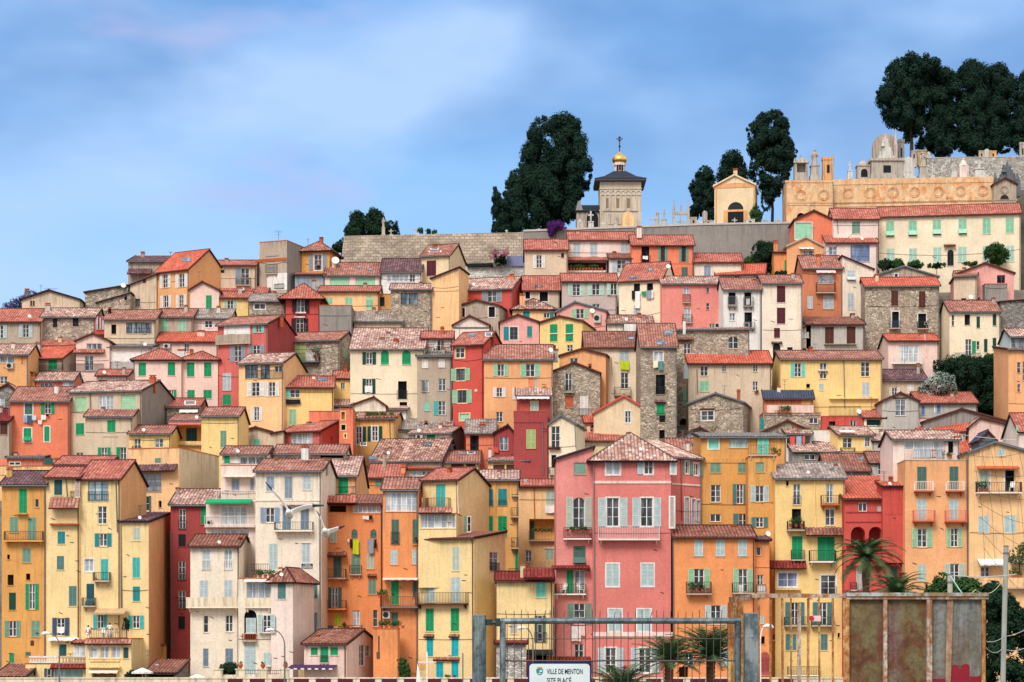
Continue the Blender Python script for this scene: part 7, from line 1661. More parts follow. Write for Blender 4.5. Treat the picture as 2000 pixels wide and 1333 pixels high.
# ================================================================== parasols, lamps, masts
def parasol(label, x, y, wpx, Y, col='white'):
    p = at(x, y, Y); base = Vector((p.x, Y, 1.3)); r = thing('parasol', label, 'parasol', base, .3); h = p.z - 1.3; R = wpx / 2 / F * Y
    mb = MB(); mb.tube([(0, 0, 0), (0, 0, h)], .04, 6); mb.build('pole', paint('lgrey'), r); mb = MB()
    n = 8; t = Vector((0, 0, h + R * .08)); e = [Vector((R * math.cos(2 * math.pi * i / n), R * .8 * math.sin(2 * math.pi * i / n), h - R * .34)) for i in range(n)]
    for i in range(n): a, b = e[i], e[(i + 1) % n]; m_ = (a + b) / 2 * .97 + Vector((0, 0, .06)); mb.poly([t, a, m_]); mb.poly([t, m_, b]); mb.poly([a, a - Vector((0, 0, .14)), b - Vector((0, 0, .14)), b])
    mb.build('canopy', paint(col, .85), r)
parasol('white parasol beside the dark shed at the left', 278, 1306, 42, 189); parasol('white parasol before the cream house', 385, 1318, 40, 188); parasol('grey white parasol cut at the lower edge by the cream house', 402, 1328, 26, 187, 'lblue')
def lamp(label, px, ytop, hx, hy, Y, white=False):
    base = at(px, 1333, Y); base.z = 1.2; r = thing('street_lamp', label, 'street lamp', base, 0, 'arched street lamps on the seafront'); iv = Matrix.Translation(-base)
    top = at(px, ytop, Y); hd = at(hx, hy, Y); s = 1 if hd.x > top.x else -1; pts = [base, base.lerp(top, .5), top]; dx = abs(hd.x - top.x)
    for k in range(1, 7): t = k / 6; pts.append(Vector((top.x + s * dx * (1 - math.cos(t * math.pi / 2)) , Y, top.z + (hd.z - top.z) * math.sin(t * math.pi / 2))))
    mb = MB(); mb.tube(pts, [.09, .075, .06] + [.05] * 6, 8); mb.build('pole', paint('white' if white else 'greyt', .5), r, iv)
    mb = MB(); c = hd + Vector((s * .25, 0, .0)); mb.tube([c - Vector((s * .35, 0, .02)), c - Vector((s * .1, 0, -.05)), c + Vector((s * .25, 0, .0)), c + Vector((s * .42, 0, -.08))], [.07, .16, .17, .06], 10); mb.build('lamp_head', paint('white', .4), r, iv)
lamp('curved street lamp before the veranda annexe at the left', 116, 1262, 95, 1238, 185); lamp('curved street lamp before the cream tower house', 556, 1262, 533, 1231, 185); lamp('curved street lamp seen through the steel fence', 1041, 1258, 1025, 1227, 185); lamp('white curved lamp behind the rusty bars', 1485, 1258, 1493, 1224, 150, True)
def mast(label, x, yt, cross, Y, col):
    b = at(x, 1345, Y); r = thing('mast', label, 'mast', b); iv = Matrix.Translation(-b); t = at(x, yt, Y); mb = MB(); mb.tube([b, t], .05, 6); mb.build('pole', paint(col), r, iv)
    if cross: c0, c1 = at(x + cross[0], cross[2], Y), at(x + cross[1], cross[2], Y); mb = MB(); mb.tube([c0, c1], .035, 6); mb.build('spreader', paint(col), r, iv)
mast('white boat mast with crossbar before the cyan shuttered house', 834, 1274, (-18, 18, 1294), 120, 'white'); mast('thin grey pole with cameras before the yellow house', 904, 1276, None, 140, 'greyt')
b = at(904, 1290, 139.8)
sail = MB(); p0, p1, p2 = at(812, 1345, 118), at(822, 1345, 118), at(815, 1295, 118); sail.poly([p0, p1, at(820, 1315, 118.0), p2]); so = sail.build('furled_sail', paint('white', .8)); recentre(so); tag(so, 'white furled sail tip at the lower edge', 'sail')
# ================================================================== rusty container, fence and sign
def rustmat(name, base, rust, amt=.5, sc_=6):
    m, nt, b = nmat(name); n1 = pos_noise(nt, sc_, 6, .72); n2 = pos_noise(nt, sc_ * .28, 4, .65, (1, 1, .45)); n3 = pos_noise(nt, sc_ * .5, 5, .7, (2.6, 2.6, .2))
    c = mixc(nt, ramp(nt, n1, [(.5 - amt * .2, (0, 0, 0)), (.62, (1, 1, 1))]), base, rust); c = mixc(nt, ramp(nt, n2, [(.48 - amt * .15, (0, 0, 0)), (.62, (.9, .9, .9))]), c, [x * .8 for x in rust]); c = mixc(nt, ramp(nt, n3, [(.5, (0, 0, 0)), (.68, (.8, .8, .8))]), c, [rust[0] * .45, rust[1] * .4, rust[2] * .4])
    nt.links.new(c, b.inputs['Base Color']); b.inputs['Roughness'].default_value = .8; bump(nt, b, n1, .3, .01); return m
def panelmat():
    m, nt, b = nmat('weathered_container_panel'); G = lambda h: lin(h, .9)
    n1 = pos_noise(nt, 3.4, 7, .75, (1, 1, .8)); n2 = pos_noise(nt, 1.5, 7, .72, (1, 1, .9)); n3 = pos_noise(nt, 3.0, 5, .7, (3, 3, .15)); n4 = pos_noise(nt, .8, 3, .5, (1.3, 1, .5)); n5 = pos_noise(nt, 12, 4, .7)
    c = mixc(nt, ramp(nt, n1, [(.38, (0, 0, 0)), (.6, (1, 1, 1))]), G('6E5A36'), G('918758')); c = mixc(nt, ramp(nt, n2, [(.47, (0, 0, 0)), (.56, (1, 1, 1))]), c, G('7E4818'))
    c = mixc(nt, ramp(nt, n2, [(.55, (0, 0, 0)), (.64, (.9, .9, .9))]), c, G('43240F'))
    g = N(nt, 'ShaderNodeNewGeometry'); sx = N(nt, 'ShaderNodeSeparateXYZ'); nt.links.new(g.outputs['Position'], sx.inputs[0])
    x0 = (1655 - 1000) / F * 40; x1 = (1925 - 1000) / F * 40; mr = N(nt, 'ShaderNodeMapRange'); mr.inputs[1].default_value = x0; mr.inputs[2].default_value = x1; nt.links.new(sx.outputs[0], mr.inputs[0])
    rgt = ramp(nt, mr.outputs[0], [(.55, (0, 0, 0)), (.68, (.85, .85, .85))]); pale = mixc(nt, ramp(nt, n3, [(.4, (0, 0, 0)), (.6, (1, 1, 1))]), G('7F8A86'), G('A9B4B4'))
    f = mixc(nt, 1.0, rgt, ramp(nt, n4, [(.36, (0, 0, 0)), (.52, (1, 1, 1))]), 'MULTIPLY'); c = mixc(nt, f, c, pale)
    mid = ramp(nt, mr.outputs[0], [(.22, (0, 0, 0)), (.28, (.5, .5, .5)), (.36, (.45, .45, .45)), (.42, (0, 0, 0))]); f2 = mixc(nt, 1.0, mid, ramp(nt, n1, [(.42, (0, 0, 0)), (.55, (1, 1, 1))]), 'MULTIPLY'); c = mixc(nt, f2, c, G('A08A92'))
    f3 = mixc(nt, 1.0, ramp(nt, mr.outputs[0], [(.2, (0, 0, 0)), (.235, (.8, .8, .8)), (.33, (.6, .6, .6)), (.37, (0, 0, 0))]), ramp(nt, n3, [(.54, (0, 0, 0)), (.62, (1, 1, 1))]), 'MULTIPLY'); c = mixc(nt, f3, c, G('8A2A22'))
    c = mixc(nt, ramp(nt, n5, [(.45, (0, 0, 0)), (.7, (.55, .55, .55))]), c, G('33241A')); c = mixc(nt, .36, c, G('2E2016'))
    nt.links.new(c, b.inputs['Base Color']); b.inputs['Roughness'].default_value = .7; bump(nt, b, n1, .3, .03); return m
def container():
    Y = 40; g0 = 3.4; c = lambda x, y, d=0: at(x, y, Y + d); base = Vector((c(1790, 0).x, Y, g0)); r = thing('container', 'rusty steel container with weathered patchy panels and pale ribs', 'container', base); iv = Matrix.Translation(-base)
    RW = rustmat('rusted_white_paint', lin('C9CCC4', .9), lin('A5652A', .9), .35, 9); RB = rustmat('rusted_cream_bar', lin('DDB878', .9), lin('9A5420', .9), .5, 9); zt = c(0, 1160).z; zb = g0 + .1
    x0, x1 = c(1655, 0).x, c(1925, 0).x
    ribs = [(1655, 1, RB, .075), (1729, 1, RW, .075), (1815, 1, RW, .105), (1921, 1, RB, .07)]
    p = MB(); D = .6; p.box(x0 + .03, x1 - .03, Y + .06, Y + D, zb, zt - .09); p.build('panel', panelmat(), r, iv)
    for x, _, m, w in ribs: q = MB(); X = c(x, 0).x; q.box(X - w / 2, X + w / 2, Y - .02, Y + .08, zb, zt - .1); q.build('rib', m, r, iv)
    q = MB(); X0, X1 = c(1862, 0).x, c(1850, 0).x; q.hexa([(X1 - .06, Y + .01, zb), (X1 + .03, Y + .01, zb), (X1 + .03, Y + .055, zb), (X1 - .06, Y + .055, zb), (X1 - .0, Y + .01, zt - .1), (X1 + .12, Y + .01, zt - .1), (X1 + .12, Y + .055, zt - .1), (X1, Y + .055, zt - .1)]); q.build('plank', rustmat('weathered_plank', lin('B89A84', .9), lin('8A6448', .9), .4, 5), r, iv)
    q = MB(); q.box(x0 - .02, x1 + .05, Y - .06, Y + D, zt - .05, zt + .02); q.build('roof_edge', rustmat('pale_edge', lin('AEBFC4', .9), lin('9A7A4A', .9), .1, 8), r, iv); q = MB(); q.box(x0 - .02, x1 + .05, Y - .03, Y + .05, zt - .11, zt - .051); q.build('top_rail', RW, r, iv)
    q = MB()
    for a0, a1, b0, b1 in ((1858, 1892, 1297, 1318), (1872, 1886, 1302, 1333), (1824, 1925, 1322, 1340)): s_, t_ = c(a0, b1), c(a1, b0); q.box(s_.x, t_.x, Y + .05, Y + .058, s_.z, t_.z)
    q = MB(); rr = random.Random(4)
    for x0_, x1_, yt_ in ((1857, 1873.5, 1299), (1877, 1894, 1297), (1872, 1879, 1306)):
        xc, R_ = (x0_ + x1_) / 2, (x1_ - x0_) / 2
        pts = [(x0_, 1340), (x1_, 1340)] + [(xc + R_ * math.cos(t), yt_ + R_ * .8 - R_ * .8 * math.sin(t) + rr.uniform(-.6, .6)) for t in [math.pi * k / 9 for k in range(10)]]
        q.poly([c(u_, v_, .054 + .001 * R_ / 9) for u_, v_ in pts])
    for x0_, x1_, y0_, y1_ in ((1822, 1856.5, 1326, 1323), (1894.5, 1920, 1321, 1319)): q.poly([c(x0_, 1340, .054), c(x1_, 1340, .054), c(x1_, y1_, .054), c((x0_ + x1_) / 2, (y0_ + y1_) / 2 + 1.5, .054), c(x0_, y0_, .054)])
    q.build('red_paint_mark', paint('8E2232', .85), r, iv)
    # open barred cage on its left
    xl = c(1424, 0).x; cb = Vector((c(1540, 0).x, Y, g0)); k = thing('rusty_cage', 'open rusty barred cage left of the container', 'cage', cb); iv2 = Matrix.Translation(-cb); zr = c(0, 1164).z
    q = MB(); q.box(c(1468, 0).x, x0 - .04, Y - .03, Y + .05, zr - .04, zr + .04); q.build('top_rail', RW, k, iv2)
    q = MB(); a = c(1468, 1166); bq = at(1424, 1172, Y - 1.6); e = Vector((0, 0, .05)); q.hexa([bq - e, a - e, a - e + Vector((.02, .06, 0)), bq - e + Vector((0, .06, 0)), bq + e, a + e, a + e + Vector((.02, .06, 0)), bq + e + Vector((0, .06, 0))]); q.build('side_rail', RW, k, iv2)
    for x, w, m in ((1482, .05, RB), (1505.5, .04, RB), (1528, .045, RB), (1545, .03, RB), (1561, .07, RW), (1579, .045, RB), (1600, .035, RB), (1627, .04, RB), (1650, .07, RB)):
        q = MB(); X = c(x, 0).x; tl = rr.uniform(-.02, .02); z1 = zr - .05 if x not in (1561,) else c(0, 1178).z; q.hexa([(X - w / 2 + tl, Y, g0), (X + w / 2 + tl, Y, g0), (X + w / 2 + tl, Y + .04, g0), (X - w / 2 + tl, Y + .04, g0), (X - w / 2, Y, z1), (X + w / 2, Y, z1), (X + w / 2, Y + .04, z1), (X - w / 2, Y + .04, z1)]); q.build('bar', m, k, iv2)
    for i in range(6):
        t = i / 5.0; p_ = at(1424 + 5 * i, 1172, Y - 1.6 + 1.6 * t * .7); q = MB(); q.box(p_.x - .02, p_.x + .03, p_.y, p_.y + .04, g0, at(1424, 1173 - 1.2 * i, p_.y).z - .04); q.build('bar', RB, k, iv2)
    q = MB(); q.box(c(1553, 0).x, c(1570, 0).x, Y + .06, Y + .07, c(0, 1400).z, c(0, 1395).z); 
    sg = MB(); s0 = c(1591, 1214, -.08); sg.box(c(1584, 0).x, c(1602, 0).x, Y - .09, Y - .075, c(0, 1214).z, c(0, 1203).z); so = sg.build('warning_tag', paint('E9C9CC', .6), k, iv2); sd = MB(); sd.disc(c(1585, 1208, -.1), .05, (0, -1, 0), 14, th=.006); sd.build('red_disc', paint('C42A3A', .6), so, iv2)
container()
GALV = None
def galv():
    m, nt, b = nmat('galvanised_steel'); n = pos_noise(nt, 14, 6, .7); n2 = pos_noise(nt, 5, 4, .6, (1, 1, .4)); c = mixc(nt, ramp(nt, n, [(.35, (0, 0, 0)), (.65, (1, 1, 1))]), lin('3A4A50', .9), lin('6E7E84', .9)); c = mixc(nt, ramp(nt, n2, [(.52, (0, 0, 0)), (.66, (.7, .7, .7))]), c, lin('A3AEAF', .9))
    c = mixc(nt, ramp(nt, pos_noise(nt, 40, 3, .6), [(.6, (0, 0, 0)), (.7, (.6, .6, .6))]), c, lin('2E3838', .9))
    nt.links.new(c, b.inputs['Base Color']); b.inputs['Roughness'].default_value = .5; b.inputs['Metallic'].default_value = .35; return m
def fence():
    Y = 24; g0 = 3.4; GV = galv(); c = lambda x, y, d=0: at(x, y, Y + d)
    for x, w, yt, lab in ((936, 27, 1203, 'thick round galvanised gate post left of the mesh panel'), (1466.5, 26, 1199, 'thick square galvanised gate post right of the mesh panel')):
        b = Vector((c(x, 0).x, Y, g0)); r = thing('gate_post', lab, 'post', b, 0, 'galvanised gate posts'); h = c(0, yt).z - g0; q = MB(); R = w / 2 / F * Y
        if x < 1000: q.tube([(0, 0, -.3), (0, 0, h)], R, 20)
        else: q.box(-R, R, -R, R, -.3, h)
        q.build('post', GV, r); q = MB()
        if x < 1000: q.tube([(0, 0, h), (0, 0, h + .012)], R * 1.06, 20)
        else: q.box(-R * 1.03, R * 1.03, -R * 1.03, R * 1.03, h, h + .01); q.disc((0, -R - .004, h - .26), .018, (0, -1, 0), 10, th=.006)
        q.build('cap', paint('9AA6AA', .5, 1, .3), r)
    b = Vector((c(1212, 0).x, Y, g0)); r = thing('fence_panel', 'galvanised tube frame with thin welded mesh between two posts', 'fence panel', b); iv = Matrix.Translation(-b); R = 6.2 / F * Y
    q = MB(); q.tube([c(978, 1213.5), c(1100, 1213), c(1330, 1213), c(1447, 1213)], R, 10); q.build('top_tube', GV, r, iv)
    for x in (982, 1441): q = MB(); e = c(x, 0); q.tube([Vector((e.x, Y + .002, g0 + .05)), Vector((e.x, Y + .002, c(0, 1211).z))], R, 10); q.build('side_tube', GV, r, iv)
    q = MB(); q.tube([c(950, 1216.5), c(978, 1216.5)], .022, 8); q.tube([c(955, 1210, -.0), c(955, 1222)], .04, 8); q.tube([c(972, 1208), c(972, 1224)], .03, 8); q.build('hinge', paint('3E4C50', .5, 1, .4), r, iv)
    q = MB(); rr = random.Random(3); Yw = .045
    for y in (1247.5, 1290.8, 1334, 1377): q.tube([c(984, y, Yw), c(1110, y + .9, Yw), c(1220, y - .4, Yw), c(1330, y + .7, Yw), c(1438, y, Yw)],   .005 if y != 1290.8 else .010, 5)
    x = 990.5; k = 0
    while x < 1436:
        tilt = rr.uniform(-1.2, 1.2) if k % 5 else rr.uniform(-6, 6); top = 1192 + rr.uniform(-1, 4)
        q.tube([c(x, 1400, Yw + .012), c(x, 1216, Yw + .012), c(x + tilt, top, Yw + .012)], .0044, 4); x += 13.9; k += 1
    q.build('wire_mesh', paint('5E5752', .6), r, iv)
fence()
def txt(s, size, mat, parent, loc, sx=1.0, name='lettering', bold=.0):
    cu = bpy.data.curves.new(name, 'FONT'); cu.body = s; cu.size = size; cu.extrude = .0015; cu.offset = bold; o = bpy.data.objects.new(name, cu); COL.objects.link(o)
    dg = bpy.context.evaluated_depsgraph_get(); me = bpy.data.meshes.new_from_object(o.evaluated_get(dg)); bpy.data.objects.remove(o)
    m = Matrix.Rotation(math.pi / 2, 4, 'X') @ Matrix.Scale(sx, 4, (1, 0, 0)); me.transform(m); me.materials.clear(); me.materials.append(mat)
    o = bpy.data.objects.new(name, me); COL.objects.link(o); o.parent = parent; o.location = loc
    xs = [v.co.x for v in me.vertices]; return o, (max(xs) - min(xs))
def sign():
    Y = 23.7; c = lambda x, y, d=0: at(x, y, Y + d); px = Y / F; b = c(1093, 1400); r = thing('notice_sign', 'white town notice sign with navy border fixed on the mesh', 'sign', b); X0, X1 = c(1031, 0).x - b.x, c(1155, 0).x - b.x; zt = c(0, 1294).z - b.z
    def rounded(x0, x1, z0, z1, R, y, th):
        pts = []
        for (cx, cz, a0) in ((x1 - R, z1 - R, 0), (x0 + R, z1 - R, 90), (x0 + R, z0 + R, 180), (x1 - R, z0 + R, 270)):
            for k in range(6): a = math.radians(a0 + k * 18); pts.append((cx + R * math.cos(a), cz + R * math.sin(a)))
        q = MB(); q.poly([(u, y, z) for u, z in reversed(pts)][::-1]); q.poly([(u, y + th, z) for u, z in reversed(pts)])
        for i in range(len(pts)): (u, z), (v, w) = pts[i], pts[(i + 1) % len(pts)]; q.poly([(u, y, z), (u, y + th, z), (v, y + th, w), (v, y, w)])
        return q
    rounded(X0, X1, 0, zt, .05, 0, .012).build('border', paint('101A66', .4), r); e = 3.0 * px; rounded(X0 + e, X1 - e, e, zt - e, .04, -.004, .004).build('plate', paint('D6E4E6', .4), r)
    ink = paint('0C1016', .6); rel = lambda x, y: Vector((c(x, y).x - b.x, -.006, c(x, y).z - b.z))
    for s_, x, y, tw in (('VILLE DE MENTON', 1068, 1316.8, 70), ('SITE PLAC\u00c9', 1068, 1334.5, 47.5)):
        o, w = txt(s_, .086, ink, r, rel(x, y), 1.0, bold=.0004); k = tw * px / w; o.data.transform(Matrix.Scale(k, 4, (1, 0, 0)))
    for s_, y in (('SOUS VIDEO', 1352), ): pass
    m = MB(); ct = rel(1054, 1311.5); 
    pts = [(-6.6, 4), (-6.4, -2), (-4, -6), (0, -7.6), (4, -6), (6.4, -2), (6.6, 4), (3, 5.5), (-3, 5.5)]; m.poly([(ct.x + u * px, -.0065, ct.z + v * px) for u, v in reversed(pts)][::-1]); m.build('crest_shield', paint('2B8C8C', .5), r)
    m = MB(); m.poly([(ct.x + u * px, -.0072, ct.z + v * px) for u, v in ((-1, -1), (4.6, -1.4), (5, 2.2), (1, 3))]); m.poly([(ct.x + u * px, -.0072, ct.z + v * px) for u, v in ((-4, -4), (0, -5.5), (3.4, -4), (0, -3))]); m.build('crest_charge', paint('CFE0E0', .5), r)
    m = MB(); m.poly([(ct.x + u * px, -.0068, ct.z + v * px) for u, v in ((-4.6, 5.8), (4.6, 5.8), (5, 8), (2.5, 8.8), (0, 8), (-2.5, 8.8), (-5, 8))]); m.build('crest_crown', paint('C99A3A', .5), r)
sign()
def plaque():
    T(400, 1033); Y = 195.6; b = at(qx(888), qy(327), Y); r = thing('street_plaque', 'dark blue plaque with white lettering on the large cream house', 'plaque', b); w = 98 / 4.4425 / F * Y / 2; h = 46 / 4.4425 / F * Y / 2
    m = MB(); m.box(-w, w, 0, .06, -h, h); m.build('plate', paint('2A2848', .5), r); wh = paint('white', .6)
    for s_, z, size, k in (('F. PETRUSA', .1, .3, 1.25), ('GIANFERI', -h * .82, .42, 1.8)):
        o, ww = txt(s_, size * .85, wh, r, (-k * w / 2 * 1.0, -.01, z * h if z > 0 else z), 1.0, bold=.0); o.data.transform(Matrix.Scale(k * w / ww, 4, (1, 0, 0)))
plaque()
def pole(label, x, yt, xb, Y, w, col):
    b = at(xb, 1400, Y); b.z = 1.5 if Y > 80 else 3.4; t = at(x, yt, Y); r = thing('utility_pole', label, 'pole', b); iv = Matrix.Translation(-b); m = MB(); R = w / 2 / F * Y
    m.tube([b, t], [R * 1.1, R], 10); m.build('pole', paint(col, .85), r, iv); m = MB(); m.tube([t - Vector((0, 0, R * 3)), t - Vector((0, 0, R * 2.4))], R * 1.25, 10); m.tube([t, t + Vector((0, 0, .03))], R * 1.08, 10); m.build('collar', paint('greyt', .6), r, iv); return t
pt = pole('tall grey white pole at the right edge', 1965, 1068, 1957, 60, 9.5, 'A9AAA2'); p2 = pole('short white pole stub behind the rusty container', 1855.5, 1124, 1855.5, 46, 10, 'B9B4A6')
def cable(label, pts, rad, col, sag=0):
    q = []; 
    for a, b in zip(pts, pts[1:]):
        for k in range(12): t = k / 12; v = a.lerp(b, t); v.z -= sag * 4 * t * (1 - t); q.append(v)
    q.append(pts[-1]); m = MB(); m.tube(q, rad, 4); o = m.build('cable', paint(col, .7)); recentre(o); return tag(o, label, 'cable', 'slack cables at the right')
cable('pale cable from the pole stub to the right edge, upper', [p2, at(1985, 1122, 55)], .012, 'D5D8D0', .05); cable('pale turquoise rope falling from the pole stub', [p2, at(1881, 1162, 45)], .014, '9AD0C0'); cable('thin cable crossing the trees at the right, lower', [at(1928, 1268, 45), at(1957, 1267, 60), at(2010, 1262, 60)], .01, 'B5BDB5', .1); cable('slanting thin cable over the dark trees at the right', [at(1928, 1254, 45), at(1960, 1244, 60), at(2010, 1226, 60)], .01, 'B5BDB5', .05)
cable('thin cable curving from the pole stub under the gabled house', [p2, at(1905, 1152, 50), at(1960, 1130, 60)], .011, 'C8CFA0', .25)
NETC = paint('5A5648', .8)
m = MB(); rr = random.Random(9)
for k in range(7):
    a, b_ = at(1898 + 4 * k, 890 + 30 * k, 120), at(2010, 880 + 44 * k + k * 4, 120); pts = [a.lerp(b_, t / 8) + Vector((0, 0, -.9 * (t / 8) * (1 - t / 8))) for t in range(9)]; m.tube(pts, .011, 4)
for k in range(6):
    a, b_ = at(1900 + 18 * k, 880, 120.05), at(1924 + 20 * k, 1120 + rr.uniform(-20, 10), 120.05); m.tube([a, a.lerp(b_, .5) + Vector((.2, 0, 0)), b_], .010, 4)
o = m.build('net', NETC); recentre(o); tag(o, 'sparse dark net of cords hanging before the peach gabled house', 'net')
# overhead wires on the hill
cable('dark overhead wire from the orange gable to the brick house', [at(1600, 500, 300), at(1668, 455, 302)], .03, '2A2A2C', .3)
cable('white service cable over the bright red dormer roof', [at(1870, 848, 240), at(1985, 860, 238)], .03, 'D8D8D4', .1)
# ================================================================== gulls
def gull(label, x, y, wl, wr, Y, yaw=0, tilt=0):
    b = at(x, y, Y); r = thing('seagull', label, 'bird', b, 0, 'gulls gliding before the houses'); W_ = paint('white', .7); GY = paint('454C54', .7)
    m = MB(); prof = [(.01, -.3), (.04, -.24), (.075, -.12), (.09, 0), (.08, .1), (.055, .17), (.062, .21), (.05, .26), (.012, .29)]; m.lathe((0, 0, 0), prof, 10); bo = m.build('body', W_, r, Matrix.Rotation(math.radians(78), 4, 'X') , True)
    m = MB(); m.tube([(0, -.26, -.05), (0, -.31, -.065)], [.012, .003], 5); m.build('beak', paint('C9962E', .5), bo)
    m = MB(); m.poly([(-.02, .2, .04), (.02, .2, .04), (.07, .38, .05), (-.07, .38, .05)]); m.build('tail', W_, bo)
    for s_, wp in ((-1, wl), (1, wr)):
        pts = [Vector((0, 0, .03))] + [at(px, py, Y) - b for px, py in wp]
        def cr(t): 
            i = min(int(t), 2); f = t - i; p0, p1, p2, p3 = pts[max(i - 1, 0)], pts[i], pts[i + 1], pts[min(i + 2, 3)]
            return .5 * ((2 * p1) + (p2 - p0) * f + (2 * p0 - 5 * p1 + 4 * p2 - p3) * f * f + (3 * p1 - p0 - 3 * p2 + p3) * f ** 3)
        pts = [cr(3 * k / 11) for k in range(12)]; ch = [.065 + .03 * math.sin(math.pi * k / 9) if k < 8 else .065 * (11 - k) / 4 + .01 for k in range(12)]; m = MB(); tip = MB(); prev = None
        for k in range(len(pts)):
            p = pts[k]; c0, c1 = p + Vector((0, -ch[k] * .3, ch[k] * .42)), p + Vector((0, ch[k] * .3, -ch[k] * .42)); up = Vector((0, 0, .02))
            if prev: 
                t_ = tip if k >= len(pts) - 3 else m
                t_.poly([prev[0], prev[1], c1, c0] if s_ > 0 else [prev[1], prev[0], c0, c1]); t_.poly([prev[0] + up, prev[1] + up * .3, c1 + up * .3, c0 + up])
                for a_, b2 in ((prev[0], c0), (prev[1], c1)): t_.poly([a_, b2, b2 + up, a_ + up])
            prev = (c0, c1)
        w = m.build('wing', [W_], r); tip.build('wing_tip', GY, w)
s4 = lambda x, y: (400 + x / 4.4425, 740 + y / 4.4425)
gull('white gull with spread wings before the large cream house', *s4(735, 1178), [s4(690, 1090), s4(600, 985), s4(526, 902)], [s4(800, 1140), s4(910, 1110), s4(1035, 1104)], 45)
gull('second gull banking before the orange house, wings raised and level', *s4(1050, 1340), [s4(1030, 1280), s4(1005, 1215), s4(970, 1150)], [s4(1090, 1325), s4(1150, 1305), s4(1215, 1282)], 45)
# ================================================================== people
def person(label, head_px, Y, h=1.68, rz=0, top='white', legs='lgrey', skin='9A6B50', hair='1E1714', skirt=False, arms=((.28, -.05, .95), (.3, .05, .9))):
    hp = at(*head_px, Y); base = Vector((hp.x, Y, hp.z - h + .02)); r = thing('person', label, 'person', base, rz); k = h / 1.7
    def skinmesh(name, verts, edges, rad, mat, sub=1):
        me = bpy.data.meshes.new(name); me.from_pydata([Vector(v) * k for v in verts], edges, []); o = bpy.data.objects.new(name, me); COL.objects.link(o)
        md = o.modifiers.new('s', 'SKIN'); 
        for i, q in enumerate(rad): me.skin_vertices[0].data[i].radius = (q * k, q * k) if not isinstance(q, tuple) else (q[0] * k, q[1] * k)
        me.skin_vertices[0].data[0].use_root = True
        sm = o.modifiers.new('u', 'SUBSURF'); sm.levels = sub; sm.render_levels = sub
        dg = bpy.context.evaluated_depsgraph_get(); m2 = bpy.data.meshes.new_from_object(o.evaluated_get(dg)); bpy.data.objects.remove(o); m2.materials.clear(); m2.materials.append(mat)
        m2.polygons.foreach_set('use_smooth', [True] * len(m2.polygons)); o = bpy.data.objects.new(name, m2); COL.objects.link(o); o.parent = r; return o
    (lx, ly, lz), (rx, ry, rz_) = arms
    V = [(0, 0, .92), (0, 0, 1.12), (0, 0, 1.32), (0, 0, 1.42), (0, -.01, 1.50), (0, -.02, 1.58), (0, -.01, 1.67), (-.18, 0, 1.38), (-.24, .02, 1.14), (-lx, ly, lz), (-lx - .0, ly - .06, lz - .09), (.18, 0, 1.38), (.24, .02, 1.14), (rx, ry, rz_), (rx, ry - .06, rz_ - .09), (-.1, 0, .86), (-.11, -.02, .48), (-.11, 0, .09), (-.11, -.12, .03), (.1, 0, .86), (.11, -.02, .48), (.11, 0, .09), (.11, -.12, .03)]
    E = [(0, 1), (1, 2), (2, 3), (3, 4), (4, 5), (5, 6), (3, 7), (7, 8), (8, 9), (9, 10), (3, 11), (11, 12), (12, 13), (13, 14), (0, 15), (15, 16), (16, 17), (17, 18), (0, 19), (19, 20), (20, 21), (21, 22)]
    Rd = [(.15, .1), (.13, .09), (.16, .1), (.1, .08), .052, .085, .07, .06, .048, .036, .03, .06, .048, .036, .03, .085, .058, .04, .035, .085, .058, .04, .035]
    skinmesh('body', V, E, Rd, paint(skin, .7))
    skinmesh('shirt', [(0, 0, .95), (0, 0, 1.12), (0, 0, 1.33), (0, 0, 1.43), (-.19, 0, 1.385), (-.245, .02, 1.2), (.19, 0, 1.385), (.245, .02, 1.2)], [(0, 1), (1, 2), (2, 3), (3, 4), (4, 5), (3, 6), (6, 7)], [(.175, .125), (.155, .115), (.185, .125), (.1, .085), .078, .068, .078, .068], paint(top, .9))
    if skirt: m = MB(); m.lathe((0, 0, 0), [(.27 * k, .3 * k), (.22 * k, .7 * k), (.17 * k, .98 * k)], 14); m.build('skirt', paint(legs, .9), r, None, True)
    else: skinmesh('trousers', [(0, 0, .95), (-.1, 0, .86), (-.11, -.02, .48), (-.11, 0, .13), (.1, 0, .86), (.11, -.02, .48), (.11, 0, .13)], [(0, 1), (1, 2), (2, 3), (0, 4), (4, 5), (5, 6)], [(.17, .12), .105, .078, .062, .105, .078, .062], paint(legs, .9))
    m = MB(); m.lathe((0, .015 * k, 1.585 * k), [(.09 * k, -.03 * k), (.098 * k, .03 * k), (.085 * k, .085 * k), (.045 * k, .125 * k)], 12); m.build('hair', paint(hair, .8), r, None, True)
    m = MB(); m.hexa([Vector(v) * k for v in ((-.012, -.115, 1.575), (.012, -.115, 1.575), (.012, -.085, 1.575), (-.012, -.085, 1.575), (-.006, -.1, 1.61), (.006, -.1, 1.61), (.006, -.085, 1.61), (-.006, -.085, 1.61))]); m.build('nose', paint(skin, .7), r)
    m = MB()
    for e_ in (-.032, .032): m.lathe((e_ * k, -.095 * k, 1.612 * k), [(.004 * k, -.008 * k), (.013 * k, 0), (.004 * k, .008 * k)], 6)
    m.build('eyes', paint('dark', .4), r)
s0 = lambda x, y: (x / 4.4425, 1033 + y / 4.4425)
person('person in white top and long grey skirt standing on the roof terrace', s0(953, 818), 196.3, 1.65, .2, 'white', 'lgrey', skirt=True, arms=((.3, -.2, 1.05), (.26, -.2, 1.0)))
person('person in white shirt at the left pillar of the roof terrace', s0(765, 840), 195.6, 1.62, -.4, 'white', 'cream')
pw = (400 + 985 / 4.4425, 440 + 308 / 4.4425)
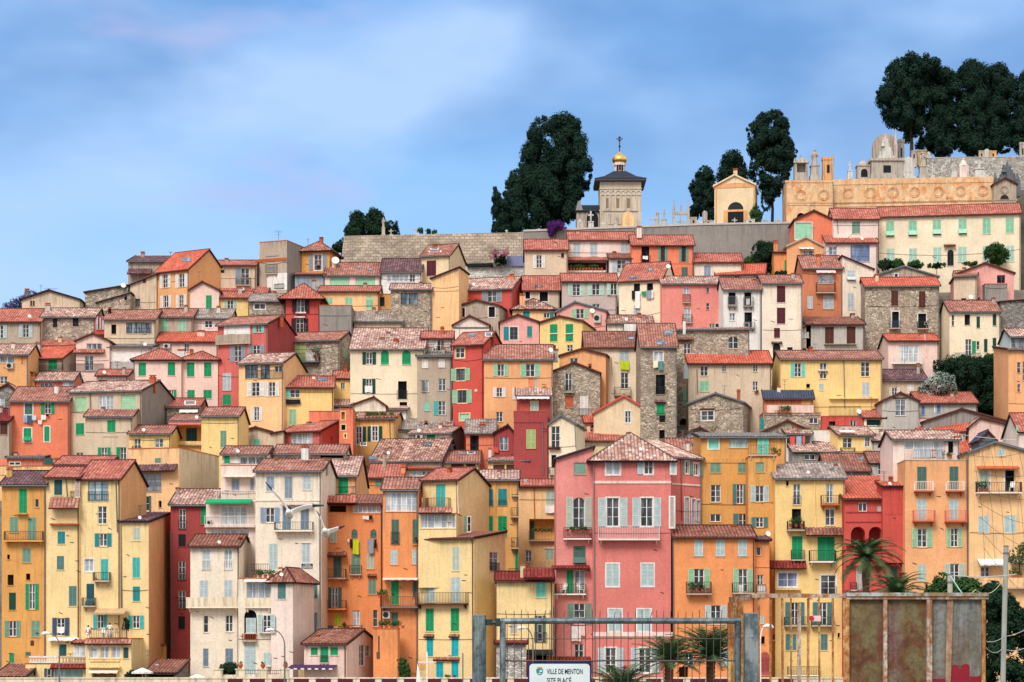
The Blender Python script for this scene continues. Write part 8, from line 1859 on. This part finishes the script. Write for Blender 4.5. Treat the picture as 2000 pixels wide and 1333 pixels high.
person('person in a reddish top looking out of the ochre tower window', pw, depth_of(550) - .05, 1.6, 0, 'C08878', 'dark', 'C49A80', '8A8078', arms=((.2, -.2, 1.0), (.2, -.2, 1.0)))
# table and parasol pots of the terrace
def table(label, px, Y, col):
    b = at(*px, Y); r = thing('terrace_table', label, 'table', b); m = MB(); m.box(-.8, .8, -.4, .4, .70, .74); m.build('tabletop', paint(col), r)
    for a in (-.7, .7):
        for c in (-.32, .32): m = MB(); m.box(a - .03, a + .03, c - .03, c + .03, 0, .695); m.build('leg', paint(col), r)
table('long table with blue grey cloth on the roof terrace', s0(835, 942), 196.8, 'gblue')
def chair2(label, px, Y, rz, col):
    b = at(*px, Y); r = thing('terrace_chair', label, 'chair', b, rz, 'chairs on the roof terrace'); m_ = paint(col)
    m = MB(); m.box(-.22, .22, -.22, .22, .42, .46); m.build('seat', m_, r); m = MB(); m.box(-.22, .22, .19, .23, .46, .92); m.build('backrest', m_, r)
    for a in (-.19, .19):
        for c in (-.19, .19): m = MB(); m.box(a - .02, a + .02, c - .02, c + .02, 0, .42); m.build('leg', m_, r)
chair2('white chair left of the person with the grey skirt', s0(900, 942), 196.2, .4, 'white'); chair2('tan chair right of the person with the grey skirt', s0(1005, 942), 196.0, -.6, 'tan')
tree('potted_palm', 'dark spiky potted palm at the right end of the roof terrace', 'plant', (0, 1033, 4.4425), [(1065, 870), (1075, 780), (1095, 770), (1120, 800), (1115, 880)], 196.8, 10, 4, .16, DKG, (1095, 950, 1095, 850, 8), 50, None, seed=60)
# ================================================================== light, sky, camera
SUN_EL, SUN_AZ = math.radians(46), math.radians(203)   # behind the camera, to its left (azimuth clockwise from +Y)
w = bpy.data.worlds.new('World'); sc.world = w; w.use_nodes = True; nt = w.node_tree
bg = nt.nodes['Background']; sky = N(nt, 'ShaderNodeTexSky'); sky.sky_type = 'NISHITA'; sky.sun_disc = False; sky.sun_elevation = SUN_EL; sky.sun_rotation = SUN_AZ; sky.air_density = 1.0; sky.dust_density = .6; sky.ozone_density = 1.5
tc = N(nt, 'ShaderNodeTexCoord'); S = 1 / .10
n1 = pos_noise(nt, 1.0, 5, .55, (3.2, 3.2, 7.0), tc.outputs['Generated']); n2 = pos_noise(nt, 1.0, 6, .6, (6, 6, 12.0), tc.outputs['Generated'])
cl = lambda h, g=1.12: [x * S * g for x in lin(h)]
sx = N(nt, 'ShaderNodeSeparateXYZ'); nt.links.new(tc.outputs['Generated'], sx.inputs[0])
grad = ramp(nt, sx.outputs[2], [(.0, cl('B8DCFE')), (.14, cl('AED8FF')), (.20, cl('9ACAFB')), (.26, cl('84B6F0')), (.33, cl('74A6E6')), (.55, cl('DCE2EC', 2.2)), (1, cl('F0EAE4', 2.9))])
base = mixc(nt, .92, sky.outputs[0], grad)
V = tc.outputs['Generated']
vo = N(nt, 'ShaderNodeVectorMath', operation='ADD', inputs={1: (.33, .0, -.02)}); nt.links.new(V, vo.inputs[0]); VO = vo.outputs[0]
c1 = mixc(nt, ramp(nt, pos_noise(nt, 1.0, 4, .5, (4.2, 4.2, 10), VO), [(.44, (0, 0, 0)), (.62, (.85, .85, .85))]), base, cl('B4D2FA'))
up = ramp(nt, sx.outputs[2], [(.17, (0, 0, 0)), (.26, (1, 1, 1))])
dk = mixc(nt, 1.0, ramp(nt, pos_noise(nt, 1.0, 4, .5, (5.2, 5.2, 11), N(nt, 'ShaderNodeVectorMath', operation='ADD', inputs={1: (3.7, 1.2, .6)}).outputs[0]), [(.42, (0, 0, 0)), (.6, (.95, .95, .95))]), up, 'MULTIPLY')
for nd in nt.nodes:
    if nd.type == 'VECT_MATH' and not nd.inputs[0].is_linked: nt.links.new(V, nd.inputs[0])
c2 = mixc(nt, dk, c1, cl('6E9CD4')); c3 = mixc(nt, ramp(nt, pos_noise(nt, 1.0, 4, .6, (4, 4, 13), V), [(.56, (0, 0, 0)), (.68, (.7, .7, .7))]), c2, cl('B8BCE6'))
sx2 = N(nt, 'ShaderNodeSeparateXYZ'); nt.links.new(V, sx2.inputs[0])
c3 = mixc(nt, ramp(nt, sx2.outputs[1], [(.0, (.9, .9, .9)), (.35, (0, 0, 0))]), c3, cl('E6E4E2', 1.25))     # brightness added to the unseen sky behind the camera
c3 = mixc(nt, ramp(nt, sx2.outputs[0], [(.55, (0, 0, 0)), (.9, (.9, .9, .9))]), c3, cl('ECE4DA', 1.8))      # and to the unseen sky on the right, filling side walls
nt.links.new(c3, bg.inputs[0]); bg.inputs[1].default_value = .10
sun = bpy.data.lights.new('Sun', 'SUN'); sun.energy = 3.0; sun.angle = math.radians(24); sun.color = (1, .945, .89); so = bpy.data.objects.new('Sun', sun); COL.objects.link(so)
d = Vector((math.sin(SUN_AZ) * math.cos(SUN_EL), math.cos(SUN_AZ) * math.cos(SUN_EL), math.sin(SUN_EL))); so.rotation_euler = d.to_track_quat('Z', 'Y').to_euler(); so.location = d * 100
cam = bpy.data.cameras.new('Camera'); cam.sensor_width = 36; cam.lens = 36 * F / 2000; cam.shift_x = 0; cam.shift_y = (HY - 666.5) / 2000; cam.clip_end = 6000; cam.clip_start = .5
co = bpy.data.objects.new('Camera', cam); COL.objects.link(co); co.location = (0, 0, CZ); co.rotation_euler = (math.radians(90), 0, 0); sc.camera = co
sc.view_settings.view_transform = 'Standard'; sc.view_settings.look = 'None'; sc.view_settings.exposure = 0; sc.view_settings.gamma = 1
sc.cycles.max_bounces = 6; sc.cycles.diffuse_bounces = 3; sc.cycles.use_denoising = True
